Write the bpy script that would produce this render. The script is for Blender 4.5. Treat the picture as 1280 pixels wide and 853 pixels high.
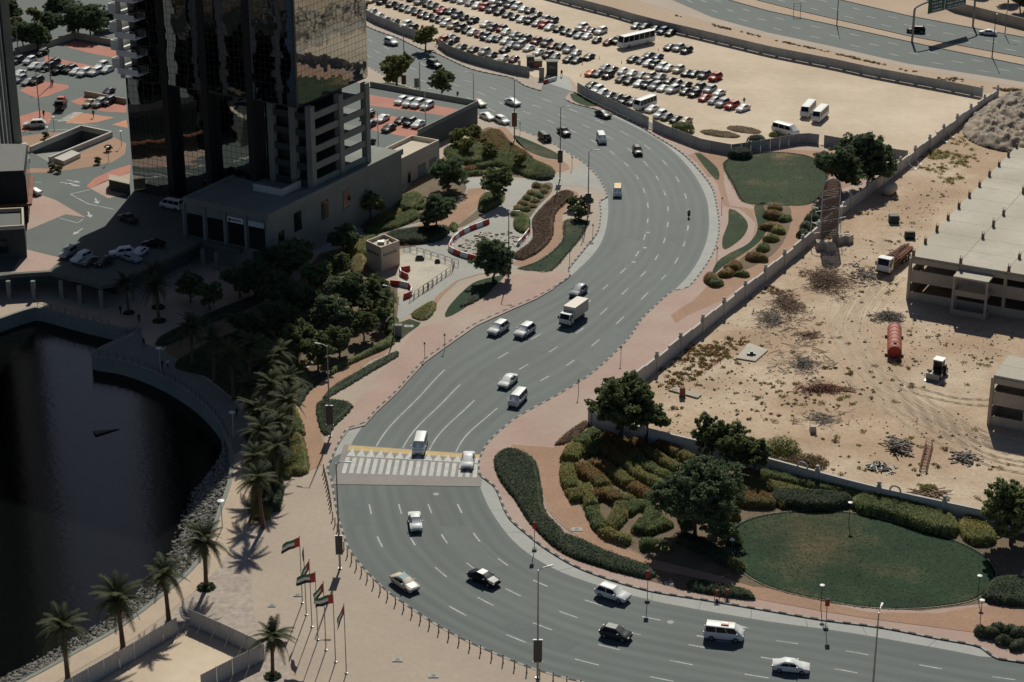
import bpy, bmesh, math, random
import numpy as np
from mathutils import Vector, Matrix, Quaternion
from mathutils.geometry import tessellate_polygon

random.seed(7)
RNG = np.random.default_rng(7)
scene = bpy.context.scene
for o in list(bpy.data.objects):
    bpy.data.objects.remove(o)
col = scene.collection

# ------------------------------------------------------------------ camera
CAM_H, PITCH, FPX = 130.0, math.radians(23.0), 2542.0     # high balcony, long lens
cam_data = bpy.data.cameras.new('camera')
cam = bpy.data.objects.new('camera', cam_data)
col.objects.link(cam)
cam.location = (0, 0, CAM_H)
cam.rotation_euler = (math.radians(90) - PITCH, 0, 0)
cam_data.sensor_width = 36
cam_data.lens = 36 * FPX / 1280
cam_data.clip_start = 1
cam_data.clip_end = 6000
scene.camera = cam

# ------------------------------------------------------------------ sky, sun, exposure
SUN_EL, SUN_AZ = math.radians(41), math.radians(5.5)       # azimuth from +Y towards +X
world = bpy.data.worlds.new('World')
scene.world = world
world.use_nodes = True
wn = world.node_tree
wn.nodes.clear()
sky = wn.nodes.new('ShaderNodeTexSky')
sky.sky_type = 'NISHITA'
sky.sun_disc = False
sky.sun_elevation = SUN_EL
sky.sun_rotation = SUN_AZ
sky.air_density = 0.6
sky.dust_density = 0.6
sky.ozone_density = 1.0
bg = wn.nodes.new('ShaderNodeBackground')
bg.inputs['Strength'].default_value = 0.066
wo = wn.nodes.new('ShaderNodeOutputWorld')
wn.links.new(sky.outputs[0], bg.inputs[0])
wn.links.new(bg.outputs[0], wo.inputs[0])
sun_data = bpy.data.lights.new('sun', 'SUN')
sun_data.energy = 5.0
sun_data.angle = math.radians(0.53)
sun_data.color = (1.0, 0.975, 0.86)
sun = bpy.data.objects.new('sun', sun_data)
col.objects.link(sun)
sd = Vector((math.sin(SUN_AZ) * math.cos(SUN_EL), math.cos(SUN_AZ) * math.cos(SUN_EL), math.sin(SUN_EL)))
sun.rotation_euler = (-sd).to_track_quat('-Z', 'Y').to_euler()
sun.location = (0, 400, 300)
scene.view_settings.view_transform = 'Standard'
scene.view_settings.look = 'None'
scene.view_settings.gamma = 1
scene.view_settings.exposure = -0.32
scene.render.engine = 'CYCLES'

# ------------------------------------------------------------------ photo pixel -> point on a level plane
_s, _c = math.sin(PITCH), math.cos(PITCH)
def G(px, py, z=0.0):
    u = (px - 640) / FPX; v = (py - 426.5) / FPX
    d = (u, _c - v * _s, -_s - v * _c)
    t = (z - CAM_H) / d[2]
    return Vector((d[0] * t, d[1] * t, z))
def GL(pts, z=0.0):
    return [G(x, y, z) for x, y in pts]
def heading(px, py, vx, vy, z=0.0):
    d = G(px + vx, py + vy, z) - G(px, py, z)
    return math.atan2(d.y, d.x)
def smooth(pts, step=2.0, closed=False):
    """Catmull-Rom through world points, resampled."""
    n = len(pts); out = []
    rng = range(n) if closed else range(n - 1)
    for i in rng:
        p1, p2 = pts[i], pts[(i + 1) % n]
        p0 = pts[i - 1] if (closed or i > 0) else p1 * 2 - p2
        p3 = pts[(i + 2) % n] if (closed or i + 2 < n) else p2 * 2 - p1
        k = max(1, int((p2 - p1).length / step))
        for j in range(k):
            t = j / k
            out.append(0.5 * ((2 * p1) + (p2 - p0) * t + (2 * p0 - 5 * p1 + 4 * p2 - p3) * t * t + (3 * p1 - p0 - 3 * p2 + p3) * t ** 3))
    if not closed:
        out.append(pts[-1].copy())
    return out
def resample(pts, step):
    """points every `step` metres along a polyline, with directions"""
    out = []; acc = 0.0; nxt = 0.0
    for a, b in zip(pts, pts[1:]):
        L = (b - a).length
        if L < 1e-6: continue
        d = (b - a) / L
        while nxt <= acc + L:
            out.append((a + d * (nxt - acc), d)); nxt += step
        acc += L
    return out

# ------------------------------------------------------------------ object helpers
def tag(o, label=None, cat=None, group=None, kind=None):
    if label: o['label'] = label
    if cat: o['category'] = cat
    if group: o['group'] = group
    if kind: o['kind'] = kind
    return o
def empty(name, loc=(0, 0, 0), rz=0.0, label=None, cat=None, group=None):
    o = bpy.data.objects.new(name, None)
    col.objects.link(o)
    o.location = loc; o.rotation_euler = (0, 0, rz); o.empty_display_size = 0.5
    return tag(o, label, cat, group)
def link(name, me, parent=None, loc=None, rz=None):
    o = bpy.data.objects.new(name, me)
    col.objects.link(o)
    if parent: o.parent = parent
    if loc is not None: o.location = loc
    if rz is not None: o.rotation_euler = (0, 0, rz)
    return o
def copy_tree(o, parent=None):
    c = o.copy(); col.objects.link(c); c.parent = parent
    for ch in list(o.children):
        copy_tree(ch, c)
    return c

class MB:
    def __init__(s): s.v = []; s.f = []; s.m = []; s.mi = 0
    def face(s, idx): s.f.append(tuple(idx)); s.m.append(s.mi)
    def poly(s, pts):
        b = len(s.v); s.v += [tuple(p) for p in pts]; s.face(range(b, b + len(pts)))
    def hexa(s, lo, hi):
        """lo, hi: 4 points each, both ccw seen from above"""
        b = len(s.v); s.v += [tuple(p) for p in lo] + [tuple(p) for p in hi]
        for f in ((3, 2, 1, 0), (4, 5, 6, 7), (0, 1, 5, 4), (1, 2, 6, 5), (2, 3, 7, 6), (3, 0, 4, 7)):
            s.face([b + i for i in f])
    def box(s, x0, x1, y0, y1, z0, z1):
        s.hexa([(x0, y0, z0), (x1, y0, z0), (x1, y1, z0), (x0, y1, z0)], [(x0, y0, z1), (x1, y0, z1), (x1, y1, z1), (x0, y1, z1)])
    def bar(s, p, q, w, h=None):
        """square bar from p to q"""
        p = Vector(p); q = Vector(q); d = q - p
        if d.length < 1e-6: return
        h = h or w; d.normalize()
        up = Vector((0, 0, 1)) if abs(d.z) < .95 else Vector((1, 0, 0))
        x = d.cross(up).normalized(); y = x.cross(d).normalized()
        c = [x * (w / 2) + y * (h / 2), x * (-w / 2) + y * (h / 2), x * (-w / 2) - y * (h / 2), x * (w / 2) - y * (h / 2)]
        b = len(s.v)
        s.v += [tuple(p + k) for k in c] + [tuple(q + k) for k in c]
        for f in ((0, 1, 2, 3), (7, 6, 5, 4), (0, 4, 5, 1), (1, 5, 6, 2), (2, 6, 7, 3), (3, 7, 4, 0)):
            s.face([b + i for i in f])
    def tube(s, pts, radii, n=8, caps=True):
        pts = [Vector(p) for p in pts]
        if not hasattr(radii, '__len__'): radii = [radii] * len(pts)
        b0 = len(s.v)
        for i, p in enumerate(pts):
            d = (pts[min(i + 1, len(pts) - 1)] - pts[max(i - 1, 0)])
            d = d.normalized() if d.length > 1e-6 else Vector((0, 0, 1))
            up = Vector((0, 1, 0)) if abs(d.z) > .7 else Vector((0, 0, 1))
            x = d.cross(up).normalized(); y = x.cross(d).normalized()
            for k in range(n):
                a = 2 * math.pi * k / n
                s.v.append(tuple(p + (x * math.cos(a) + y * math.sin(a)) * radii[i]))
        for i in range(len(pts) - 1):
            for k in range(n):
                a = b0 + i * n + k; c = b0 + i * n + (k + 1) % n
                s.face((a, a + n, c + n, c))
        if caps:
            s.face([b0 + k for k in range(n)]); s.face([b0 + (len(pts) - 1) * n + k for k in reversed(range(n))])
    def lathe(s, prof, n=12, c=(0, 0)):
        """prof: (r, z) from bottom up"""
        b0 = len(s.v)
        for r, z in prof:
            for k in range(n):
                a = 2 * math.pi * k / n
                s.v.append((c[0] + r * math.cos(a), c[1] + r * math.sin(a), z))
        for i in range(len(prof) - 1):
            for k in range(n):
                a = b0 + i * n + k; d = b0 + i * n + (k + 1) % n
                s.face((a, d, d + n, a + n))
        s.face([b0 + k for k in reversed(range(n))]); s.face([b0 + (len(prof) - 1) * n + k for k in range(n)])
    def prism(s, pts, z0, z1, bottom=True):
        """extruded outline (world x, y); any winding, concave allowed"""
        p = [(q[0], q[1]) for q in pts]
        A = sum(p[i - 1][0] * p[i][1] - p[i][0] * p[i - 1][1] for i in range(len(p)))
        if A < 0: p = p[::-1]
        n = len(p); b = len(s.v)
        s.v += [(x, y, z0) for x, y in p] + [(x, y, z1) for x, y in p]
        for i in range(n):
            j = (i + 1) % n
            s.face((b + i, b + j, b + n + j, b + n + i))
        tri = tessellate_polygon([[Vector((x, y, 0)) for x, y in p]])
        for t in tri:
            t = list(t)
            q = [p[k] for k in t]
            if (q[1][0] - q[0][0]) * (q[2][1] - q[0][1]) - (q[2][0] - q[0][0]) * (q[1][1] - q[0][1]) < 0: t = t[::-1]
            s.face([b + n + k for k in t])
            if bottom: s.face([b + k for k in reversed(t)])
    def mesh(s, name, mats, smooth_angle=None):
        me = bpy.data.meshes.new(name)
        me.from_pydata(s.v, [], s.f)
        if not isinstance(mats, (list, tuple)): mats = [mats]
        for m in mats: me.materials.append(m)
        me.polygons.foreach_set('material_index', s.m)
        if smooth_angle:
            me.polygons.foreach_set('use_smooth', [True] * len(me.polygons))
            me.set_sharp_from_angle(angle=math.radians(smooth_angle))
        me.update()
        return me
    def build(s, name, mats, parent=None, loc=None, rz=None, smooth_angle=None):
        return link(name, s.mesh(name, mats, smooth_angle), parent, loc, rz)

def sheet(name, pts, z, mat, holes=(), parent=None, z0=None):
    """flat sheet (or slab when z0 is given) with optional holes"""
    mb = MB()
    if not holes and z0 is not None:
        mb.prism(pts, z0, z)
    else:
        loops = [[Vector((p[0], p[1], 0)) for p in pts]] + [[Vector((p[0], p[1], 0)) for p in h] for h in holes]
        flat = [v for l in loops for v in l]
        mb.v = [(v.x, v.y, z) for v in flat]
        for t in tessellate_polygon(loops):
            q = [flat[k] for k in t]
            t = list(t)
            if (q[1] - q[0]).cross(q[2] - q[0]).z < 0: t = t[::-1]
            mb.face(t)
        if z0 is not None:
            for l in loops:
                n = len(l); b = len(mb.v)
                mb.v += [(v.x, v.y, z0) for v in l] + [(v.x, v.y, z) for v in l]
                for i in range(n):
                    j = (i + 1) % n
                    mb.face((b + i, b + j, b + n + j, b + n + i))
    o = mb.build(name, mat, parent)
    if parent is None: o['kind'] = 'structure'
    return o

# ------------------------------------------------------------------ materials
def new_mat(name):
    m = bpy.data.materials.new(name); m.use_nodes = True
    nt = m.node_tree
    return m, nt, nt.nodes['Principled BSDF']
def mat(name, c, rough=0.8, var=0.15, scale=0.6, fine=8.0, fvar=0.1, bump=0.0, bscale=20.0, metal=0.0, c2=None, thr=None, spec=0.5, coat=0.0, trans=0.0, rand=0.0):
    """principled with large and fine noise colour variation; c2 blended in by noise patches"""
    m, nt, b = new_mat(name)
    N = nt.nodes; Lk = nt.links
    b.inputs['Roughness'].default_value = rough
    b.inputs['Metallic'].default_value = metal
    b.inputs['Specular IOR Level'].default_value = spec
    b.inputs['Coat Weight'].default_value = coat
    b.inputs['Coat Roughness'].default_value = 0.05
    tc = N.new('ShaderNodeTexCoord')
    def noise(sc, det=4, ro=0.6):
        n = N.new('ShaderNodeTexNoise'); n.inputs['Scale'].default_value = sc
        n.inputs['Detail'].default_value = det; n.inputs['Roughness'].default_value = ro
        Lk.new(tc.outputs['Object'], n.inputs['Vector']); return n
    rgb = N.new('ShaderNodeRGB'); rgb.outputs[0].default_value = (*c, 1)
    cur = rgb.outputs[0]
    if c2 is not None:
        n0 = noise(scale * 0.5, 6, 0.65)
        r = N.new('ShaderNodeMapRange'); lo = thr if thr is not None else 0.5
        r.inputs['From Min'].default_value = lo - 0.07; r.inputs['From Max'].default_value = lo + 0.1
        Lk.new(n0.outputs[0], r.inputs[0])
        mx = N.new('ShaderNodeMix'); mx.data_type = 'RGBA'
        Lk.new(r.outputs[0], mx.inputs[0]); Lk.new(cur, mx.inputs[6]); mx.inputs[7].default_value = (*c2, 1)
        cur = mx.outputs[2]
    if var or fvar or rand:
        n1 = noise(scale); n2 = noise(fine, 3)
        def rng(n, v):
            r = N.new('ShaderNodeMapRange'); r.inputs['From Min'].default_value = 0.3; r.inputs['From Max'].default_value = 0.7
            r.inputs['To Min'].default_value = 1 - v; r.inputs['To Max'].default_value = 1 + v
            Lk.new(n.outputs[0], r.inputs[0]); return r
        r1 = rng(n1, var); r2 = rng(n2, fvar)
        mu = N.new('ShaderNodeMath'); mu.operation = 'MULTIPLY'
        Lk.new(r1.outputs[0], mu.inputs[0]); Lk.new(r2.outputs[0], mu.inputs[1])
        fac = mu.outputs[0]
        if rand:
            oi = N.new('ShaderNodeObjectInfo')
            rr = N.new('ShaderNodeMapRange'); rr.inputs['To Min'].default_value = 1 - rand; rr.inputs['To Max'].default_value = 1 + rand
            Lk.new(oi.outputs['Random'], rr.inputs[0])
            m2 = N.new('ShaderNodeMath'); m2.operation = 'MULTIPLY'
            Lk.new(fac, m2.inputs[0]); Lk.new(rr.outputs[0], m2.inputs[1]); fac = m2.outputs[0]
        vm = N.new('ShaderNodeVectorMath'); vm.operation = 'SCALE'
        Lk.new(cur, vm.inputs[0]); Lk.new(fac, vm.inputs['Scale'])
        cur = vm.outputs[0]
    Lk.new(cur, b.inputs['Base Color'])
    if bump:
        nb = noise(bscale, 5)
        bp = N.new('ShaderNodeBump'); bp.inputs['Strength'].default_value = 1.0; bp.inputs['Distance'].default_value = bump
        Lk.new(nb.outputs[0], bp.inputs['Height']); Lk.new(bp.outputs[0], b.inputs['Normal'])
    if trans:
        tr = N.new('ShaderNodeBsdfTranslucent'); Lk.new(cur, tr.inputs[0])
        ms = N.new('ShaderNodeMixShader'); ms.inputs[0].default_value = trans
        Lk.new(b.outputs[0], ms.inputs[1]); Lk.new(tr.outputs[0], ms.inputs[2])
        Lk.new(ms.outputs[0], N['Material Output'].inputs['Surface'])
    return m

M = {}
M['sand'] = mat('sand', (.46, .335, .235), .95, .10, .05, 1.2, .10, .03, 3, c2=(.40, .285, .195), thr=.56)
M['lot_sand'] = mat('lot_sand', (.55, .43, .31), .95, .07, .04, .6, .05, .01, 2, c2=(.62, .505, .375), thr=.52)
M['site_sand'] = mat('site_sand', (.43, .295, .19), .95, .16, .07, 1.6, .16, .05, 2.5, c2=(.50, .39, .28), thr=.49)
M['brown_sand'] = mat('brown_sand', (.36, .215, .14), .95, .10, .15, 2.5, .12, .02, 5)
M['paver_pink'] = mat('paver_pink', (.395, .310, .240), .85, .08, .08, 1.5, .06, .004, 12, c2=(.37, .285, .222), thr=.6)
M['paver_rose'] = mat('paver_rose', (.40, .265, .215), .85, .09, .1, 1.5, .06, .004, 12, c2=(.38, .285, .23), thr=.55)
M['paver_pebble'] = mat('paver_pebble', (.38, .31, .26), .9, .08, .15, 1.1, .22, .01, 3)
M['paver_red'] = mat('paver_red', (.40, .145, .095), .85, .12, .2, 2, .08, .004, 12)
M['paver_orange'] = mat('paver_orange', (.48, .21, .11), .85, .12, .2, 2, .08)
M['concrete_path'] = mat('concrete_path', (.34, .325, .295), .85, .09, .12, 2, .07, .003, 12, c2=(.30, .285, .26), thr=.6)
M['crossing'] = mat('crossing', (.25, .225, .205), .85, .1, .2, 2, .08)
M['gutter'] = mat('gutter', (.36, .36, .335), .85, .08, .15, 2, .07)
M['concrete'] = mat('concrete', (.40, .345, .27), .9, .14, .25, 3, .10, .006, 6, c2=(.28, .25, .21), thr=.6)
M['concrete_grey'] = mat('concrete_grey', (.205, .215, .186), .88, .12, .25, 3, .08, .004, 6)
M['concrete_pale'] = mat('concrete_pale', (.50, .45, .365), .88, .16, .2, 3, .10, .004, 6, c2=(.39, .34, .265), thr=.52)
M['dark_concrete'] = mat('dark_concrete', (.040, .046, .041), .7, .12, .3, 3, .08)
M['white_wall'] = mat('white_wall', (.50, .47, .425), .85, .08, .3, 3, .06, c2=(.43, .395, .345), thr=.6)
M['balcony_white'] = mat('balcony_white', (.80, .80, .78), .7, .04, .3, 3, .04)
M['cream'] = mat('cream', (.52, .44, .34), .85, .06, .3, 3, .05)
M['kerb_white'] = mat('kerb_white', (.36, .33, .29), .85, .15, .8, 5, .1)
M['kerb_black'] = mat('kerb_black', (.035, .035, .035), .8, .3, .8, 5, .1)
M['paint_white'] = mat('paint_white', (.41, .41, .39), .8, .3, .5, 5, .3)
M['stripe_white'] = mat('stripe_white', (.50, .50, .47), .8, .15, 1.0, 6, .15)
M['paint_yellow'] = mat('paint_yellow', (.52, .36, .15), .8, .12, 1.0, 6, .14)
M['grass'] = mat('grass', (.026, .050, .024), .95, .25, .12, 2.0, .28, .05, 5, c2=(.085, .070, .036), thr=.57, spec=.2)
M['grass_dry'] = mat('grass_dry', (.040, .058, .028), .95, .20, .12, 2.0, .25, .05, 5, c2=(.15, .105, .055), thr=.60, spec=.2)
M['soil'] = mat('soil', (.15, .105, .062), .95, .2, .3, 3, .2, .04, 4)
M['hoarding'] = mat('hoarding', (.33, .335, .32), .55, .06, .4, 3, .05, metal=.0, rand=.12)
M['hoarding_pale'] = mat('hoarding_pale', (.42, .41, .38), .6, .06, .4, 3, .05, rand=.08)
M['steel'] = mat('steel', (.25, .25, .245), .45, .08, 1, 6, .05, metal=.6)
M['dark_steel'] = mat('dark_steel', (.06, .06, .058), .5, .1, 1, 6, .05, metal=.3)
M['pale_steel'] = mat('pale_steel', (.5, .5, .48), .5, .1, 1, 6, .05)
M['brown_steel'] = mat('brown_steel', (.16, .095, .065), .6, .15, 1, 6, .1)
M['black'] = mat('black', (.012, .012, .012), .6, 0, 1, 1, 0)
M['shade_black'] = mat('shade_black', (.01, .01, .01), .9, 0, 1, 1, 0)
M['red'] = mat('red', (.42, .035, .025), .5, .1, 1, 6, .05)
M['white'] = mat('white', (.68, .67, .63), .5, .06, 1, 6, .04)
M['orange'] = mat('orange', (.65, .14, .03), .5, .08, 1, 6, .05)
M['green'] = mat('green', (.02, .17, .07), .6, .05, 1, 6, .04)
M['sign_green'] = mat('sign_green', (.012, .10, .065), .5, .04, 1, 6, .03)
M['rust'] = mat('rust', (.20, .075, .045), .85, .25, .6, 4, .2)
M['wood'] = mat('wood', (.20, .125, .08), .85, .25, 1.5, 6, .2)
M['bark'] = mat('bark', (.085, .06, .042), .95, .2, 2, 9, .2, .02, 9)
M['palm_bark'] = mat('palm_bark', (.13, .08, .05), .95, .25, 3, 10, .3, .05, 6)
M['rock'] = mat('rock', (.20, .185, .16), .9, .25, .5, 2, .25)
M['tyre'] = mat('tyre', (.015, .015, .015), .85, 0, 1, 1, 0)
M['rim'] = mat('rim', (.35, .35, .35), .35, 0, 1, 1, 0, metal=.7)
M['car_glass'] = mat('car_glass', (.010, .012, .013), .12, 0, 1, 1, 0, spec=.22)
M['head_lamp'] = mat('head_lamp', (.55, .55, .52), .15, 0, 1, 1, 0)
M['tail_lamp'] = mat('tail_lamp', (.30, .012, .01), .25, 0, 1, 1, 0)
M['trim'] = mat('trim', (.03, .03, .03), .6, 0, 1, 1, 0)
M['window'] = mat('window', (.015, .018, .019), .08, 0, 1, 1, 0, spec=.6)
M['skin'] = mat('skin', (.26, .14, .09), .6, 0, 1, 1, 0)
M['fabric_dark'] = mat('fabric_dark', (.03, .03, .035), .9, .1, 3, 9, .1)
M['fabric_light'] = mat('fabric_light', (.5, .48, .45), .9, .1, 3, 9, .1)
M['fin_grey'] = mat('fin_grey', (.30, .31, .30), .7, .05, 1, 3, .05)
LEAF = lambda n, c, **k: mat(n, c, .75, .25, .45, 2.4, .25, trans=.45, spec=.25, rand=.12, **k)
M['leaf'] = LEAF('leaf', (0.172, 0.207, 0.086))
M['leaf_dark'] = LEAF('leaf_dark', (0.121, 0.161, 0.081))
M['leaf_olive'] = LEAF('leaf_olive', (0.230, 0.236, 0.086))
M['hedge_green'] = LEAF('hedge_green', (0.145, 0.181, 0.064), c2=(0.217, 0.217, 0.072), thr=.58)
M['hedge_olive'] = LEAF('hedge_olive', (0.285, 0.247, 0.075), c2=(0.188, 0.203, 0.068), thr=.50)
M['hedge_rust'] = LEAF('hedge_rust', (0.277, 0.162, 0.057), c2=(0.189, 0.169, 0.057), thr=.52)
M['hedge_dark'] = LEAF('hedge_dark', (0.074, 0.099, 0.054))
M['hedge_brown'] = LEAF('hedge_brown', (0.169, 0.095, 0.055))
M['hedge_yellow'] = LEAF('hedge_yellow', (.30, .25, .11))
M['palm_leaf'] = LEAF('palm_leaf', (.09, .102, .050))
M['dry_leaf'] = LEAF('dry_leaf', (0.195, 0.130, 0.065))
M['twig'] = mat('twig', (.22, .145, .10), .95, .25, .6, 4, .25)
M['twig_grey'] = mat('twig_grey', (.24, .20, .165), .95, .25, .6, 4, .25)

def paint(name, c, rough=.42, metal=0.0):
    return mat('car_' + name, c, rough, 0, 1, 1, 0, metal=metal, coat=.05, spec=.18)
PAINT = {
    'white': paint('white', (.70, .70, .68)), 'silver': paint('silver', (.33, .34, .34), .45, .0),
    'grey': paint('grey', (.10, .105, .11), .45, .0), 'black': paint('black', (.013, .014, .015)),
    'dark grey': paint('dark_grey', (.045, .047, .05)), 'beige': paint('beige', (.46, .37, .27)),
    'red': paint('red', (.33, .025, .02)), 'dark red': paint('dark_red', (.11, .018, .018)),
    'orange': paint('orange', (.62, .13, .025)), 'blue': paint('blue', (.03, .05, .10)), 'purple': paint('purple', (.05, .03, .06)),
    'yellow': paint('yellow', (.60, .34, .07)), 'teal': paint('teal', (.02, .13, .15)), 'cream': paint('cream', (.60, .53, .42)),
}

def asphalt_mat(name, c, lanes):
    """grey dusty asphalt; uv: x in lanes, y in metres along the road: paler and darker wheel tracks, patches"""
    m, nt, b = new_mat(name)
    N = nt.nodes; Lk = nt.links
    b.inputs['Roughness'].default_value = .80
    uv = N.new('ShaderNodeUVMap')
    sep = N.new('ShaderNodeSeparateXYZ'); Lk.new(uv.outputs[0], sep.inputs[0])
    def math_(op, a, bb):
        n = N.new('ShaderNodeMath'); n.operation = op
        for i, x in enumerate((a, bb)):
            if isinstance(x, (int, float)): n.inputs[i].default_value = x
            else: Lk.new(x, n.inputs[i])
        return n.outputs[0]
    # tracks: two darker bands inside each lane
    w = math_('MULTIPLY', sep.outputs['X'], 2 * math.pi * 2)
    cs = math_('COSINE', w, 0)
    tr = math_('MULTIPLY', cs, 0.09)
    def noise(vec, sc, det=4, ro=.6):
        n = N.new('ShaderNodeTexNoise'); n.inputs['Scale'].default_value = sc; n.inputs['Detail'].default_value = det
        n.inputs['Roughness'].default_value = ro; Lk.new(vec, n.inputs['Vector']); return n.outputs[0]
    cmb = N.new('ShaderNodeCombineXYZ')
    Lk.new(math_('MULTIPLY', sep.outputs['X'], 1.6), cmb.inputs[0]); Lk.new(math_('MULTIPLY', sep.outputs['Y'], 0.02), cmb.inputs[1])
    streak = noise(cmb.outputs[0], 2.2, 6, .7)
    tc = N.new('ShaderNodeTexCoord')
    big = noise(tc.outputs['Object'], .035, 5, .6); fine = noise(tc.outputs['Object'], 3.0, 4, .7)
    s = math_('ADD', 1.0, tr)
    for n, k in ((streak, .85), (big, .55), (fine, .25)):
        s = math_('ADD', s, math_('MULTIPLY', math_('SUBTRACT', n, .5), k))
    vm = N.new('ShaderNodeVectorMath'); vm.operation = 'SCALE'; vm.inputs[0].default_value = c
    Lk.new(s, vm.inputs['Scale']); Lk.new(vm.outputs[0], b.inputs['Base Color'])
    bp = N.new('ShaderNodeBump'); bp.inputs['Distance'].default_value = .004
    Lk.new(fine, bp.inputs['Height']); Lk.new(bp.outputs[0], b.inputs['Normal'])
    return m
M['asphalt'] = asphalt_mat('asphalt', (.094, .110, .106), 5)
M['patch_dark'] = mat('patch_dark', (.085, .100, .097), .80, .12, .3, 3, .1)
M['patch_pale'] = mat('patch_pale', (.102, .118, .114), .80, .12, .3, 3, .1)
M['street'] = mat('street', (.092, .108, .102), .85, .10, .12, 2.5, .08)
M['deck_tiles'] = mat('deck_tiles', (.105, .113, .096), .85, .10, .12, 2.5, .08)
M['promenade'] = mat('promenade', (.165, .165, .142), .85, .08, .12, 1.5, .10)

M['walk_beige'] = mat('walk_beige', (.47, .36, .265), .88, .07, .2, 2, .06)

def water_mat():
    m, nt, b = new_mat('water')
    N = nt.nodes; Lk = nt.links
    b.inputs['Base Color'].default_value = (.002, .003, .003, 1)
    b.inputs['Roughness'].default_value = .11
    b.inputs['IOR'].default_value = 1.333
    tc = N.new('ShaderNodeTexCoord'); mp = N.new('ShaderNodeMapping')
    mp.inputs['Scale'].default_value = (1.0, 1.5, 1.0); mp.inputs['Rotation'].default_value = (0, 0, .5)
    Lk.new(tc.outputs['Object'], mp.inputs[0])
    n1 = N.new('ShaderNodeTexNoise'); n1.inputs['Scale'].default_value = .9; n1.inputs['Detail'].default_value = 5; n1.inputs['Roughness'].default_value = .55
    Lk.new(mp.outputs[0], n1.inputs['Vector'])
    n2 = N.new('ShaderNodeTexNoise'); n2.inputs['Scale'].default_value = .03; n2.inputs['Detail'].default_value = 2
    Lk.new(tc.outputs['Object'], n2.inputs['Vector'])
    mu = N.new('ShaderNodeMath'); mu.operation = 'MULTIPLY'
    Lk.new(n1.outputs[0], mu.inputs[0]); Lk.new(n2.outputs[0], mu.inputs[1])
    bp = N.new('ShaderNodeBump'); bp.inputs['Strength'].default_value = 1.0; bp.inputs['Distance'].default_value = .035
    Lk.new(mu.outputs[0], bp.inputs['Height']); Lk.new(bp.outputs[0], b.inputs['Normal'])
    return m
M['water'] = water_mat()

def facade_mat(name, c, cell=(1.15, 1.25), line=.07, tilt=.018, wave=.02, linecol=(.03, .032, .032)):
    """mirror glass curtain wall: mullion lines, each pane tilted a little (local x+y along the wall, z up)"""
    m, nt, b = new_mat(name)
    N = nt.nodes; Lk = nt.links
    tc = N.new('ShaderNodeTexCoord'); sep = N.new('ShaderNodeSeparateXYZ'); Lk.new(tc.outputs['Object'], sep.inputs[0])
    def mt(op, a, bb=0.0):
        n = N.new('ShaderNodeMath'); n.operation = op
        for i, x in enumerate((a, bb)):
            if isinstance(x, (int, float)): n.inputs[i].default_value = x
            else: Lk.new(x, n.inputs[i])
        return n.outputs[0]
    u = mt('DIVIDE', mt('ADD', sep.outputs['X'], sep.outputs['Y']), cell[0]); v = mt('DIVIDE', sep.outputs['Z'], cell[1])
    lu = mt('LESS_THAN', mt('FRACT', u), line / cell[0]); lv = mt('LESS_THAN', mt('FRACT', v), line / cell[1])
    ln = mt('MAXIMUM', lu, lv)
    cmb = N.new('ShaderNodeCombineXYZ'); Lk.new(mt('FLOOR', u), cmb.inputs[0]); Lk.new(mt('FLOOR', v), cmb.inputs[1])
    wnz = N.new('ShaderNodeTexWhiteNoise'); wnz.noise_dimensions = '2D'; Lk.new(cmb.outputs[0], wnz.inputs['Vector'])
    sub = N.new('ShaderNodeVectorMath'); sub.operation = 'SUBTRACT'; Lk.new(wnz.outputs['Color'], sub.inputs[0]); sub.inputs[1].default_value = (.5, .5, .5)
    sc = N.new('ShaderNodeVectorMath'); sc.operation = 'SCALE'; sc.inputs['Scale'].default_value = tilt; Lk.new(sub.outputs[0], sc.inputs[0])
    nz = N.new('ShaderNodeTexNoise'); nz.inputs['Scale'].default_value = .22; nz.inputs['Detail'].default_value = 3
    Lk.new(tc.outputs['Object'], nz.inputs['Vector'])
    sub2 = N.new('ShaderNodeVectorMath'); sub2.operation = 'SUBTRACT'; Lk.new(nz.outputs['Color'], sub2.inputs[0]); sub2.inputs[1].default_value = (.5, .5, .5)
    sc2 = N.new('ShaderNodeVectorMath'); sc2.operation = 'SCALE'; sc2.inputs['Scale'].default_value = wave; Lk.new(sub2.outputs[0], sc2.inputs[0])
    ge = N.new('ShaderNodeNewGeometry')
    ad = N.new('ShaderNodeVectorMath'); ad.operation = 'ADD'; Lk.new(ge.outputs['Normal'], ad.inputs[0]); Lk.new(sc.outputs[0], ad.inputs[1])
    ad2 = N.new('ShaderNodeVectorMath'); ad2.operation = 'ADD'; Lk.new(ad.outputs[0], ad2.inputs[0]); Lk.new(sc2.outputs[0], ad2.inputs[1])
    nm = N.new('ShaderNodeVectorMath'); nm.operation = 'NORMALIZE'; Lk.new(ad2.outputs[0], nm.inputs[0])
    Lk.new(nm.outputs[0], b.inputs['Normal'])
    mx = N.new('ShaderNodeMix'); mx.data_type = 'RGBA'; Lk.new(ln, mx.inputs[0])
    mx.inputs[6].default_value = (*c, 1); mx.inputs[7].default_value = (*linecol, 1)
    Lk.new(mx.outputs[2], b.inputs['Base Color'])
    Lk.new(mt('SUBTRACT', 1.0, ln), b.inputs['Metallic'])
    r = mt('MULTIPLY', ln, .5); Lk.new(mt('ADD', r, .02), b.inputs['Roughness'])
    return m
M['mirror_glass'] = facade_mat('mirror_glass', (.38, .40, .40), tilt=.008, wave=.03)
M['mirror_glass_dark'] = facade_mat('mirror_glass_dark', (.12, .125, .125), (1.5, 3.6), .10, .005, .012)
# ================================================================== SETTING
Z1, Z2, Z3, Z4 = .14, .155, .17, .185       # pavement top and the sheets laid on it
DECK = 4.0                                   # upper street level round the tower

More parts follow.
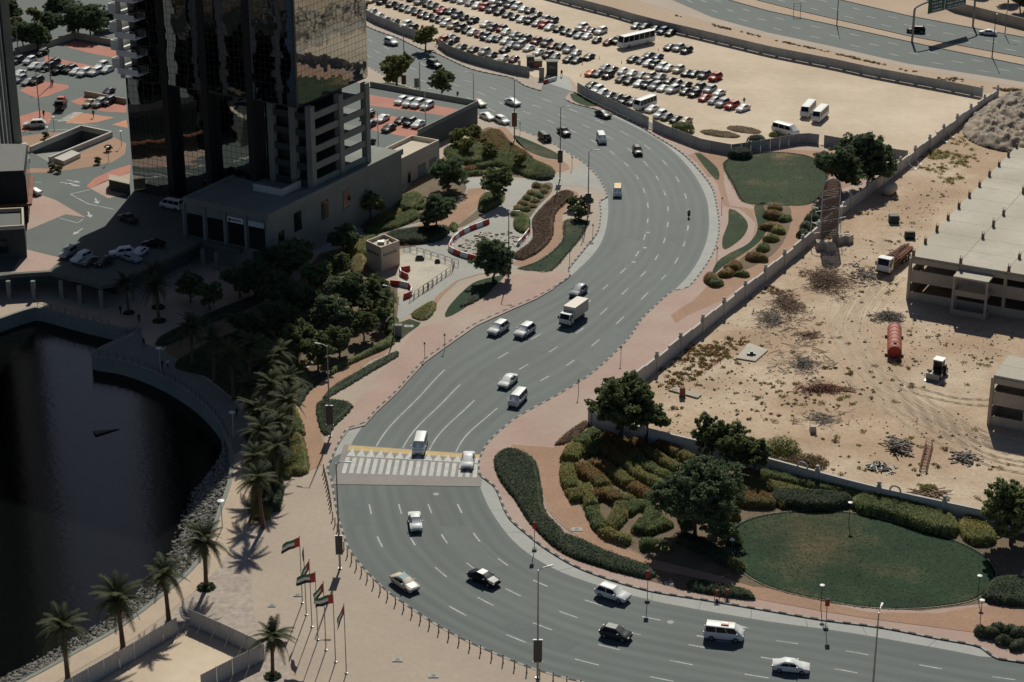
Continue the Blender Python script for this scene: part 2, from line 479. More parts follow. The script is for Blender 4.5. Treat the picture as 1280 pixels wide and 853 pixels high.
QUAY = [(-60, 418), (0, 400), (46, 385), (75, 393), (112, 403), (160, 413), (176, 411), (150, 424), (122, 437), (113, 446), (138, 450), (163, 456), (200, 471), (238, 494), (265, 519), (281, 544), (288, 571),
        (286, 601), (278, 626), (271, 645), (265, 665), (250, 697), (225, 725), (200, 745), (175, 765), (140, 790), (100, 812), (50, 840), (25, 853), (-45, 885)]
quay_w = smooth(GL(QUAY[:9]), 3)[:-1] + smooth(GL(QUAY[8:]), 1.5)
basin = [Vector((-900, 330, 0))] + quay_w + [Vector((-85, 180, 0)), Vector((-110, 120, 0)), Vector((-900, 120, 0))]
sheet('ground', [(-2500, -600), (2500, -600), (2500, 3500), (-2500, 3500)], 0.0, M['sand'], holes=[basin])
sheet('water', [(-900, 100), (-5, 100), (-5, 345), (-900, 345)], -2.2, M['water'])
mb = MB()
for a, b in zip(basin, basin[1:] + basin[:1]):
    mb.poly([(a.x, a.y, -4), (b.x, b.y, -4), (b.x, b.y, .0), (a.x, a.y, .0)])
    mb.poly([(a.x, a.y, -4), (a.x, a.y, 0.0), (b.x, b.y, 0.0), (b.x, b.y, -4)])
mb2 = MB()
for (a, da), (b, db) in zip(resample(quay_w, 2.0), resample(quay_w, 2.0)[1:]):
    n = Vector((-da.y, da.x, 0)) * .0
    w = Vector((-(b - a).y, (b - a).x, 0)).normalized()
    lo = [a - w * .10, b - w * .10, b + w * .5, a + w * .5]
    mb2.hexa([(p.x, p.y, -4) for p in lo], [(p.x, p.y, .22) for p in lo])
q = mb2.build('quay_wall', M['concrete_grey']); q['kind'] = 'structure'

# ---- main road
PAIRS = [((1500, 1010), (1500, 850)), ((1250, 960), (1280, 826)), ((1120, 935), (1180, 812)), ((1000, 908), (1075, 793)), ((850, 880), (960, 777)), ((727, 853), (855, 759)), ((637, 825), (795, 746)), ((545, 781), (715, 721)),
         ((480, 736), (672, 700)), ((437, 686), (640, 675)), ((426, 640), (613, 638)), ((424, 600), (598, 604)), ((432, 566), (601, 576)), ((455, 531), (613, 551)),
         ((495, 490), (640, 528)), ((530, 451), (665, 512)), ((566, 425), (700, 493)), ((640, 385), (742, 466)), ((692, 360), (790, 418)), ((714, 344), (842, 364)),
         ((740, 320), (862, 343)), ((754, 298), (877, 318)), ((760, 270), (885, 293)), ((760, 248), (886, 268)), ((752, 228), (881, 243)), ((740, 212), (862, 211)),
         ((720, 198), (830, 180)), ((700, 186), (790, 157)), ((672, 172), (750, 140)), ((640, 159), (706, 122)), ((610, 150), (672, 110)), ((570, 129), (640, 97)),
         ((530, 112), (590, 86)), ((480, 92), (545, 67)), ((440, 70), (495, 47)), ((400, 45), (462, 34)), ((340, 10), (400, -1)), ((290, -25), (340, -42)), ((200, -90), (250, -105))]
Lr = GL([p[0] for p in PAIRS]); Rr = GL([p[1] for p in PAIRS])
def cr_at(pts, s):
    i = min(int(s), len(pts) - 2); t = s - i
    p1, p2 = pts[i], pts[i + 1]
    p0 = pts[i - 1] if i > 0 else p1 * 2 - p2
    p3 = pts[i + 2] if i + 2 < len(pts) else p2 * 2 - p1
    return 0.5 * ((2 * p1) + (p2 - p0) * t + (2 * p0 - 5 * p1 + 4 * p2 - p3) * t * t + (3 * p1 - p0 - 3 * p2 + p3) * t ** 3)
SUBD = 8
NS = (len(PAIRS) - 1) * SUBD + 1
Ls = [cr_at(Lr, i / SUBD) for i in range(NS)]; Rs = [cr_at(Rr, i / SUBD) for i in range(NS)]
mid = [(a + b) / 2 for a, b in zip(Ls, Rs)]
dist = [0.0]
for a, b in zip(mid, mid[1:]): dist.append(dist[-1] + (b - a).length)
ext = 5.0
me_v, me_uv, me_f = [], [], []
UU = [None, 0, 1, 2, 3, 4, 5, None]
for i in range(NS):
    w = (Rs[i] - Ls[i]); wl = w.length; wd = w / wl
    for k, u in enumerate(UU):
        uu = u if u is not None else (-ext / wl * 5 if k == 0 else 5 + ext / wl * 5)
        p = Ls[i] + wd * (uu / 5 * wl)
        me_v.append((p.x, p.y, .02)); me_uv.append((uu, dist[i]))
K = len(UU)
for i in range(NS - 1):
    for k in range(K - 1):
        a = i * K + k
        me_f.append((a, a + 1, a + K + 1, a + K))
me = bpy.data.meshes.new('road'); me.from_pydata(me_v, [], me_f); me.materials.append(M['asphalt'])
ul = me.uv_layers.new(name='UVMap')
for l in me.loops: ul.data[l.index].uv = me_uv[l.vertex_index]
road = link('road', me); road['kind'] = 'structure'

def road_pt(d, u):
    """point at distance d along the road, u in lanes from the left edge"""
    import bisect
    i = max(0, min(bisect.bisect_right(dist, d) - 1, NS - 2))
    t = (d - dist[i]) / max(1e-6, dist[i + 1] - dist[i])
    a = Ls[i].lerp(Ls[i + 1], t); b = Rs[i].lerp(Rs[i + 1], t)
    return a.lerp(b, u / 5)
def strip(d0, d1, u, w=.16, n=2):
    mb = MB(); pts = [road_pt(d0 + (d1 - d0) * i / n, u) for i in range(n + 1)]
    for a, b in zip(pts, pts[1:]):
        s = Vector((-(b - a).y, (b - a).x, 0)).normalized() * (w / 2)
        mb.poly([(p.x, p.y, .028) for p in (a - s, b - s, b + s, a + s)][::-1])
    for f in range(len(mb.f)):
        q = [Vector(mb.v[k]) for k in mb.f[f]]
        if (q[1] - q[0]).cross(q[2] - q[0]).z < 0: mb.f[f] = mb.f[f][::-1]
    return mb
st = lambda k: dist[k * SUBD]
X_CROSS0, X_CROSS1 = st(11) - .5, st(12) + 2.0
for u in (1, 2, 3, 4):
    d = 3.0
    while d < st(36):
        far = d > st(27)
        skip = (X_CROSS0 - 4 < d < st(14) + 10) or (u == 1 and st(16) < d < st(29)) or (u == 4 and d > st(30))
        if not skip:
            strip(d, d + 2.8, u, .2).build('lane_dash', M['paint_white'], road)
        d += 9.0
    strip(X_CROSS1 + .4, st(14) + 4 + 5 * (u == 1) + 3 * (u == 2), u, .2, 14).build('lane_line', M['paint_white'], road)
# repair patches, wear and covers
for d, u0, u1, L, k in ((st(5) + 5, 1.1, 1.9, 9, 0), (st(8), 3.1, 3.9, 14, 1), (st(14) + 12, 2.05, 2.95, 18, 0), (st(20), 1.1, 1.9, 12, 1), (st(21) + 4, 3.1, 3.9, 16, 0), (st(25), 2.1, 2.9, 11, 0), (st(29), 1.1, 2.9, 12, 1), (st(9) + 6, .1, .9, 8, 0), (st(17), 4.1, 4.9, 14, 1)):
    mb = MB(); n = 6; A = [road_pt(d + L * i / n, u0) for i in range(n + 1)]; B = [road_pt(d + L * i / n, u1) for i in range(n + 1)]
    mb.prism(A + B[::-1], .01, .024); mb.build('asphalt_patch', M['patch_dark' if k == 0 else 'patch_pale'], road)
for x, y in ((810, 291), (806, 310), (792, 328), (545, 618), (838, 778), (700, 560)):
    mb = MB(); p = G(x, y, .0); mb.lathe([(.42, .015), (.42, .029)], 14, (p.x, p.y)); mb.build('manhole_cover', M['gutter'], road)
# direction arrows near the lower right corner
for d, u in ((st(4) + 6.0, 3.55), (st(4) + 6.0, 4.45), (st(1) + 2, 2.5)):
    mb = MB(); a = road_pt(d, u); b = road_pt(d - 4, u); dr = (b - a).normalized(); s = Vector((-dr.y, dr.x, 0))
    pts = [a - s * .12, a - s * .12 + dr * 2.6, a - s * .55 + dr * 2.6, a + dr * 4.6, a + s * .55 + dr * 2.6, a + s * .12 + dr * 2.6, a + s * .12]
    b0 = len(mb.v); mb.prism(pts, .026, .03); mb.build('arrow', M['paint_white'], road)

# ---- raised crossing
def cross_pt(v, u):           # v 0..1 across the band (near -> far), u lanes
    return road_pt(X_CROSS0, u).lerp(road_pt(X_CROSS1, u), v)
CW = (X_CROSS1 - X_CROSS0)
def band(v0, v1, z, m, name, u0=0.0, u1=5.0, parent=None):
    mb = MB(); mb.prism([cross_pt(v0, u0), cross_pt(v0, u1), cross_pt(v1, u1), cross_pt(v1, u0)], .0, z)
    return mb.build(name, m, parent)
cr_o = band(-.08, 1.02, .07, M['crossing'], 'raised_crossing', -.2, 5.1); cr_o['kind'] = 'structure'
band(.86, 1.0, .076, M['paint_yellow'], 'yellow_band', parent=cr_o)
for i in range(14):
    u = (i + .5) * 5 / 14; mb = MB()
    mb.prism([cross_pt(.70, u - .17), cross_pt(.70, u + .17), cross_pt(.93, u)], .03, .081)
    mb.build('shark_tooth', M['stripe_white'], cr_o)
for i in range(19):
    u = -.05 + (i + .5) * 5 / 19; mb = MB()
    mb.prism([cross_pt(.22, u - .075), cross_pt(.22, u + .075), cross_pt(.66, u + .075), cross_pt(.66, u - .075)], .03, .077)
    mb.build('zebra_stripe', M['stripe_white'], cr_o)

# ---- pavements (raised slabs) and kerbs
KL = [(1500, 1012), (1250, 962), (1000, 909), (850, 881), (727, 854), (672, 839), (637, 826), (582, 802), (545, 782), (510, 759), (480, 737), (455, 712), (436, 687), (427, 662), (420, 635), (414, 600), (409, 588),
      (415, 573), (424, 553), (435, 536), (455, 530), (470, 513), (495, 490), (530, 451), (566, 425), (595, 405), (640, 385), (670, 372), (692, 360), (713, 345), (710, 338), (732, 310), (747, 290), (751, 268), (750, 252),
      (759, 247), (751, 228), (739, 213), (726, 202), (700, 186), (680, 175), (640, 160), (620, 152), (600, 146), (575, 132), (545, 120), (520, 112), (490, 100), (467, 88), (440, 70), (400, 45), (340, 10), (290, -25), (200, -90)]
KLw = GL(KL)
plaza = sheet('plaza_pavement', KLw + [Vector((-420, 900, 0)), Vector((-900, 900, 0)), Vector((-900, 331, 0))] + quay_w + [Vector((-84, 180, 0)), Vector((-109, 119, 0)), Vector((100, 119, 0))], Z1, M['paver_pink'], z0=-.02)
KR = [(1500, 860), (1280, 829), (1242, 822), (1225, 809), (1172, 799), (1100, 785), (1030, 776), (960, 764), (877, 750), (815, 740), (765, 726), (720, 709), (680, 685), (655, 665), (640, 652), (631, 638), (618, 608), (600, 595), (599, 577), (603, 566), (613, 551), (640, 527),
      (665, 512), (700, 493), (742, 466), (785, 425), (802, 400), (825, 378), (842, 364), (860, 360), (882, 333), (895, 308), (899, 283), (896, 258), (890, 235), (872, 211), (850, 190), (810, 165), (785, 149), (765, 143), (745, 137), (717, 130), (706, 124)]
KR_OUT = [(712, 116), (722, 119), (735, 125), (765, 139), (815, 162), (877, 187), (915, 194), (960, 187), (1005, 179), (1030, 182), (1120, 199), (1120, 217), (1055, 265), (1002, 313), (960, 348), (905, 392), (852, 436), (790, 486), (736, 530), (790, 548), (870, 566), (960, 589), (1080, 622), (1147, 637), (1230, 655), (1290, 668), (1500, 715)]
pave_r = sheet('garden_pavement', GL(KR) + GL(KR_OUT), Z1, M['paver_rose'], z0=-.02)
KT = [(676, 114), (655, 107), (640, 98), (590, 87), (545, 67), (527, 62), (495, 47), (462, 35), (400, 0), (340, -41), (250, -104)]
KT_OUT = [(240, -118), (335, -55), (400, -16), (462, 26), (500, 41), (545, 57), (560, 67), (600, 80), (640, 91), (668, 97), (680, 104)]
pave_t = sheet('lot_pavement', GL(KT) + GL(KT_OUT), Z1, M['paver_pink'], z0=-.02)
def kerb(pts, parent):
    mb = MB(); s = resample(pts, 1.0)
    for i in range(len(s) - 1):
        a, b = s[i][0], s[i + 1][0]
        w = Vector((-(b - a).y, (b - a).x, 0)).normalized() * .15
        mb.mi = 0 if i % 2 else 1
        g = (b - a) * .02
        lo = [a - w + g, b - w - g, b + w - g, a + w + g]
        mb.hexa([(p.x, p.y, 0) for p in lo], [(p.x, p.y, .175) for p in lo])
    mb.build('kerb', [M['kerb_white'], M['kerb_black']], parent)
kerb(smooth(KLw, 1.5), plaza); kerb(smooth(GL(KR), 1.5), pave_r); kerb(smooth(GL(KT), 1.5), pave_t)
# concrete lay-by strips between asphalt and kerb
def gutter(inner, kerbside):
    a = smooth(GL(inner), 2); b = smooth(GL(kerbside), 2)
    g = sheet('gutter_strip', a + b[::-1], .027, M['gutter'])
    # joints
    mb = MB(); n = int(len(a) / 3)
    for i in range(1, n):
        p = a[int(i / n * (len(a) - 1))]; q = min(b, key=lambda v: (v - p).length)
        d = (q - p)
        if d.length < .4: continue
        s = Vector((-d.y, d.x, 0)).normalized() * .05
        mb.poly([(v.x, v.y, .031) for v in (p - s, q - s, q + s, p + s)])
    if mb.f: mb.build('joint', M['concrete_grey'], g)
gutter([(1225, 821), (1180, 812), (1060, 791), (960, 777), (855, 759), (795, 746), (715, 721), (672, 700), (640, 675), (613, 638), (598, 604)], [(1240, 822), (1225, 809), (1172, 799), (1100, 785), (1030, 776), (960, 764), (877, 750), (815, 740), (765, 726), (720, 709), (680, 685), (655, 665), (640, 652), (631, 638), (618, 608), (600, 595)])
gutter([(842, 364), (862, 343), (877, 318), (885, 293), (886, 268), (881, 243), (862, 211), (830, 180), (790, 157), (765, 145)], [(842, 364), (860, 360), (882, 333), (895, 308), (899, 283), (896, 258), (890, 235), (872, 211), (850, 190), (810, 165), (785, 149), (765, 144)])
gutter([(714, 345), (740, 320), (754, 298), (760, 270), (760, 248)], [(713, 345), (710, 338), (732, 310), (747, 290), (751, 268), (750, 252)])
gutter([(436, 562), (445, 545), (455, 531)], [(415, 573), (424, 553), (435, 536)])
# lay-by and lot entrance
sheet('lot_entrance', GL([(668, 118), (664, 108), (676, 100), (690, 94), (712, 96), (716, 112), (720, 134), (700, 134)]), .012, M['gutter'])

# ---- sand surfaces
sheet('parking_lot', GL([(240, -118), (335, -55), (400, -16), (462, 26), (500, 41), (545, 57), (560, 67), (600, 80), (640, 91), (668, 97), (712, 97), (735, 125), (765, 139), (815, 162), (877, 187), (915, 194), (960, 187), (1005, 179), (1030, 182), (1120, 199), (1150, 197), (1240, 118), (1175, 109), (1085, 93), (1045, 83), (960, 66), (865, 44), (830, 36), (795, 27), (765, 18), (722, 6), (600, -30), (400, -80)]), .008, M['lot_sand'])
SITE = GL([(1245, 118), (1120, 219), (1055, 267), (1002, 315), (960, 350), (905, 394), (852, 438), (790, 488), (738, 530), (790, 547), (870, 565), (960, 588), (1080, 621), (1147, 636), (1230, 654), (1290, 667), (1500, 712), (1700, 500), (1600, 220), (1300, 122)])
sheet('building_site', SITE, .008, M['site_sand'])

# ---- highway
def ribbon(name, lo, hi, z, m):
    return sheet(name, GL(lo) + GL(hi[::-1]), z, m)
H1 = ribbon('highway', [(600, -75), (700, -43), (842, 1), (890, 22), (960, 41), (1035, 57), (1135, 80), (1280, 103), (1600, 158)], [(640, -85), (740, -55), (910, 0), (960, 14), (1080, 40), (1175, 61), (1280, 82), (1600, 138)], .02, M['street'])
H2 = ribbon('highway', [(700, -88), (780, -62), (945, 0), (1000, 14), (1135, 45), (1280, 72), (1600, 126)], [(860, -75), (930, -42), (1050, 0), (1135, 20), (1225, 37), (1280, 47), (1600, 100)], .02, M['street'])
ribbon('highway_shoulder', [(560, -80), (690, -38), (800, 2), (880, 26), (960, 47), (1035, 63), (1135, 86), (1280, 110), (1600, 165)], [(600, -75), (700, -43), (842, 1), (890, 22), (960, 41), (1035, 57), (1135, 80), (1280, 103), (1600, 158)], .012, M['paver_pink'])
for lo, hi, h in (([(842, 1), (890, 22), (960, 41), (1035, 57), (1135, 80), (1280, 103)], [(910, 0), (960, 14), (1010, 25), (1080, 40), (1175, 61), (1280, 82)], H1), ([(945, 0), (1000, 14), (1060, 28), (1135, 45), (1200, 58), (1280, 72)], [(1050, 0), (1092, 10), (1135, 20), (1180, 29), (1225, 37), (1280, 47)], H2)):
    A = GL(lo); B = GL(hi)
    for k in (1, 2, 3):
        line = [a.lerp(b, k / 4) for a, b in zip(A, B)]
        for p, d in resample(line, 12.0):
            mb = MB(); s = Vector((-d.y, d.x, 0)) * .13
            mb.prism([p - s, p + d * 3 - s, p + d * 3 + s, p + s], .022, .03); mb.build('lane_dash', M['paint_white'], h)
for line in ([(910, 0), (960, 14), (1080, 40), (1175, 61), (1280, 82), (1500, 120)], [(945, 0), (1000, 14), (1135, 45), (1280, 72), (1500, 109)], [(1050, 0), (1135, 20), (1225, 37), (1280, 47), (1500, 84)]):
    mb = MB(); s = resample(GL(line), 2.0)
    for (a, d), (b, _) in zip(s, s[1:]):
        w = Vector((-d.y, d.x, 0)) * .14
        mb.hexa([(p.x, p.y, 0) for p in (a - w, b - w, b + w, a + w)], [(p.x, p.y, .16) for p in (a - w, b - w, b + w, a + w)])
    k = mb.build('highway_kerb', M['concrete_grey']); k['kind'] = 'structure'

# ---- things laid on the garden pavement (right side)
def lay(name, px, z, m, step=1.5, smooth_=True, z0=None):
    w = GL(px)
    return sheet(name, smooth(w, step, True) if smooth_ else w, z, m)
def edging(px, closed=True, z=.215, w=.09):
    pts = smooth(GL(px), 1.2, closed)
    if closed: pts = pts + [pts[0]]
    mb = MB()
    for a, b in zip(pts, pts[1:]):
        s = Vector((-(b - a).y, (b - a).x, 0))
        if s.length < 1e-5: continue
        s = s.normalized() * (w / 2)
        lo = [a - s, b - s, b + s, a + s]
        mb.hexa([(p.x, p.y, .1) for p in lo], [(p.x, p.y, z) for p in lo])
    e = mb.build('garden_edging', M['concrete']); e['kind'] = 'structure'
OVAL = [(912, 672), (925, 655), (960, 644), (1010, 640), (1063, 642), (1120, 655), (1180, 672), (1225, 692), (1243, 712), (1245, 725), (1232, 742), (1210, 754), (1150, 762), (1085, 761), (1030, 752), (975, 740), (935, 722), (915, 700)]
# planted ground behind the brown path
lay('planting_bed', [(737, 533), (712, 580), (714, 611), (728, 640), (765, 678), (812, 701), (890, 721), (940, 735), (1035, 756), (1150, 765), (1210, 758), (1262, 752), (1285, 700), (1292, 671), (1147, 640), (960, 592), (870, 569), (790, 551)], Z2, M['soil'], smooth_=False)
lay('brown_path', [(640, 557), (692, 561), (720, 545), (735, 532), (737, 540), (707, 581), (712, 611), (727, 638), (765, 676), (812, 700), (890, 719), (940, 735), (960, 737), (1035, 755), (1085, 767), (1175, 768), (1212, 761), (1290, 756), (1290, 784), (1225, 793), (1095, 776), (1030, 766), (960, 753), (945, 750), (880, 735), (830, 722), (770, 705), (715, 667), (687, 640), (672, 601), (662, 578), (645, 566)], Z3, M['brown_sand'], smooth_=False)
lay('lawn', OVAL, Z3, M['grass'])
edging(OVAL)
edging([(737, 540), (720, 562), (707, 581), (709, 600), (714, 615), (727, 638), (748, 660), (765, 677), (790, 690), (812, 700)], False)
edging([(645, 567), (662, 579), (672, 601), (678, 620), (687, 641), (700, 655), (715, 668)], False)
lay('planting_bed', [(618, 572), (640, 562), (668, 576), (676, 602), (682, 640), (705, 668), (760, 692), (815, 712), (880, 726), (935, 742), (945, 750), (870, 742), (800, 724), (755, 713), (698, 691), (664, 657), (644, 628), (623, 600)], Z4, M['soil'])
# upper gardens by the hoarding
lay('brown_path', [(885, 190), (905, 200), (905, 230), (912, 258), (940, 262), (1000, 258), (1030, 240), (1040, 258), (1000, 300), (975, 330), (935, 352), (905, 375), (860, 395), (845, 405), (838, 395), (868, 376), (890, 352), (915, 330), (940, 300), (945, 280), (925, 262), (905, 258), (897, 232), (880, 205)], Z2, M['brown_sand'], smooth_=False)
lay('brown_path', [(860, 195), (876, 190), (920, 198), (985, 188), (1035, 190), (1110, 202), (1085, 225), (1030, 245), (1000, 262), (940, 258), (915, 236), (905, 203), (892, 200), (897, 222), (885, 222), (872, 205)], Z2 + .004, M['brown_sand'], smooth_=False)
lay('lawn', [(905, 205), (935, 194), (985, 192), (1025, 203), (1034, 232), (1012, 256), (960, 257), (930, 254), (918, 236)], Z3, M['grass_dry'])
lay('lawn', [(912, 262), (927, 270), (935, 283), (927, 299), (906, 313), (903, 300), (910, 280)], Z3, M['grass_dry'])
lay('lawn', [(943, 258), (962, 256), (962, 275), (953, 299), (930, 318), (908, 331), (890, 345), (897, 328), (915, 316), (937, 304), (947, 286)], Z3, M['grass'])
lay('lawn', [(868, 192), (876, 193), (897, 212), (898, 226), (888, 219)], Z3, M['grass_dry'])
lay('planting_bed', [(955, 256), (985, 258), (988, 280), (975, 310), (950, 330), (915, 345), (885, 357), (880, 350), (905, 338), (935, 318), (955, 300), (962, 278)], Z3 + .004, M['soil'])
edging([(935, 262), (944, 275), (946, 287), (937, 304), (915, 317)], False)
# wall side planting strip
lay('planting_bed', [(855, 428), (905, 384), (955, 342), (960, 346), (907, 390), (858, 431)], Z2, M['soil'], smooth_=False)
lay('planting_bed', [(694, 557), (712, 540), (732, 527), (736, 531), (722, 545), (705, 556)], Z4, M['soil'])

# ---- things laid on the plaza pavement (left side)
lay('concrete_path', [(726, 204), (719, 214), (700, 220), (672, 225), (632, 227), (590, 222), (560, 205), (535, 215), (505, 238), (480, 262), (430, 292), (380, 316), (382, 324), (440, 303), (470, 298), (505, 309), (500, 330), (497, 360), (493, 390), (478, 402), (495, 404), (512, 394), (545, 373), (595, 345), (632, 341), (650, 335), (668, 312), (676, 285), (676, 262), (690, 240), (700, 233), (722, 234), (745, 237), (757, 246), (749, 227), (738, 214)], Z2, M['concrete_path'], smooth_=False)
lay('brown_path', [(715, 239), (722, 242), (722, 250), (704, 268), (702, 300), (671, 328), (652, 335), (638, 331), (650, 325), (672, 316), (689, 296), (694, 268), (712, 250)], Z3, M['brown_sand'])
lay('lawn', [(706, 277), (733, 277), (729, 294), (712, 316), (689, 340), (670, 340), (648, 337), (674, 327), (702, 303)], Z3, M['grass'])
lay('lawn', [(643, 170), (665, 178), (697, 193), (700, 201), (684, 199), (660, 190), (645, 178)], Z3, M['grass'])
lay('brown_path', [(612, 165), (630, 160), (643, 172), (660, 190), (684, 200), (702, 202), (712, 212), (690, 216), (668, 200), (640, 190), (625, 182)], Z3, M['brown_sand'])
lay('brown_path', [(586, 237), (604, 236), (608, 244), (600, 256), (578, 278), (545, 292), (520, 292), (500, 300), (480, 298), (520, 283), (556, 265), (578, 250)], Z3, M['brown_sand'])
lay('planting_bed', [(606, 242), (628, 240), (630, 254), (608, 268), (580, 284), (560, 290), (580, 277), (602, 257)], Z3 + .004, M['soil'])
lay('brown_path', [(632, 341), (600, 344), (575, 352), (556, 368), (540, 388), (520, 408), (500, 424), (480, 445), (462, 452), (445, 466), (425, 482), (409, 492), (398, 505), (395, 520), (400, 540), (405, 555), (405, 570), (402, 583), (382, 592), (378, 560), (374, 530), (373, 510), (385, 492), (410, 470), (440, 452), (470, 440), (492, 424), (510, 412), (530, 398), (545, 372), (570, 352), (600, 343)], Z3, M['brown_sand'], smooth_=False)
lay('lawn', [(632, 345), (626, 352), (600, 372), (575, 390), (557, 398), (560, 386), (580, 364), (598, 352)], Z4, M['grass'])
lay('lawn', [(498, 405), (512, 400), (526, 405), (510, 418), (497, 427)], Z4, M['grass'])
lay('planting_bed', [(513, 394), (540, 377), (546, 380), (540, 396), (528, 402)], Z4, M['soil'])
lay('planting_bed', [(396, 505), (415, 500), (441, 508), (420, 532), (407, 546), (399, 530)], Z4, M['soil'])
edging([(409, 492), (398, 504), (396, 520), (401, 538), (406, 552), (407, 570)], False)
edging([(373, 510), (374, 530), (378, 560), (382, 592)], False)
# planted gardens in the shade of the tower
lay('planting_bed', [(545, 300), (560, 285), (545, 283), (505, 287), (470, 296), (452, 308), (500, 312)], Z3 + .004, M['soil'])
lay('planting_bed', [(490, 425), (470, 438), (440, 450), (410, 468), (384, 490), (370, 510), (372, 530), (376, 560), (380, 592), (352, 596), (330, 655), (312, 660), (305, 600), (310, 560), (318, 520), (300, 505), (270, 478), (240, 462), (205, 440), (215, 420), (300, 380), (370, 355), (400, 318), (450, 305), (455, 330), (500, 365), (496, 400)], Z2 + .004, M['soil'], smooth_=False)
lay('stone_path', [(345, 470), (395, 450), (412, 442), (414, 447), (396, 456), (348, 477)], Z4, M['white_wall'], smooth_=False)
lay('planting_bed', [(505, 240), (530, 216), (575, 228), (582, 240), (560, 262), (520, 280), (470, 288), (450, 285), (470, 265)], Z3 + .006, M['soil'])
lay('planting_bed', [(548, 205), (580, 180), (612, 160), (632, 180), (665, 200), (694, 212), (690, 221), (665, 224), (640, 222), (600, 222), (575, 222)], Z3 - .004, M['soil'])
lay('planting_bed', [(637, 272), (660, 240), (687, 229), (690, 240), (672, 260), (659, 275)], Z3, M['soil'])
sheet('kerb_paving', GL([(412, 572), (424, 555), (436, 538), (456, 533), (471, 516), (496, 493), (531, 454), (567, 428), (596, 408), (640, 388), (670, 375), (691, 363), (710, 346), (700, 339), (640, 345), (632, 347), (560, 400), (520, 412), (497, 442), (441, 509), (410, 552)]), Z1 + .006, M['paver_rose'])
# work sites
lay('work_ground', [(497, 322), (520, 314), (563, 330), (567, 336), (512, 374), (497, 372)], Z3, M['concrete_pale'], smooth_=False)
# bottom-left paving
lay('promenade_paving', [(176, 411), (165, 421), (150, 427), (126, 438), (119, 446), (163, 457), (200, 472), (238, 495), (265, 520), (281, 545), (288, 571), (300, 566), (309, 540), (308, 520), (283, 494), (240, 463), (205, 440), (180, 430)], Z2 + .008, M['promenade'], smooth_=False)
strip_in = [p for p in quay_w if p.y < 262]
def _off(w): return [p + Vector((-(d.y), d.x, 0)) * w for p, d in [(strip_in[i], (strip_in[min(i + 1, len(strip_in) - 1)] - strip_in[max(i - 1, 0)]).normalized()) for i in range(len(strip_in))]]
sheet('promenade_walk', _off(.55) + _off(3.4)[::-1], Z3, M['walk_beige'])
lay('pebble_paving', [(305, 660), (330, 664), (318, 700), (316, 740), (320, 780), (335, 805), (352, 822), (360, 860), (300, 900), (60, 900), (110, 853), (180, 800), (215, 770), (248, 725), (270, 690), (290, 660)], Z2, M['paver_pebble'])
# ================================================================== UPPER STREET LEVEL ROUND THE TOWER
TA = math.atan2(.867, .498)
ax_a = Vector((math.cos(TA), math.sin(TA), 0)); ax_b = Vector((-math.sin(TA), math.cos(TA), 0))
P0 = G(335, 272, 10.8); P0.z = 0
def TP(a, b, z=0.0): return P0 + ax_a * a + ax_b * b + Vector((0, 0, z))
FRONT = [(-200, 352), (0, 345), (15, 343), (30, 342), (62, 340), (100, 350), (125, 357), (140, 355), (175, 339), (210, 323), (252, 302), (300, 313)]
fr = GL(FRONT, DECK)
fr_back = [p + Vector((1.2, 5.5, 0)) for p in fr]
RAMP = GL([(38, 190), (102, 163), (140, 171), (62, 203)], DECK)
deck_right = [TP(6, 3), TP(41, 2.0), G(522, 170, DECK), G(597, 133, DECK), G(463, 109, DECK), Vector((-42, 455, 0)), Vector((-75, 520, 0)), Vector((-130, 640, 0)), Vector((-700, 640, 0)), Vector((-700, 366, 0))]
up = sheet('upper_street', fr_back + deck_right, DECK, M['street'], holes=[RAMP], z0=.1)
sheet('upper_street_overhang', fr + fr_back[::-1], DECK, M['deck_tiles'], z0=3.3)
# ramp floor going down
mb = MB(); r0, r1, r2, r3 = RAMP
mb.poly([(r0.x, r0.y, 3.6), (r3.x, r3.y, 3.6), (r2.x, r2.y, .4), (r1.x, r1.y, .4)]); rf = mb.build('ramp_floor', M['concrete_grey']); rf['kind'] = 'structure'
def wall_line(px, z0, z1, m, name, label, cat='wall', w=.3, group=None, world=None):
    mb = MB(); P = world or GL(px, z0)
    for a, b in zip(P, P[1:]):
        d = (b - a).normalized(); s = Vector((-d.y, d.x, 0)) * (w / 2)
        lo = [a - s, b - s, b + s, a + s]
        mb.hexa([(p.x, p.y, z0) for p in lo], [(p.x, p.y, z1) for p in lo])
    o = mb.build(name, m); tag(o, label, cat, group); return o
# shop columns under the overhang, shop front
for i, (x, y) in enumerate([(8, 352), (39, 352), (74, 352), (97, 358), (124, 364), (252, 312), (269, 317), (160, 356)]):
    p = G(x, y + 14, 0); p = G(x, y - 3, DECK); p.z = Z1
    mb = MB(); mb.box(-.35, .35, -.35, .35, 0, 3.3 - Z1); mb.box(-.45, .45, -.45, .45, 0, .3)
    p.y += .9
    tag(mb.build('column', M['concrete_grey'], loc=p, smooth_angle=None), 'square concrete column under the shaded street deck by the promenade', 'column', 'columns under the street deck')
shop = empty('shop_front', (fr_back[5].x, fr_back[5].y, Z1), 0, 'dark glazed shop with red sign under the street deck', 'shop')
sd_ = (fr_back[6] - fr_back[4]); ang = math.atan2(sd_.y, sd_.x); shop.rotation_euler[2] = ang
for k in range(5):
    mb = MB(); mb.box(-5 + k * 2.1, -3.1 + k * 2.1, -.22, -.12, .2, 2.4); mb.build('pane', M['window'], shop)
mb = MB(); mb.box(-2.6, 3.4, -.30, -.15, 2.5, 3.15); mb.build('sign_board', M['red'], shop)
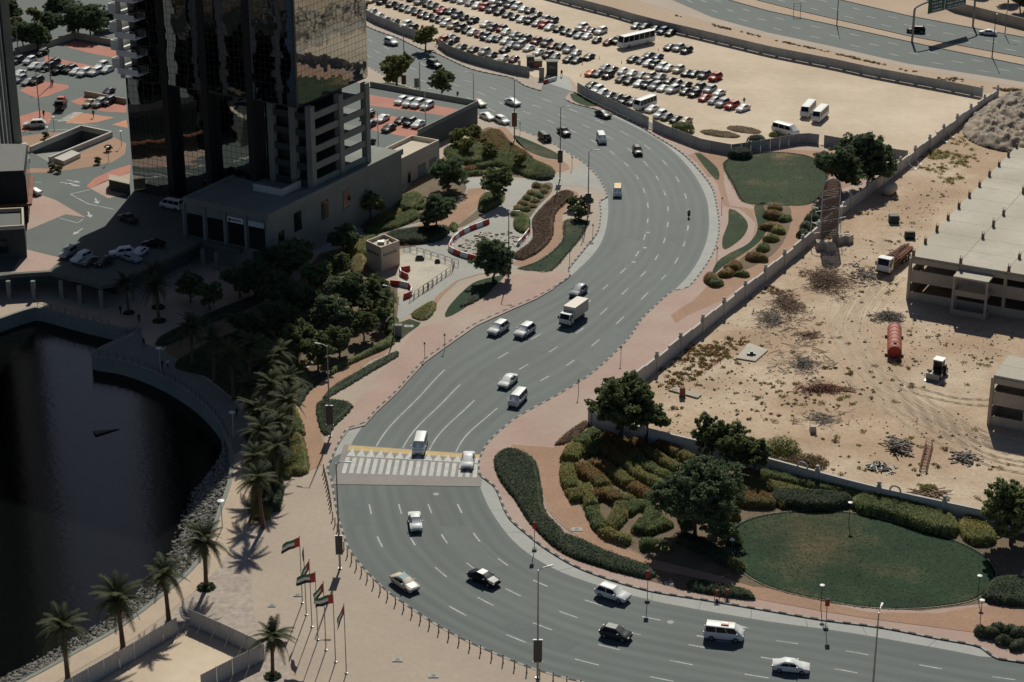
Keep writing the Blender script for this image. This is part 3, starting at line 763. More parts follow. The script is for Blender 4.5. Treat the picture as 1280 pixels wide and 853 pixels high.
# surfaces on the upper street
zz = DECK + .006
def up_sheet(name, px, m, z=zz): return sheet(name, GL(px, DECK), z, m)
up_sheet('red_paving', [(80, 58), (94, 51), (146, 62), (146, 73), (110, 66)], M['paver_red'])
up_sheet('red_paving', [(56, 70), (80, 75), (122, 84), (118, 92), (90, 90), (55, 80)], M['paver_red'])
up_sheet('red_paving', [(24, 113), (50, 101), (86, 107), (86, 110), (60, 120), (45, 123)], M['paver_red'])
up_sheet('red_paving', [(88, 127), (106, 120), (158, 128), (158, 141), (132, 140), (112, 136)], M['paver_red'])
up_sheet('orange_paving', [(82, 154), (93, 140), (143, 147), (121, 153), (100, 155)], M['paver_orange'])
up_sheet('red_paving', [(10, 150), (50, 138), (66, 142), (62, 154), (34, 164), (10, 168)], M['paver_red'])
up_sheet('orange_paving', [(140, 156), (158, 150), (160, 160)], M['paver_orange'])
up_sheet('brown_island', [(14, 173), (60, 166), (84, 166), (34, 188), (20, 210), (60, 211), (66, 206), (143, 172), (158, 180), (156, 193), (140, 203), (110, 209), (60, 216), (30, 216), (14, 200)], M['brown_sand'])
up_sheet('red_paving', [(108, 233), (118, 223), (140, 213), (163, 206), (163, 215), (130, 228), (113, 236)], M['paver_red'])
up_sheet('pink_paving', [(113, 236), (130, 227), (163, 216), (160, 243), (135, 248)], M['paver_rose'])
up_sheet('pink_paving', [(34, 238), (69, 250), (107, 272), (82, 268), (34, 288)], M['paver_rose'])
up_sheet('pink_paving', [(33, 312), (78, 323), (62, 338), (30, 340), (14, 341)], M['paver_rose'])
mb = MB()
for a, b in (((88, 243), (113, 237)), ((88, 243), (110, 255)), ((110, 255), (143, 262)), ((75, 273), (97, 279)), ((97, 279), (104, 274)), ((40, 228), (52, 228)), ((60, 150), (80, 150)), ((92, 153), (122, 158)), ((60, 163), (85, 162))):
    A = G(*a, DECK); B = G(*b, DECK); d = (B - A).normalized(); s = Vector((-d.y, d.x, 0)) * .1
    mb.prism([A - s, B - s, B + s, A + s], zz, zz + .01)
for x, y, vx, vy in ((119, 248, 4, 9), (110, 265, 4, 9), (103, 286, -6, 4), (75, 228, 6, 1), (82, 230, 6, 1), (83, 225, 5, 1)):
    A = G(x, y, DECK); d = (G(x + vx, y + vy, DECK) - A).normalized(); s = Vector((-d.y, d.x, 0))
    mb.prism([A - s * .15, A - s * .15 + d * 2, A - s * .6 + d * 2, A + d * 3.6, A + s * .6 + d * 2, A + s * .15 + d * 2, A + s * .15], zz, zz + .01)
for k in range(6):
    A = G(72 + k * 3.4, 151 - k * 1.9, DECK); mb.prism([A, A + Vector((2.2, .6, 0)), A + Vector((2.4, -.1, 0)), A + Vector((.2, -.7, 0))], zz, zz + .01)
mb.build('road_marking', M['paint_white'], up)
wall_line([(19, 68), (42, 62), (58, 60), (94, 48), (147, 58)], DECK, DECK + 1.5, M['concrete'], 'parking_wall', 'low concrete wall behind the red and grey tower car park')
wall_line([(106, 120), (158, 130)], DECK, DECK + 1.2, M['concrete'], 'low_wall', 'short low wall between purple car and parked cars')
# sunken ramp walls
rw = RAMP
o = wall_line(None, DECK, DECK + 1.1, M['white_wall'], 'ramp_wall', 'pale walls enclosing the sunken garage ramp on brown island', 'wall', .45, world=[rw[0], rw[1], rw[2], rw[3]])
for px, name in (([(17, 188), (32, 183), (36, 186), (22, 193), (38, 203), (32, 206), (15, 192)], 0), ([(68, 203), (90, 193), (101, 197), (80, 207)], 1)):
    mb = MB(); mb.prism(GL(px, DECK), DECK, DECK + .9); tag(mb.build('ramp_kerb_block', M['white_wall']), ['angled white concrete block at the foot of the garage ramp', 'rectangular white concrete slab beside the garage ramp'][name], 'concrete block')
mb = MB(); w = GL([(137, 231), (163, 238), (163, 244), (137, 238)], DECK); mb.prism(w, DECK, DECK + 2.0); mb2 = MB(); mb2.prism([p + Vector((0, 0, 0)) for p in w], DECK + 2.0, DECK + 2.2)
st_e = empty('stair_enclosure', (0, 0, 0), 0, 'black flat topped stair enclosure on pink paving by the tower', 'enclosure')
mb.build('enclosure_wall', M['dark_concrete'], st_e); mb2.build('cap', M['concrete'], st_e)
# parking deck parapets
pd = empty('parking_deck_wall', (0, 0, 0), 0, 'grey parapet wall round the raised car park next to tower', 'wall')
for a, b in (((597, 132), (463, 108)), ((522, 169), (597, 132))):
    A = G(*a, DECK); B = G(*b, DECK); d = (B - A).normalized(); s = Vector((-d.y, d.x, 0)) * .15
    A = A + d * .16
    mb = MB(); lo = [A - s, B - s, B + s, A + s]; mb.hexa([(p.x, p.y, DECK - .3) for p in lo], [(p.x, p.y, DECK + 1.1) for p in lo]); mb.build('parapet', M['concrete_grey'], pd)
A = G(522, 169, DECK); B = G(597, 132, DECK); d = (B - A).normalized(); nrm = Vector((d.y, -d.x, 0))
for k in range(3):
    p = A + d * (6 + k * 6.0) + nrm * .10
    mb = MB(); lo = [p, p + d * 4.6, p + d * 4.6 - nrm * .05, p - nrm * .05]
    mb.hexa([(q.x, q.y, .9) for q in lo], [(q.x, q.y, 3.1) for q in lo]); mb.build('painted_opening', M['shade_black'], pd)  # black sheets on the solid wall paint the shade inside the gaps
# red / grey stalls on the deck
up_sheet('red_paving', [(453, 117), (500, 125), (585, 139), (570, 147), (515, 139), (453, 131)], M['paver_red'])
up_sheet('red_paving', [(453, 148), (480, 143), (520, 152), (535, 161), (512, 172), (470, 164), (453, 158)], M['paver_red'])

# ================================================================== TOWER
tower = empty('glass_tower', P0, TA, 'tall dark mirror glass tower with concrete podium and white balconies', 'tower')
TOP = 92.0
def tbox(name, x0, x1, y0, y1, z0, z1, m):
    mb = MB(); mb.box(x0, x1, y0, y1, z0, z1); return mb.build(name, m, tower)
glass = tbox('curtain_wall', 15, 38, 3.8, 39.0, 26.5, TOP, M['mirror_glass'])
tbox('curtain_wall', 15.0, 36, 33.5, 43, DECK, 26.4, M['mirror_glass'])
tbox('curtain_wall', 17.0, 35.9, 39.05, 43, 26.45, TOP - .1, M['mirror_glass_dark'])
tbox('recessed_wall', 16.6, 35.8, 12.1, 33.4, DECK, 26.4, M['mirror_glass'])
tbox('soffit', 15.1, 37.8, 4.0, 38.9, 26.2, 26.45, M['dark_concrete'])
tbox('roof', 14.8, 38.2, 3.6, 43.2, TOP, TOP + 1.5, M['concrete_grey'])
for y in (33.6, 24.4, 14.2):
    tbox('pier', 14.75, 16.55, y - .65, y + .65, DECK, TOP - .3, M['black'])
for x in (36.05,):
    tbox('edge_trim', 14.8, 15.3, 3.55, 3.95, 26.3, TOP - .2, M['dark_concrete'])
# car park block under the glass
for x in (16.5, 25.6, 34.3):
    tbox('car_park_column', x, x + 1.3, 1.9, 3.1, 10.8, 26.2, M['concrete_grey'])
for y in (5.6, 10.4):
    tbox('car_park_column', 16.5, 17.7, y, y + 1.2, 10.8, 26.2, M['concrete_grey'])
for k in range(5):
    z = 10.9 + k * 3.15
    tbox('spandrel', 17.8, 34.2, 2.15, 2.45, z, z + 1.25, M['concrete_grey'])
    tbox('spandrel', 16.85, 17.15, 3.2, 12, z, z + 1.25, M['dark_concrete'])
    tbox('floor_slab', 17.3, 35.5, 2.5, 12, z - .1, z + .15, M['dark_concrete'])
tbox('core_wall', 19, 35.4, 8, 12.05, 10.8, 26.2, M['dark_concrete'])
# balconies
nfl = int((TOP - 28) / 3.45)
bal = MB(); bal.box(13.4, 14.98, 38.6, 43.4, 0, .25); bal.box(13.4, 13.55, 38.6, 43.4, .26, 1.15); bal.box(13.56, 14.98, 43.25, 43.4, .26, 1.15)
bal_me = bal.mesh('balcony', M['balcony_white'])
sb = MB(); sb.box(15.0, 22, 43.02, 46.0, 0, .25); sb.box(15.0, 15.15, 43.02, 46.0, .26, 1.9); sb.box(15.16, 22, 45.85, 46.0, .26, 1.9); sb.box(21.85, 22, 43.02, 45.84, .26, 1.9)
sb_me = sb.mesh('side_balcony', M['balcony_white'])
rl = MB()
for y in np.arange(38.8, 43.3, .5): rl.bar((13.48, y, 1.15), (13.48, y, 1.55), .04)
rl.bar((13.48, 38.6, 1.57), (13.48, 43.4, 1.57), .06); rl_me = rl.mesh('railing', M['pale_steel'])
for k in range(nfl):
    z = 27.5 + k * 3.45
    b_ = link('balcony', bal_me, tower, (0, 0, z)); link('railing', rl_me, b_)
    link('side_balcony', sb_me, tower, (0, 0, z + .4))
tbox('corner_column', 14.0, 14.6, 42.6, 43.3, 26.5, TOP - .2, M['white_wall'])
# podium
pod = MB(); pod.box(0.3, 43.6, 0.3, 14.9, .12, 10.2); pod.box(0.3, 14.9, 14.95, 18.6, .12, 10.2)
pod.build('podium_wall', M['concrete_grey'], tower)
tbox('podium_roof', 0, 43.8, 0, 15.2, 10.2, 10.8, M['concrete_grey']); tbox('podium_roof', 0, 15.1, 15.25, 18.9, 10.2, 10.8, M['concrete_grey'])
tbox('roof_parapet', 0, 43.8, 0, .35, 10.8, 11.3, M['concrete_grey']); tbox('roof_parapet', 0, .35, .4, 18.9, 10.8, 11.3, M['concrete_grey']); tbox('roof_parapet', .4, 15, 18.5, 18.9, 10.8, 11.3, M['concrete_grey'])
tbox('roof_wall', 10.5, 10.8, 4.5, 11, 10.8, 12.1, M['white_wall']); tbox('roof_wall', 10.85, 16.4, 4.5, 4.8, 10.8, 12.1, M['white_wall'])
for x, w, z0, z1 in ((8, 2.2, 5.5, 9), (16.5, 2.2, 5.2, 8.6), (23.5, 2.2, 5.2, 8.6), (3.2, 1.6, 2, 7)):
    f_ = tbox('podium_window', x, x + w, .20, .32, z0, z1, M['window'])
    tbox('window_sill', x - .1, x + w + .1, .1, .2, z0 - .15, z0, M['concrete_grey'])
for k in range(4):
    y = .8 + k * 4.6
    tbox('shop_window', .20, .32, y, y + 3.7, DECK + .2, 8.4, M['window'])
for k in range(5):
    y = .25 + k * 4.6
    tbox('shop_pilaster', -.15, .25, y - .1, y + .45, DECK, 10.2, M['concrete_grey'])
sgn = tbox('shop_sign', -.05, .15, 5.5, 9.0, 8.5, 9.5, M['white']); tbox('shop_sign', -.05, .15, 1.0, 4.4, 8.5, 9.5, M['pale_steel'])
sgm = MB()
for k in range(9): sgm.box(-.1, -.06, 6.0 + k * .25, 6.0 + k * .25 + .15, 8.85, 9.15)
sgm.lathe([(.3, 0), (.3, .03)], 12); sgm.v = sgm.v[:72] + [(-.06 - z, 8.5 + x, 9.0 + y) for x, y, z in sgm.v[72:]]
sgm.build('sign_lettering', M['dark_steel'], sgn)

# cream service building next to the deck
cbx = empty('service_building', (0, 0, 0), 0, 'small cream flat roofed building beside the raised car park', 'building')
c = [TP(44.2, .6), TP(44.2, 6.6), TP(56, 6.6), TP(56, .6)]
c = GL([(505, 197), (520, 170), (548, 175), (538, 201)], 6.0)
cA = G(549, 175, 6.0); cB = cA - ax_a * 14.5; cw = ax_b * 6.6
c = [cB, cA, cA + cw, cB + cw]
mb = MB(); mb.prism(c, .12, 5.2); mb.build('wall', M['cream'], cbx)
mb = MB()
for i in range(4):
    a, b = c[i], c[(i + 1) % 4]; d = (b - a).normalized(); s = Vector((-d.y, d.x, 0)) * .3
    lo = [a, b - d * .3, b - d * .3 + s, a + s]
    mb.hexa([(p.x, p.y, 5.2) for p in lo], [(p.x, p.y, 6.0) for p in lo])
mb.build('parapet', M['cream'], cbx)
for t, m, w, h in ((2.5, M['window'], 1.0, 2.2), (6.2, M['concrete_grey'], 3.0, 2.6), (10.6, M['concrete_grey'], 2.6, 2.6)):
    p = cB + ax_a * t - ax_b * .06; mb = MB(); lo = [p, p + ax_a * w, p + ax_a * w + ax_b * .1, p + ax_b * .1]
    mb.hexa([(q.x, q.y, .2) for q in lo], [(q.x, q.y, .2 + h) for q in lo]); mb.build('door', m, cbx)

# ================================================================== LEFT TOWER AND ITS PODIUM
lt = empty('left_tower', (-95.5, 365, 0), 0, 'dark residential tower with grey edge fin cut by the photo edge', 'tower')
def lbox(name, pts, z0, z1, m, par=lt):
    mb = MB(); mb.prism([Vector(p) - Vector((-101, 365, 0)) for p in pts], z0, z1); return mb.build(name, m, par)
lbox('wall', [(-99.5, 350, 0), (-107.5, 398, 0), (-160, 398, 0), (-160, 350, 0)], DECK, 138, M['mirror_glass_dark'])
lbox('unseen_wing', [(-104, 326, 0), (-104, 349.9, 0), (-170, 349.9, 0), (-170, 326, 0)], -4, 120, M['mirror_glass_dark'])  # unseen block, added so the glass tower has something dark to reflect
for k in range(6): lbox('streak_fin', [(-101.3 - k * 1.33, 352 + k * 8, 0), (-99.6 - k * 1.33, 352.3 + k * 8, 0), (-99.9 - k * 1.33, 354 + k * 8, 0), (-101.6 - k * 1.33, 353.7 + k * 8, 0)], DECK, 137, M['fin_grey'])  # fins added for the grey streaks they reflect into the tower glass
for k in range(4): lbox('streak_fin', [(-104.1, 328 + k * 6, 0), (-103.3, 328 + k * 6, 0), (-103.3, 329.4 + k * 6, 0), (-104.1, 329.4 + k * 6, 0)], DECK, 119, M['fin_grey'])  # more added fins, out of view, for the same streaked reflection
lbox('edge_fin', [(-107.0, 397.5, 0), (-105.6, 398.5, 0), (-107.2, 400.2, 0), (-108.6, 399, 0)], DECK, 138, M['concrete_grey'])
for k in range(12):
    lbox('side_panel', [(-109, 402, 0), (-107.4, 403, 0), (-109.5, 412, 0), (-111, 412, 0)], 11 + k * 3.2, 14.0 + k * 3.2, M['rust'])
lbox('core', [(-111.2, 402.5, 0), (-109.3, 403.2, 0), (-110.6, 412, 0), (-130, 412, 0)], DECK, 60, M['dark_concrete'])
pb = empty('dark_podium', (-101, 365, 0), 0, 'black glazed podium block below the left tower', 'building')
a0 = G(36, 278, DECK); a1 = a0 + Vector((-8, 14, 0))
lbox('wall', [a0, a0 + Vector((-3, 16, 0)), a0 + Vector((-30, 16, 0)), a0 + Vector((-30, -4, 0))], DECK, 14, M['black'], pb)
lbox('glazing', [a0 + Vector((.15, .3, 0)), a0 + Vector((-2.7, 15.5, 0)), a0 + Vector((-4, 15, 0)), a0 + Vector((-1.5, .3, 0))], 6.2, 13, M['window'], pb)
lbox('canopy', [a0 + Vector((1, -.6, 0)), a0 + Vector((-2, 15.5, 0)), a0 + Vector((-6, 15.5, 0)), a0 + Vector((-29, -5, 0))], 7.4, 7.8, M['rust'], pb)
lb = empty('low_block', (-101, 365, 0), 0, 'low dark block with pale roof terrace in front of left tower', 'building')
b0 = G(34, 322, DECK)
ft = [b0, b0 + Vector((-2.2, 9.5, 0)), b0 + Vector((-13, 8, 0)), b0 + Vector((-13, -2.4, 0))]
lbox('wall', ft, DECK, 9.3, M['dark_concrete'], lb)
for i in range(4):
    a, b = ft[i], ft[(i + 1) % 4]; d = (b - a).normalized(); s = Vector((-d.y, d.x, 0)) * .35
    lbox('parapet', [a, b - d * .35, b - d * .35 + s, a + s], 9.3, 10.0, M['cream'], lb)
for k in range(2):
    a = b0 + Vector((-3.0 - k * 5, -.05 - k * .93, 0))
    lbox('window', [a + Vector((0, -.56, 0)), a + Vector((0, -.46, 0)), a + Vector((-3.4, -1.09, 0)), a + Vector((-3.4, -1.19, 0))], 5, 7.6, M['window'], lb)

# ================================================================== UNFINISHED CONCRETE BUILDINGS
def frame_building(name, corner, e1, n1, s1, e2, n2, s2, z_roof, label, stub_rows, bay=None, left_open=False):
    """two storeys of columns, slabs and half-height walls; corner = near left, e1 runs back, e2 runs right"""
    root = empty(name, corner, math.atan2(e2.y, e2.x), label, 'building')
    # local x along e2, local y along e1
    W, D = n2 * s2, n1 * s1
    h = z_roof / 2
    for i in range(n2):
        for j in range(n1):
            mb = MB(); mb.box(i * s2 + .03, (i + 1) * s2 - .03, j * s1 + .03, (j + 1) * s1 - .03, z_roof - .35, z_roof); mb.build('roof_slab', M['concrete_pale'], root)
    mb = MB(); mb.box(.1, W - .1, .1, D - .1, h - .3, h); mb.build('floor_slab', M['concrete'], root)
    mb = MB(); mb.box(.05, W - .05, 1.2, D - .05, z_roof - .55, z_roof - .37); mb.build('roof_beam', M['concrete'], root)
    for i in range(n2 + 1):
        for j in (range(n1 + 1) if i == 0 else (0,)):
            x, y = i * s2, j * s1
            mb = MB(); mb.box(x - .25, x + .25, y - .25, y + .25, 0, z_roof - .36); mb.build('column', M['concrete'], root)
    for i in range(n2):
        x0, x1 = i * s2 + .26, (i + 1) * s2 - .26
        for z0, z1 in ((0, 1.5), (h - .7, h + 1.5), (z_roof - 1.3, z_roof - .36)):
            mb = MB(); mb.box(x0, x1, -.12, .12, z0 + .01, z1 - .01); mb.build('front_wall', M['concrete'], root)
    for j in range(n1):
        y0, y1 = j * s1 + .26, (j + 1) * s1 - .26
        for z0, z1 in ((0, 2.6), (h - .5, h + 1.4), (z_roof - 1.0, z_roof - .36)):
            mb = MB(); mb.box(-.12, .12, y0, y1, z0 + .01, z1 - .01); mb.build('side_wall', M['concrete'], root)
    mb = MB(); mb.box(.3, W - .2, D * .5, D * .5 + .2, 0.02, h - .35); mb.box(.3, W - .2, D * .5, D * .5 + .2, h + .02, z_roof - .6); mb.build('inner_wall', M['concrete'], root)
    for i in range(n2 + 1):
        for j in range(n1 + 1):
            if (stub_rows == 'all' and (i == 0 or (i < 4 and random.random() < .75))) or (stub_rows != 'all' and (i, j) in stub_rows):
                hgt = random.uniform(.8, 1.15); mb = MB(); x, y = i * s2 + .3, j * s1 + .3
                if x > W: x = W - .35
                if y > D: y = D - .35
                mb.box(x - .22, x + .22, y - .22, y + .22, z_roof, z_roof + hgt)
                for a, b in ((-.15, -.15), (.15, .15), (-.15, .15)): mb.bar((x + a, y + b, z_roof + hgt), (x + a, y + b, z_roof + hgt + .5), .04)
                mb.build('column_stub', M['wood'], root)
    if bay:
        x0, x1, y0, zt = bay
        for x in (x0, x1):
            mb = MB(); mb.box(x - .2, x + .2, y0 - .2, y0 + .2, 0, zt - .3); mb.build('bay_column', M['concrete'], root)
        mb = MB(); mb.box(x0 - .2, x1 + .2, y0 - .3, -.3, zt - .3, zt); mb.build('bay_roof', M['concrete_pale'], root)
        for z0, z1 in ((0, .9), (h - .5, h + .5)):
            mb = MB(); mb.box(x0 + .21, x1 - .21, y0 - .1, y0 + .1, z0 + .01, z1); mb.build('bay_wall', M['concrete'], root)
            for x in (x0, x1):
                mb = MB(); mb.box(x - .1, x + .1, y0 + .21, -.3, z0 + .01, z1); mb.build('bay_wall', M['concrete'], root)
    return root
A0 = G(1139, 320, 7.9); A1 = G(1254, 200, 7.9)
e1 = (A1 - A0); s1 = 6.9; n1 = int(round(e1.length / s1)) + 1; e1.normalize(); e2 = Vector((e1.y, -e1.x, 0))
A0.z = .01
frame_building('unfinished_building', A0, e1, n1, s1, e2, 7, 8.2, 7.9, 'unfinished two storey concrete building with column stubs on its roof', 'all', (8.6, 14.2, -3.2, 6.9))
B0 = G(1242, 469, 8.0); B1 = G(1262, 446, 8.0); e1b = Vector((e1.x, e1.y, 0)); e2b = Vector((e1b.y, -e1b.x, 0)); B0.z = .01
frame_building('open_house_shell', B0, e1b, 2, 4.2, e2b, 4, 5.2, 8.0, 'small open concrete frame of two storeys by the photo edge', [(2, 1)])
# ================================================================== FENCES AND WALLS
def hoarding(px, label, h=2.3, pw=2.4, m='hoarding', cat='fence', world=None, stays=0, blocks=True, z=0.0):
    pts = world or GL(px)
    root = empty('hoarding_fence', pts[0], 0, label, cat)
    o = pts[0]
    S = resample(pts, pw)
    # corrugated panel mesh along +x
    mb = MB(); n = 10
    prof = []
    for i in range(n + 1):
        x = i / n * (pw - .06); y = .035 if (i % 2) else -.035
        prof.append((x, y))
    for i in range(n):
        (x0, y0), (x1, y1) = prof[i], prof[i + 1]
        mb.poly([(x0, y0, .08), (x1, y1, .08), (x1, y1, h), (x0, y0, h)])
        mb.poly([(x0, y0 + .03, .08), (x0, y0 + .03, h), (x1, y1 + .03, h), (x1, y1 + .03, .08)])
        mb.poly([(x0, y0, h), (x1, y1, h), (x1, y1 + .03, h), (x0, y0 + .03, h)])
    pm = mb.mesh('panel', M[m])
    mb = MB(); mb.box(-.04, .04, -.10, -.045, 0, h + .05); pom = mb.mesh('post', M['pale_steel'])
    mb = MB(); mb.box(-.4, .4, -.9, -.5, 0, .3); bm_ = mb.mesh('ballast_block', M['concrete'])
    for i, ((a, d), (b, _)) in enumerate(zip(S, S[1:])):
        d = (b - a)
        p = link('panel', pm, root, a - o + Vector((0, 0, z)), math.atan2(d.y, d.x)); p.scale.x = d.length / pw
        q = link('post', pom, root, a - o + Vector((0, 0, z)), math.atan2(d.y, d.x))
        if blocks and i % 2 == 0: link('ballast_block', bm_, root, a - o + Vector((0, 0, z)), math.atan2(d.y, d.x))
    if stays:
        for i, (a, d) in enumerate(S[:-1]):
            if i % stays == 0:
                nrm = Vector((d.y, -d.x, 0))
                mb = MB(); mb.bar(a - o + nrm * .15 + Vector((0, 0, h * .9)), a - o + nrm * 1.6 + Vector((0, 0, .08)), .06); mb.build('stay', M['pale_steel'], root)
    return root
hoarding([(600, -24), (722, 9), (765, 20), (795, 29), (830, 38), (865, 46), (960, 69), (1045, 86), (1085, 95), (1175, 112), (1236, 124)], 'long grey hoarding fence between the sandy lot and the highway')
hoarding([(722, 116), (735, 124), (765, 138), (790, 150), (815, 162)], 'pale grey hoarding beside the lot entrance in front of parked minibus', 2.4, 2.4, 'hoarding_pale')
hoarding([(816, 162), (830, 169), (877, 187), (915, 194), (960, 187), (1005, 179), (1030, 182)], 'grey hoarding curving behind the dry bed at the lot corner')
hoarding([(1030, 182), (1075, 190), (1120, 200), (1143, 203)], 'short run of hoarding behind the large tree, meeting the site wall')
hoarding([(400, -14), (440, 13), (470, 30), (500, 42), (540, 56)], 'pale hoarding along the road ending at the dark bushy tree', 2.3, 2.4, 'hoarding_pale')
hoarding([(548, 59), (560, 68), (580, 76), (600, 82), (640, 92), (667, 97)], 'dark grey hoarding curving along the road towards the lot gate', 2.3, 2.4)
hoarding([(72, 880), (150, 836), (239, 783)], 'hoarding side of sandy enclosure next to the palm lined promenade', 2.4, 2.4, 'hoarding_pale', stays=0)
hoarding([(239, 783), (290, 806), (330, 825)], 'back run of the sandy enclosure hoarding, braced with stays', 2.4, 2.4, 'hoarding_pale', stays=1, blocks=False)
hoarding([(331, 826), (290, 846), (240, 872)], 'hoarding side of sandy enclosure next to the palm by the flags', 2.4, 2.4, 'hoarding_pale', stays=2, blocks=False)
lay('enclosure_sand', [(239, 786), (326, 826), (240, 870), (90, 876)], Z3, M['lot_sand'], smooth_=False)

# site wall with stepped panels, caps and gate-post balls
def site_wall(px, name, label, pl, h, arches=False, steps=True):
    pts = GL(px); root = empty(name, pts[0], 0, label, 'wall'); o = pts[0]
    S = resample(pts, pl)
    for i, ((a, _), (b, __)) in enumerate(zip(S, S[1:])):
        d = b - a; L = d.length; rz = math.atan2(d.y, d.x)
        hh = h + (.18 * ((i * 7) % 3 - 1) if steps else 0)
        mb = MB(); mb.box(.02, L - .02, -.12, .12, 0, hh); p = mb.build('wall_panel', M['white_wall'], root, a - o, rz)
        mb = MB(); mb.box(.0, L, -.18, .18, hh, hh + .12); mb.build('coping', M['white_wall'], p)
        if i % 2 == 0:
            mb = MB(); mb.box(-.28, .28, -.28, .28, 0, h + .5); mb.lathe([(.10, h + .5), (.28, h + .62), (.33, h + .8), (.28, h + .98), (.1, h + 1.08)], 8)
            q = mb.build('pillar', M['white_wall'], root, a - o, rz, smooth_angle=40)
            if arches:
                q.data.materials[0] = M['white_wall']
        if arches and i % 3 == 1:
            mb = MB(); mb.tube([(L / 2 + .75 * math.cos(t), 0, hh + .1 + .75 * math.sin(t)) for t in np.linspace(0, math.pi, 9)], .13, 6); mb.build('arch_hoop', M['white_wall'], root, a - o, rz)
    return root
site_wall([(1246, 124), (1200, 157), (1120, 219), (1055, 267), (1002, 315), (960, 350), (905, 394), (852, 438), (790, 488), (737, 531)], 'site_wall', 'long stepped concrete wall with ball topped pillars along the building site', 4.4, 2.3)
site_wall([(738, 532), (790, 549), (870, 568), (960, 591), (1080, 624), (1147, 639), (1230, 657), (1290, 670), (1400, 693)], 'garden_wall', 'pale garden wall with small hoops on top behind the clipped hedges', 4.6, 2.2, True, False)
# wall beyond the highway
wall_line([(1130, -16), (1192, 14), (1280, 36), (1400, 62)], 0, 2.6, M['concrete'], 'highway_wall', 'brown boundary wall beyond the highway in front of dark trees')
# quay railing: rails and balusters
def railing(pts, name, label, z=.22, gap=1.6, h=1.05, m='dark_steel'):
    S = resample(pts, gap); root = empty(name, S[0][0], 0, label, 'railing'); o = S[0][0]
    mb = MB(); mb.box(-.035, .035, -.035, .035, 0, h); pm = mb.mesh('baluster', M[m])
    for p, d in S: link('baluster', pm, root, p - o + Vector((0, 0, z)))
    mb = MB()
    for hz in (h, h * .55): mb.tube([p - o + Vector((0, 0, z + hz)) for p, d in S], .03, 5)
    mb.build('rail', M[m], root)
i0 = min(range(len(quay_w)), key=lambda i: (quay_w[i] - G(115, 446)).length); i1 = min(range(len(quay_w)), key=lambda i: (quay_w[i] - G(284, 560)).length)
def inset(pts, w):
    out = []
    for i, p in enumerate(pts):
        d = (pts[min(i + 1, len(pts) - 1)] - pts[max(i - 1, 0)]).normalized()
        out.append(p + Vector((-d.y, d.x, 0)) * w)
    return out
railing(inset(quay_w[i0:i1], .2), 'quay_railing', 'dark railing along the curved quay in the tower shade')
j0 = min(range(len(quay_w)), key=lambda i: (quay_w[i] - G(46, 386)).length); j1 = min(range(len(quay_w)), key=lambda i: (quay_w[i] - G(165, 412)).length)
railing(inset(quay_w[j0:j1], .2), 'quay_railing', 'dark railing on the straight quay below the street deck')
# riprap below the promenade
k0 = min(range(len(quay_w)), key=lambda i: (quay_w[i] - G(282, 546)).length)
ico = [(0, 0, 1), (.89, 0, .45), (.28, .85, .45), (-.72, .53, .45), (-.72, -.53, .45), (.28, -.85, .45), (.72, .53, -.45), (-.28, .85, -.45), (-.89, 0, -.45), (-.28, -.85, -.45), (.72, -.53, -.45), (0, 0, -1)]
icf = [(0, 1, 2), (0, 2, 3), (0, 3, 4), (0, 4, 5), (0, 5, 1), (1, 6, 2), (2, 7, 3), (3, 8, 4), (4, 9, 5), (5, 10, 1), (6, 7, 2), (7, 8, 3), (8, 9, 4), (9, 10, 5), (10, 6, 1), (11, 7, 6), (11, 8, 7), (11, 9, 8), (11, 10, 9), (11, 6, 10)]
mb = MB()
seg = quay_w[k0:]
for p, d in resample(seg, .42):
    nrm = Vector((d.y, -d.x, 0)); f = min(1, (p - seg[0]).length / 14)
    for k in range(int(4 + 16 * f)):
        t = random.random(); w = .3 + t * 6.0 * f
        c = p + nrm * w + d * random.uniform(-.4, .4); c.z = -.35 - 2.3 * t ** .9 + random.uniform(-.12, .12)
        r = random.uniform(.12, .36); b0 = len(mb.v)
        s = [r * random.uniform(.6, 1.2) for _ in range(3)]
        a = random.random() * 6.28; ca, sa = math.cos(a), math.sin(a)
        for x, y, z in ico:
            j = random.uniform(.8, 1.15); x, y, z = x * s[0] * j, y * s[1] * j, z * s[2] * .8 * j
            mb.v.append((c.x + x * ca - y * sa, c.y + x * sa + y * ca, c.z + z))
        for t_ in icf: mb.face([b0 + i for i in t_])
tag(mb.build('riprap', M['rock']), 'loose grey rocks sloping from the promenade into the water', 'rocks', kind='stuff')
# slope under the rocks
mb = MB(); S = resample(seg, 2)
for (a, d), (b, e) in zip(S, S[1:]):
    n1_ = Vector((d.y, -d.x, 0)); n2_ = Vector((e.y, -e.x, 0)); f1 = min(1, (a - seg[0]).length / 14); f2 = min(1, (b - seg[0]).length / 14)
    mb.poly([(*(a - n1_ * .1).xy, -.35), (*(b - n2_ * .1).xy, -.35), (*(b + n2_ * 6.4 * f2).xy, -2.9), (*(a + n1_ * 6.4 * f1).xy, -2.9)])
    mb.f[-1] = mb.f[-1][::-1]
o = mb.build('rock_bank', M['rock']); o['kind'] = 'structure'
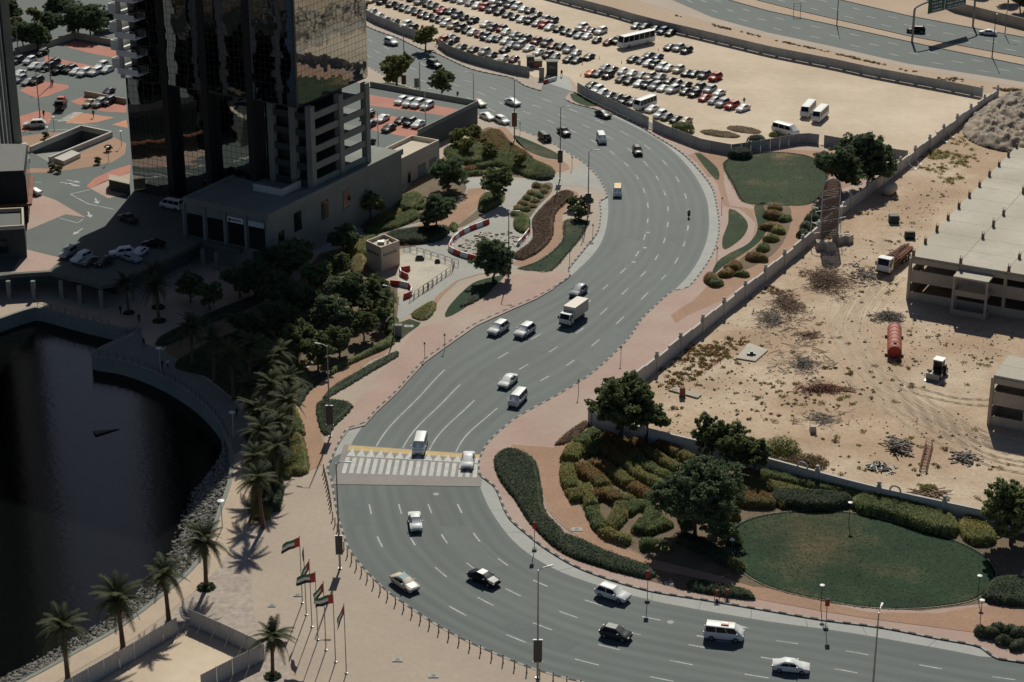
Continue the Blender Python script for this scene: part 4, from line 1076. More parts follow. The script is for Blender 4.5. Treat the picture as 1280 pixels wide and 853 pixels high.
# ================================================================== VEHICLES
ST = {   # x, z_bottom, z_belt, z_top, w_bottom, w_belt, w_top ; indices of windscreen base, roof front, roof rear, rear window base
 'sedan': ([(2.25, .36, .66, .69, .68, .74, .58), (2.08, .22, .76, .81, .82, .86, .68), (1.55, .20, .84, .91, .85, .89, .72), (1.02, .20, .89, .99, .87, .90, .76), (.32, .20, .92, 1.42, .87, .90, .62), (-.78, .20, .93, 1.45, .87, .90, .62), (-1.5, .20, .94, 1.10, .87, .90, .70), (-2.05, .24, .90, 1.02, .82, .86, .66), (-2.27, .40, .80, .86, .70, .76, .60)], (3, 4, 5, 6), 1.35, -1.35, .32),
 'suv': ([(2.35, .45, .75, .78, .70, .76, .60), (2.15, .28, .88, .96, .86, .92, .72), (1.5, .26, .98, 1.07, .90, .95, .76), (1.0, .26, 1.02, 1.13, .92, .97, .80), (.35, .26, 1.06, 1.72, .92, .97, .70), (-1.65, .26, 1.06, 1.78, .92, .97, .68), (-2.2, .28, 1.04, 1.22, .90, .95, .74), (-2.38, .45, .9, 1.0, .78, .84, .68)], (3, 4, 5, 6), 1.42, -1.42, .37),
 'hatchback': ([(1.95, .38, .62, .65, .62, .66, .55), (1.78, .22, .74, .80, .78, .82, .64), (1.3, .20, .84, .92, .80, .84, .68), (.85, .20, .88, 1.0, .82, .86, .72), (.15, .20, .92, 1.47, .82, .86, .58), (-1.25, .20, .94, 1.50, .82, .86, .57), (-1.75, .22, .94, 1.05, .80, .84, .66), (-1.95, .40, .80, .88, .70, .76, .60)], (3, 4, 5, 6), 1.2, -1.2, .30),
 'van': ([(2.42, .42, .75, .80, .72, .80, .66), (2.28, .28, .95, 1.05, .84, .90, .76), (2.1, .26, 1.1, 1.2, .86, .93, .80), (1.9, .26, 1.14, 1.3, .87, .94, .82), (1.25, .26, 1.16, 1.93, .87, .94, .74), (-2.15, .26, 1.16, 1.98, .87, .94, .74), (-2.36, .28, 1.14, 1.30, .86, .93, .80), (-2.42, .45, .9, .98, .80, .86, .72)], (3, 4, 5, 6), 1.5, -1.45, .34),
 'pickup': ([(2.55, .45, .78, .80, .70, .76, .60), (2.35, .30, .90, .98, .86, .90, .70), (1.6, .28, 1.0, 1.08, .88, .92, .74), (1.1, .28, 1.04, 1.13, .88, .92, .78), (.5, .28, 1.06, 1.68, .88, .92, .66), (-.7, .28, 1.06, 1.70, .88, .92, .66), (-1.1, .28, 1.04, 1.12, .88, .92, .78), (-2.45, .30, 1.02, 1.06, .88, .92, .80), (-2.58, .48, .9, .96, .80, .86, .72)], (3, 4, 5, 6), 1.55, -1.5, .38),
 'minibus': ([(3.5, .45, .9, .95, .86, .92, .80), (3.38, .32, 1.1, 1.2, .98, 1.02, .90), (3.3, .30, 1.2, 1.35, 1.0, 1.04, .94), (3.25, .30, 1.22, 1.4, 1.0, 1.04, .95), (2.85, .30, 1.25, 2.55, 1.0, 1.04, .92), (-3.3, .30, 1.25, 2.62, 1.0, 1.04, .92), (-3.46, .32, 1.2, 1.45, 1.0, 1.04, .95), (-3.5, .5, 1.0, 1.1, .92, .98, .88)], (3, 4, 5, 6), 2.0, -2.0, .40),
 'coach': ([(6.0, .45, 1.2, 1.25, 1.05, 1.12, 1.0), (5.9, .32, 1.3, 1.4, 1.18, 1.22, 1.1), (5.85, .30, 1.35, 1.5, 1.2, 1.25, 1.15), (5.8, .30, 1.45, 1.6, 1.2, 1.25, 1.16), (5.35, .30, 1.7, 3.40, 1.2, 1.25, 1.10), (-5.8, .30, 1.7, 3.50, 1.2, 1.25, 1.10), (-5.95, .32, 1.6, 1.9, 1.2, 1.25, 1.15), (-6.0, .5, 1.2, 1.3, 1.1, 1.18, 1.05)], (3, 4, 5, 6), 3.6, -3.2, .5),
}
def ring(s):
    x, zb, zs, zt, wb, ws, wt = s
    half = [(wb * .9, zb), (wb, zb + .14), (ws, zb + (zs - zb) * .6), (ws * .975, zs), (wt, zt - .045), (wt * .8, zt)]
    return [(x, y, z) for y, z in half] + [(x, -y, z) for y, z in half[::-1]]
def offset_quad(mb, q, off=.014, shrink=.07, cx=None):
    q = [Vector(p) for p in q]; c = sum(q, Vector()) / len(q)
    n = (q[1] - q[0]).cross(q[2] - q[0]).normalized()
    if n.dot(c - Vector((c.x * .6, 0, .7))) < 0: n = -n; q = q[::-1]
    p = [c + (v - c) * (1 - shrink) + n * off for v in q]
    k = [c + (v - c) * (1 - shrink) - n * .02 for v in q]
    mb.poly(p)
    for i in range(len(p)):
        j = (i + 1) % len(p); mb.poly([p[i], k[i], k[j], p[j]])
def body_mesh(mb, kind):
    stn, (w, rf, rr, rb), *_ = ST[kind]
    R = [ring(s) for s in stn]; n = 12; b = len(mb.v)
    for r in R: mb.v += r
    for i in range(len(R) - 1):
        for k in range(n):
            a = b + i * n + k; c = b + i * n + (k + 1) % n
            mb.face((a, c, c + n, a + n))
    mb.face([b + k for k in reversed(range(n))]); mb.face([b + (len(R) - 1) * n + k for k in range(n)])
    for sy in (1, -1):     # mirrors
        s = stn[w]; mb.box(s[0] - .35, s[0] - .2, sy * (s[5] + .10) - .09, sy * (s[5] + .10) + .09, s[2] + .04, s[2] + .2)
def lerp3(a, b, t): return tuple(x + (y - x) * t for x, y in zip(a, b))
def glass_parts(kind):
    """list of (name, quads)"""
    stn, (w, rf, rr, rb), *_ = ST[kind]
    out = []
    def top(i, f=.93): s = stn[i]; return (s[0], s[6] * f, s[3] - .02)
    for nm, i, j in (('windscreen', w, rf), ('rear_window', rb, rr)):
        a = top(i); c = top(j, .88)
        a = lerp3(a, c, .06); c = lerp3(a, c, .97)
        out.append((nm, [[a, (a[0], -a[1], a[2]), (c[0], -c[1], c[2]), c]]))
    for sy in (1, -1):
        lo0 = stn[w]; lo1 = stn[rb]; hi0 = stn[rf]; hi1 = stn[rr]
        A = (lo0[0] - .12, sy * lo0[5] * .975, lo0[2] + .03); B = (lo1[0] + .16, sy * lo1[5] * .975, lo1[2] + .03)
        C = (hi1[0] - .02, sy * hi1[6], hi1[3] - .09); D = (hi0[0] + .02, sy * hi0[6], hi0[3] - .09)
        # keep the bottom edge on the belt of the cabin stations
        A = (A[0], sy * hi0[5] * .972, hi0[2] + .02); B = (B[0], sy * hi1[5] * .972, hi1[2] + .02)
        nwin = {'coach': 6, 'minibus': 5, 'van': 3}.get(kind, 2)
        for k in range(nwin):
            t0, t1 = k / nwin, (k + 1) / nwin
            out.append(('side_window', [[lerp3(A, B, t0), lerp3(A, B, t1), lerp3(D, C, t1), lerp3(D, C, t0)]]))
    return out
def wheel_mesh(mb, cx, cy, r, side, w=.22):
    """tyre ring plus rim disc; material index 0 tyre, 1 rim"""
    n = 14; m0 = mb.mi
    b = len(mb.v)
    prof = [(r * .62, -w / 2), (r * .95, -w / 2), (r, -w * .3), (r, w * .3), (r * .95, w / 2), (r * .62, w / 2)]
    for rr_, o in prof:
        for k in range(n):
            a = 2 * math.pi * k / n; mb.v.append((cx + rr_ * math.cos(a), cy + o * side, r + rr_ * math.sin(a)))
    for i in range(len(prof) - 1):
        for k in range(n):
            a = b + i * n + k; c = b + i * n + (k + 1) % n
            mb.face((a, c, c + n, a + n))
    mb.mi = m0 + 1
    mb.face([b + k for k in range(n)]); mb.face([b + 5 * n + k for k in range(n)])
    mb.mi = m0
def lamp_boxes(kind):
    stn = ST[kind][0]; f = stn[1]; r = stn[-2]; f0 = stn[0]; r0 = stn[-1]
    out = []
    for sy in (1, -1):
        y = sy * f[5] * .78
        out.append(('headlight', (f0[0] - .10, f0[0] - .01, min(y - .17, y + .17), max(y - .17, y + .17), f[2] - .14, f[2] - .0), 'head_lamp'))
        y = sy * r[5] * .80
        out.append(('tail_light', (r0[0] - .02, r0[0] + .10, min(y - .13, y + .13), max(y - .13, y + .13), r[2] - .22, r[2] - .04), 'tail_lamp'))
    return out
MESH = {}
def proto(kind):
    """shared meshes of one vehicle kind, as parts"""
    if kind in MESH: return MESH[kind]
    parts = []
    mb = MB(); body_mesh(mb, kind); parts.append(('body', mb.mesh(kind + '_body', PAINT['white'], 38)))
    for nm, quads in glass_parts(kind):
        mb = MB()
        for q in quads: offset_quad(mb, q)
        parts.append((nm, mb.mesh(nm, M['car_glass'])))
    _, _, xf, xr, r = ST[kind]; w = ST[kind][0][4][5]
    for x in (xf, xr):
        for sy in (1, -1):
            mb = MB(); wheel_mesh(mb, x, sy * (w - .09), r, sy); parts.append(('wheel', mb.mesh('wheel', [M['tyre'], M['rim']], 50)))
    for nm, bx, m in lamp_boxes(kind):
        mb = MB(); mb.box(*bx); parts.append((nm, mb.mesh(nm, M[m])))
    s0, s1 = ST[kind][0][0], ST[kind][0][-1]
    mb = MB(); mb.box(s0[0] - .06, s0[0] + .03, -.5, .5, s0[1] + .02, s0[1] + .13); parts.append(('grille', mb.mesh('grille', M['trim'])))
    MESH[kind] = parts
    return parts
def whole(kind):
    """one joined mesh: slot 0 paint, 1 glass, 2 tyre, 3 rim, 4 headlamp, 5 tail lamp"""
    key = kind + '_whole'
    if key in MESH: return MESH[key]
    mb = MB(); body_mesh(mb, kind); mb.mi = 1
    for nm, quads in glass_parts(kind):
        for q in quads: offset_quad(mb, q)
    _, _, xf, xr, r = ST[kind]; w = ST[kind][0][4][5]
    for x in (xf, xr):
        for sy in (1, -1): mb.mi = 2; wheel_mesh(mb, x, sy * (w - .09), r, sy)
    for nm, bx, m in lamp_boxes(kind):
        mb.mi = 4 if nm == 'headlight' else 5; mb.box(*bx)
    me = mb.mesh(kind, [PAINT['white'], M['car_glass'], M['tyre'], M['rim'], M['head_lamp'], M['tail_lamp']], 38)
    MESH[key] = me
    return me
NAMES = {'sedan': 'sedan', 'suv': 'suv', 'hatchback': 'hatchback', 'van': 'van', 'pickup': 'pickup', 'minibus': 'minibus', 'coach': 'coach'}
def obj_paint(o, c, slot=0):
    o.material_slots[slot].link = 'OBJECT'; o.material_slots[slot].material = PAINT[c]
def road_car(kind, px, py, vx, vy, colour, label, z=.022, roof=None, hood=None, group=None, scale=1.0):
    loc = G(px, py, z + .75); loc.z = z
    root = empty(NAMES[kind], loc, heading(px, py, vx, vy), label, {'sedan': 'car', 'suv': 'car', 'hatchback': 'car'}.get(kind, kind), group)
    if scale != 1: root.scale = (scale,) * 3
    for nm, me in proto(kind):
        o = link(nm, me, root)
        if nm == 'body': obj_paint(o, colour)
    stn, (w, rf, rr, rb), *_ = ST[kind]
    if roof:
        mb = MB(); a, b = stn[rf], stn[rr]
        q = [(a[0] - .05, a[6] * .93, a[3] + .012), (b[0] + .05, b[6] * .93, b[3] + .012), (b[0] + .05, -b[6] * .93, b[3] + .012), (a[0] - .05, -a[6] * .93, a[3] + .012)]
        mb.hexa([(x, y, z_ - .05) for x, y, z_ in q][::-1], q[::-1])
        mb.build('roof_panel', PAINT[roof], root)
    if hood:
        mb = MB(); a, b = stn[2], stn[w]; c = stn[1]
        q = [(c[0], c[6] * .8, c[3] + .012), (a[0], a[6] * .8, a[3] + .012), (b[0] + .03, b[6] * .8, b[3] + .012)]
        for i in range(2):
            s, t = q[i], q[i + 1]; mb.poly([s, t, (t[0], -t[1], t[2]), (s[0], -s[1], s[2])])
        for i in range(len(mb.f)): mb.f[i] = mb.f[i] if (Vector(mb.v[mb.f[i][1]]) - Vector(mb.v[mb.f[i][0]])).cross(Vector(mb.v[mb.f[i][2]]) - Vector(mb.v[mb.f[i][0]])).z > 0 else mb.f[i][::-1]
        mb.build('bonnet_panel', PAINT[hood], root)
    return root
road_car('sedan', 989, 831, 10, 1.0, 'white', 'white sedan by the painted lane arrows at the wide bend', scale=.97)
road_car('sedan', 1044, 864, 10, 1.2, 'silver', 'silver car half cut off just beyond the white sedan with arrows')
van1 = road_car('van', 905, 791, 10, 1.0, 'white', 'white van with red and white sign on its roof')
mb = MB(); mb.box(-.4, .55, -.35, .35, 1.98, 2.1); rs = mb.build('roof_sign', M['orange'], van1); mb = MB(); mb.box(-.25, .4, -.2, .2, 2.1, 2.14); mb.build('sign_plate', M['white'], rs)
road_car('suv', 766, 741, 10, 3.2, 'white', 'white estate car driving near the kerb with red flag sign', scale=.95)
road_car('hatchback', 770, 790, 10, 2.4, 'dark grey', 'dark grey hatchback on the wide bend, paler roof', roof='grey')
road_car('sedan', 605, 721, 10, 4.2, 'black', 'black sedan with white bonnet and roof', roof='white', hood='silver')  # pale panels paint the sky mirrored in a dark car
road_car('sedan', 506, 727, 10, 6.5, 'cream', 'cream taxi with teal roof beside the row of bollards', roof='teal', hood='white')
road_car('pickup', 519, 651, 1.5, 10, 'white', 'white pickup just past the zebra crossing', scale=.92)
road_car('sedan', 585, 574, -1.8, 10, 'white', 'white sedan on the zebra crossing')
road_car('van', 525, 556, -2.8, 10, 'white', 'white passenger van reaching the zebra crossing')
road_car('van', 647, 498, -7.5, 8, 'white', 'white people carrier behind a white sedan before the crossing', scale=.93)
road_car('sedan', 635, 475, -8, 7.2, 'white', 'white sedan between the people carrier and paired white cars')
road_car('suv', 623, 410, -9, 5.8, 'white', 'white four wheel drive next to the pink pavement')
road_car('suv', 656, 413, -9, 6.0, 'white', 'white four wheel drive in front of the box truck')
road_car('hatchback', 723, 363, -9, 6.4, 'silver', 'silver hatchback behind the box truck', scale=1.08)
road_car('van', 772, 239, -.2, 10, 'white', 'white taxi van with yellow orange roof alone on the bend', roof='yellow', scale=.9)
road_car('suv', 797, 188, 4.5, 10, 'black', 'black four wheel drive in the middle of the bend', scale=.92)
road_car('van', 752, 173, 4, 9, 'white', 'white van with ridged roof entering the bend', scale=.95)
road_car('pickup', 705, 164, 8, 6, 'black', 'black pickup between lamp post and white van', scale=.92)
road_car('van', 681, 172, 8, 6, 'black', 'black van near the small lawn at the kerb', scale=.9)
road_car('sedan', 754, 142, 10, 4, 'dark grey', 'dark sedan stopped at the kerb by the pale hoarding')
road_car('sedan', 641, 127, 10, 3.6, 'white', 'white sedan in the far lanes by the lamp post')
road_car('sedan', 598, 128, 10, 3.8, 'cream', 'cream taxi with red roof beside the raised car park', roof='red')
road_car('sedan', 609, 145, 10, 4.4, 'white', 'front white sedan parked behind the white car at garden corner')
road_car('suv', 628, 150, 10, 4.4, 'white', 'white car parked at the kerb by the garden corner', scale=.92)
road_car('suv', 489, 52, 10, 3.6, 'white', 'white four wheel drive next to the pale hoarding', scale=.95)
road_car('suv', 543, 80, 10, 3.6, 'black', 'black four wheel drive under the dark hoarding')
road_car('suv', 1145, 37, -10, -.5, 'black', 'black four wheel drive under the highway sign')
road_car('sedan', 1235, 40, -10, -1.0, 'white', 'white car on the highway past the sign gantry')

# ---- parked cars on the sandy lot: (x, y) of each car's middle in the photograph
LOT = {
 'front line of the far double row': [(560, -3), (569, -1), (578, 1), (587, 4), (596, 7), (605, 9), (614, 12), (624, 15), (634, 18), (643, 21), (652, 24), (662, 26), (671, 29), (680, 31), (687, 34), (698, 36), (707, 39), (715, 41), (724, 44), (734, 45), (746, 50), (760, 53), (771, 51)],
 'back line of the far double row': [(590, -7), (600, -4), (609, -2), (618, 1), (627, 3), (637, 6), (646, 8), (654, 11), (662, 13), (671, 18), (681, 25), (691, 26), (727, 34), (733, 37), (739, 39), (751, 39)],
 'front line of the middle double row': [(465, 0), (477, 2), (489, 5), (498, 8), (505, 10), (513, 12), (521, 15), (528, 18), (535, 20), (543, 23), (551, 25), (557, 29), (566, 32), (575, 35), (583, 38), (591, 40), (599, 43), (607, 46), (614, 48), (622, 49), (632, 51), (639, 56), (649, 57), (661, 60), (673, 65), (685, 69), (694, 71), (711, 74), (721, 75)],
 'back line of the middle double row': [(505, -5), (515, -2), (525, 2), (534, 5), (541, 7), (548, 11), (553, 14), (563, 14), (571, 19), (580, 22), (591, 26), (607, 30), (615, 35), (627, 36), (632, 40), (643, 43), (648, 48), (657, 49), (670, 52), (683, 54), (691, 57), (701, 58), (711, 62), (720, 66), (736, 71)],
 'line behind the roadside hoarding': [(440, 3), (452, 9), (465, 15), (473, 20), (481, 24), (493, 27), (507, 31), (515, 35), (562, 46), (553, 50), (567, 50), (560, 54), (576, 59), (591, 62), (605, 65), (614, 69), (629, 73), (642, 74), (631, 62)],
 'short line beside the white coach': [(795, 32), (806, 33), (819, 36), (828, 39), (838, 41)],
 'trio on open sand beyond the coach': [(837, 59), (848, 60), (858, 63)],
 'long line in front of the coach': [(791, 74), (801, 76), (810, 79), (818, 81), (827, 84), (836, 85), (848, 87), (858, 91), (868, 92), (880, 94), (894, 97), (811, 69), (822, 71)],
 'back line of the near double row': [(756, 85), (765, 87), (778, 89), (790, 91), (801, 95), (812, 96), (825, 96), (837, 101), (846, 104), (857, 106), (874, 109), (887, 112), (899, 116)],
 'front line of the near double row': [(739, 91), (748, 92), (760, 94), (776, 99), (787, 101), (799, 104), (809, 106), (819, 108), (829, 110), (841, 112), (857, 114), (868, 117), (881, 122), (892, 126), (903, 129), (915, 132), (929, 135)],
 'line along the pale hoarding': [(739, 107), (746, 113), (753, 116), (762, 119), (772, 122), (780, 126), (791, 127), (815, 136), (825, 143), (833, 146), (845, 149), (857, 151)],
}
FIX = {(670, 52): 'dark red', (680, 31): 'red', (605, 9): 'red', (733, 37): 'dark red', (739, 39): 'dark red', (760, 53): 'dark red', (553, 50): 'red', (642, 74): 'dark red', (553, 14): 'red', (739, 91): 'orange', (881, 122): 'red', (915, 132): 'red', (894, 97): 'red', (929, 135): 'white', (903, 129): 'silver', (892, 126): 'silver', (760, 94): 'black', (857, 114): 'dark grey', (868, 117): 'black', (874, 109): 'black', (899, 116): 'white', (887, 112): 'silver', (607, 46): 'dark grey', (599, 43): 'dark red', (846, 59): 'white', (848, 87): 'cream', (734, 45): 'white', (724, 44): 'silver'}
rnd = random.Random(11)
PAL = ['white'] * 7 + ['silver'] * 6 + ['grey'] * 6 + ['dark grey'] * 5 + ['black'] * 6 + ['beige'] * 2 + ['blue', 'dark red']
def parked(kind, px, py, vx, vy, colour, label, group, z=0.009, jit=0.0):
    loc = G(px, py, z + .6); loc.z = z
    o = link(NAMES[kind], whole(kind), None, loc, heading(px, py, vx, vy, z) + jit); sc_ = .9 * rnd.uniform(.95, 1.05); o.scale = (sc_, sc_, sc_ * rnd.uniform(.96, 1.05))
    obj_paint(o, colour)
    tag(o, label, {'sedan': 'car', 'suv': 'car', 'hatchback': 'car'}.get(kind, kind), group)
    return o
KT_ = ['sedan'] * 5 + ['suv'] * 4 + ['hatchback'] * 2 + ['pickup'] * 0
KN = {'sedan': 'saloon', 'suv': 'SUV', 'hatchback': 'hatchback', 'van': 'van', 'pickup': 'pickup'}
for row, cars in LOT.items():
    for x, y in cars:
        kind = rnd.choice(KT_); c = FIX.get((x, y)) or rnd.choice(PAL)
        parked(kind, x, y, -11, 4.6, c, f'{c} {KN[kind]} parked on sand in the {row}', 'cars parked on the sandy lot', jit=rnd.gauss(0, .035))
def dep(kind, px, py, vx, vy, c, label, group=None, z=.009):
    return parked(kind, px, py, vx, vy, c, label, group, z)
def coachlike(kind, px, py, vx, vy, c, label, z=.009, scale=1.0):
    r = road_car(kind, px, py, vx, vy, c, label, z=z, scale=scale)
    return r
coachlike('coach', 795, 53, -34, 7.5, 'white', 'large white coach with dark windows parked on the sand', scale=.92)
coachlike('minibus', 806, 131, -20, 7, 'white', 'white minibus parked behind the pale hoarding', scale=.95)
coachlike('minibus', 1010, 139, -12, 13, 'white', 'left white minibus of a pair on empty sand, further from van'.replace('left ', ''))
coachlike('minibus', 1025, 145, -12, 11, 'white', 'white minibus of the pair nearer the wall and tree')
coachlike('van', 982, 164, 12, 3, 'white', 'long white van behind the grey hoarding on sand', scale=1.25)
# ---- tower car park (upper left)
G1 = 'cars in the tower car park'
for k, x, y, c in (('suv', 21, 76, 'dark grey'), ('suv', 37, 76, 'white'), ('sedan', 43, 82, 'white'), ('suv', 52, 66, 'black'), ('sedan', 53, 83, 'silver'), ('suv', 60, 84, 'black'), ('suv', 67, 79, 'black'), ('suv', 73, 88, 'black'), ('suv', 87, 87, 'dark grey'), ('sedan', 95, 89, 'white'), ('suv', 105, 91, 'white'), ('suv', 119, 90, 'white'), ('sedan', 134, 87, 'white'), ('suv', 127, 82, 'white'), ('sedan', 24, 92, 'white'), ('suv', 25, 99, 'silver'), ('sedan', 35, 102, 'silver'), ('suv', 45, 101, 'dark grey')):
    dep(k, x, y, -11, 4.5, c, f'{c} {KN[k]} in the long row of the tower car park with low wall', G1, DECK + .002)
for k, x, y, c, l in (('pickup', 112, 129, 'beige', 'beige pickup on red paving by the tower'), ('suv', 124, 129, 'silver', 'silver four wheel drive on red paving by the tower'), ('suv', 135, 127, 'dark grey', 'dark four wheel drive on red paving by the tower'), ('sedan', 136, 114, 'purple', 'purple sedan behind the short low wall')):
    dep(k, x, y, -10, 5, c, l, None, DECK + .01)
road_car('suv', 43, 155, -10, .3, 'white', 'white four wheel drive turning at the street corner by brown island', z=DECK + .01)
dep('sedan', 40, 239, -10, -2, 'white', 'white car nose showing behind the dark podium', None, DECK + .01)
G2 = 'cars on the raised car park deck'
for k, x, y, c in (('suv', 501, 126, 'white'), ('suv', 511, 129, 'white'), ('suv', 522, 130, 'white'), ('suv', 534, 132, 'white'), ('suv', 459, 144, 'black'), ('sedan', 478, 148, 'white'), ('sedan', 462, 155, 'grey'), ('sedan', 486, 160, 'dark grey'), ('sedan', 501, 150, 'black'), ('suv', 512, 153, 'black'), ('sedan', 523, 155, 'white'), ('sedan', 460, 178, 'black')):
    dep(k, x, y, -10, 5, c, f'{c} {KN[k]} on the raised car park deck with red bays', G2, DECK + .008)
G3 = 'cars parked in the tower shade'
for k, x, y, vx, vy, c, l in (('suv', 85, 316, -8, 5, 'silver', 'silver four wheel drive at the shadow edge on the street deck'), ('suv', 102, 322, -9, 4, 'white', 'white four wheel drive second from the shadow edge'), ('sedan', 112, 326, -9, 4, 'grey', 'grey car in the shade next to the white one'), ('hatchback', 130, 327, -9, 4, 'dark grey', 'small dark hatchback in deep shade over the shops'), ('suv', 152, 316, -10, 1, 'white', 'white car in deep shade facing two others'), ('sedan', 174, 315, -8, 5, 'white', 'white saloon in deep shade beside a white car'), ('sedan', 164, 322, 10, 3, 'silver', 'silver saloon squeezed between two white cars in shade'), ('sedan', 192, 304, -10, -1, 'black', 'black car in deep shade by the palms'), ('pickup', 160, 273, -9, -4, 'dark grey', 'dark pickup driving in the tower shade')):
    dep(k, x, y, vx, vy, c, l, G3, DECK + .004)
coachlike('van', 215, 256, -10, -2, 'white', 'white minivan parked against the podium in shade', z=DECK + .004)

# ---- box truck on the bend
def boxm(mb, *b): mb.box(*b)
def truck_root(name, px, py, vx, vy, label, z=.022, cat='truck'):
    loc = G(px, py, z + 1.0); loc.z = z
    return empty(name, loc, heading(px, py, vx, vy), label, cat)
def cab(root, x0, x1, w, h, c, zb=.45):
    mb = MB(); hw = w / 2
    prof = [(x0, zb), (x1, zb), (x1 + .05, zb + .5), (x1 - .02, zb + (h - zb) * .5), (x1 - .35, h), (x0, h)]
    b = len(mb.v)
    for y in (-hw, hw): mb.v += [(x, y, z) for x, z in prof]
    n = len(prof); mb.face(range(n)); mb.face([n + k for k in reversed(range(n))])
    for i in range(n): j = (i + 1) % n; mb.face((i, i + n, j + n, j))
    mb.build('cab', PAINT[c], root)
    mb = MB(); offset_quad(mb, [(x1 - .02, -hw * .88, zb + (h - zb) * .52), (x1 - .02, hw * .88, zb + (h - zb) * .52), (x1 - .33, hw * .84, h - .08), (x1 - .33, -hw * .84, h - .08)], .02, .04); mb.build('windscreen', M['car_glass'], root)
    for s in (-1, 1):
        mb = MB(); y = s * hw; mb.box(x0 + .35, x1 - .4, min(y, y + s * .02), max(y, y + s * .02), zb + (h - zb) * .52, h - .2); mb.build('side_window', M['car_glass'], root)
        mb = MB(); mb.box(x1 + .0, x1 + .1, s * hw * .75 - .18, s * hw * .75 + .18, zb + .25, zb + .45); mb.build('headlight', M['head_lamp'], root)
        mb = MB(); mb.box(x1 - .2, x1 - .1, s * (hw + .2) - .12, s * (hw + .2) + .12, zb + (h - zb) * .45, zb + (h - zb) * .75); mb.build('mirror', M['trim'], root)
    mb = MB(); mb.box(x1 - .05, x1 + .12, -hw, hw, zb - .1, zb + .2); mb.build('bumper', M['trim'], root)
def wheels(root, xs, w, r, ww=.28):
    for x in xs:
        for s in (-1, 1):
            mb = MB(); wheel_mesh(mb, x, s * (w / 2 - ww / 2), r, s, ww); mb.build('wheel', [M['tyre'], M['rim']], root, smooth_angle=50)
t = truck_root('box_truck', 717, 394, -9, 6.4, 'white box truck with cream cargo body in the middle lane')
cab(t, 1.75, 3.35, 1.95, 2.25, 'white'); wheels(t, (2.4, -1.9), 1.95, .4)
mb = MB(); mb.box(-3.3, 1.6, -1.08, 1.08, .95, 3.05); mb.build('cargo_box', PAINT['cream'], t)
mb = MB(); mb.box(-3.2, 2.4, -.45, .45, .5, .93); mb.build('chassis', M['trim'], t)
for s in (-1, 1):
    mb = MB(); mb.box(-3.36, -3.31, s * .5 - .48, s * .5 + .48, 1.0, 3.0); mb.build('rear_door', PAINT['white'], t)
# ---- flatbed with scrap load
t = truck_root('flatbed_truck', 1119, 325, -20, 16, 'white cab flatbed truck loaded with rusty reinforcement bars', z=.01)
cab(t, 3.9, 5.9, 2.4, 3.0, 'white', .55); wheels(t, (4.9, -1.4, -2.8, -4.2), 2.4, .5)
mb = MB(); mb.box(-5.6, 3.7, -1.2, 1.2, 1.15, 1.35); mb.box(3.5, 3.7, -1.2, 1.2, 1.35, 2.4); mb.build('flatbed', M['brown_steel'], t)
mb = MB(); mb.box(-5.4, 4.4, -.45, .45, .6, 1.14); mb.build('chassis', M['trim'], t)
mb = MB(); rr = random.Random(3)
for k in range(150):
    y = rr.uniform(-1.1, 1.1); z = 1.4 + rr.random() * (1.1 - abs(y) * .6); x = rr.uniform(-6, -4.5); L = rr.uniform(6, 9)
    mb.bar((x, y, z), (min(x + L, 3.3), y + rr.uniform(-.35, .35), z + rr.uniform(-.12, .25)), rr.uniform(.05, .13))
mb.build('bar_load', M['rust'], t)
# ---- motorbike with rider
mr = empty('motorbike', G(861, 272, .022), heading(861, 268, 0, 10), 'black motorbike ridden down the bend near the right lane', 'motorbike')
for x in (.68, -.68):
    mb = MB(); wheel_mesh(mb, x, 0, .32, 1, .13); mb.build('wheel', [M['tyre'], M['rim']], mr)
mb = MB(); mb.tube([(-.6, 0, .62), (-.2, 0, .75), (.15, 0, .82), (.45, 0, .88), (.6, 0, .75)], [.10, .16, .2, .15, .08], 8); mb.bar((.5, 0, .9), (.68, 0, .32), .07); mb.bar((-.1, 0, .6), (-.68, 0, .32), .08); mb.box(-.25, .25, -.14, .14, .3, .62); mb.bar((.42, -.36, 1.0), (.42, .36, 1.0), .05); mb.build('frame', M['black'], mr)

rt = truck_root('red_truck', 76, 131, -6, 8, 'small dark truck with bright red load at the junction', z=DECK + .01)
cab(rt, .4, 2.0, 1.9, 2.2, 'dark grey'); wheels(rt, (1.2, -1.4), 1.9, .4)
mb = MB(); mb.box(-2.2, .3, -1.0, 1.0, .8, 1.0); mb.box(-2.2, -2.1, -1, 1, 1.0, 1.7); mb.box(-2.1, .2, -1, -.92, 1.0, 1.6); mb.box(-2.1, .2, .92, 1, 1.0, 1.6); mb.build('cargo_bed', M['dark_steel'], rt)
mb = MB(); mb.hexa([(-1.9, -.9, 1.0), (.2, -.9, 1.0), (.2, .9, 1.0), (-1.9, .9, 1.0)], [(-1.6, -.7, 2.5), (0, -.7, 2.6), (0, .7, 2.6), (-1.6, .7, 2.5)]); mb.build('red_load', M['red'], rt)
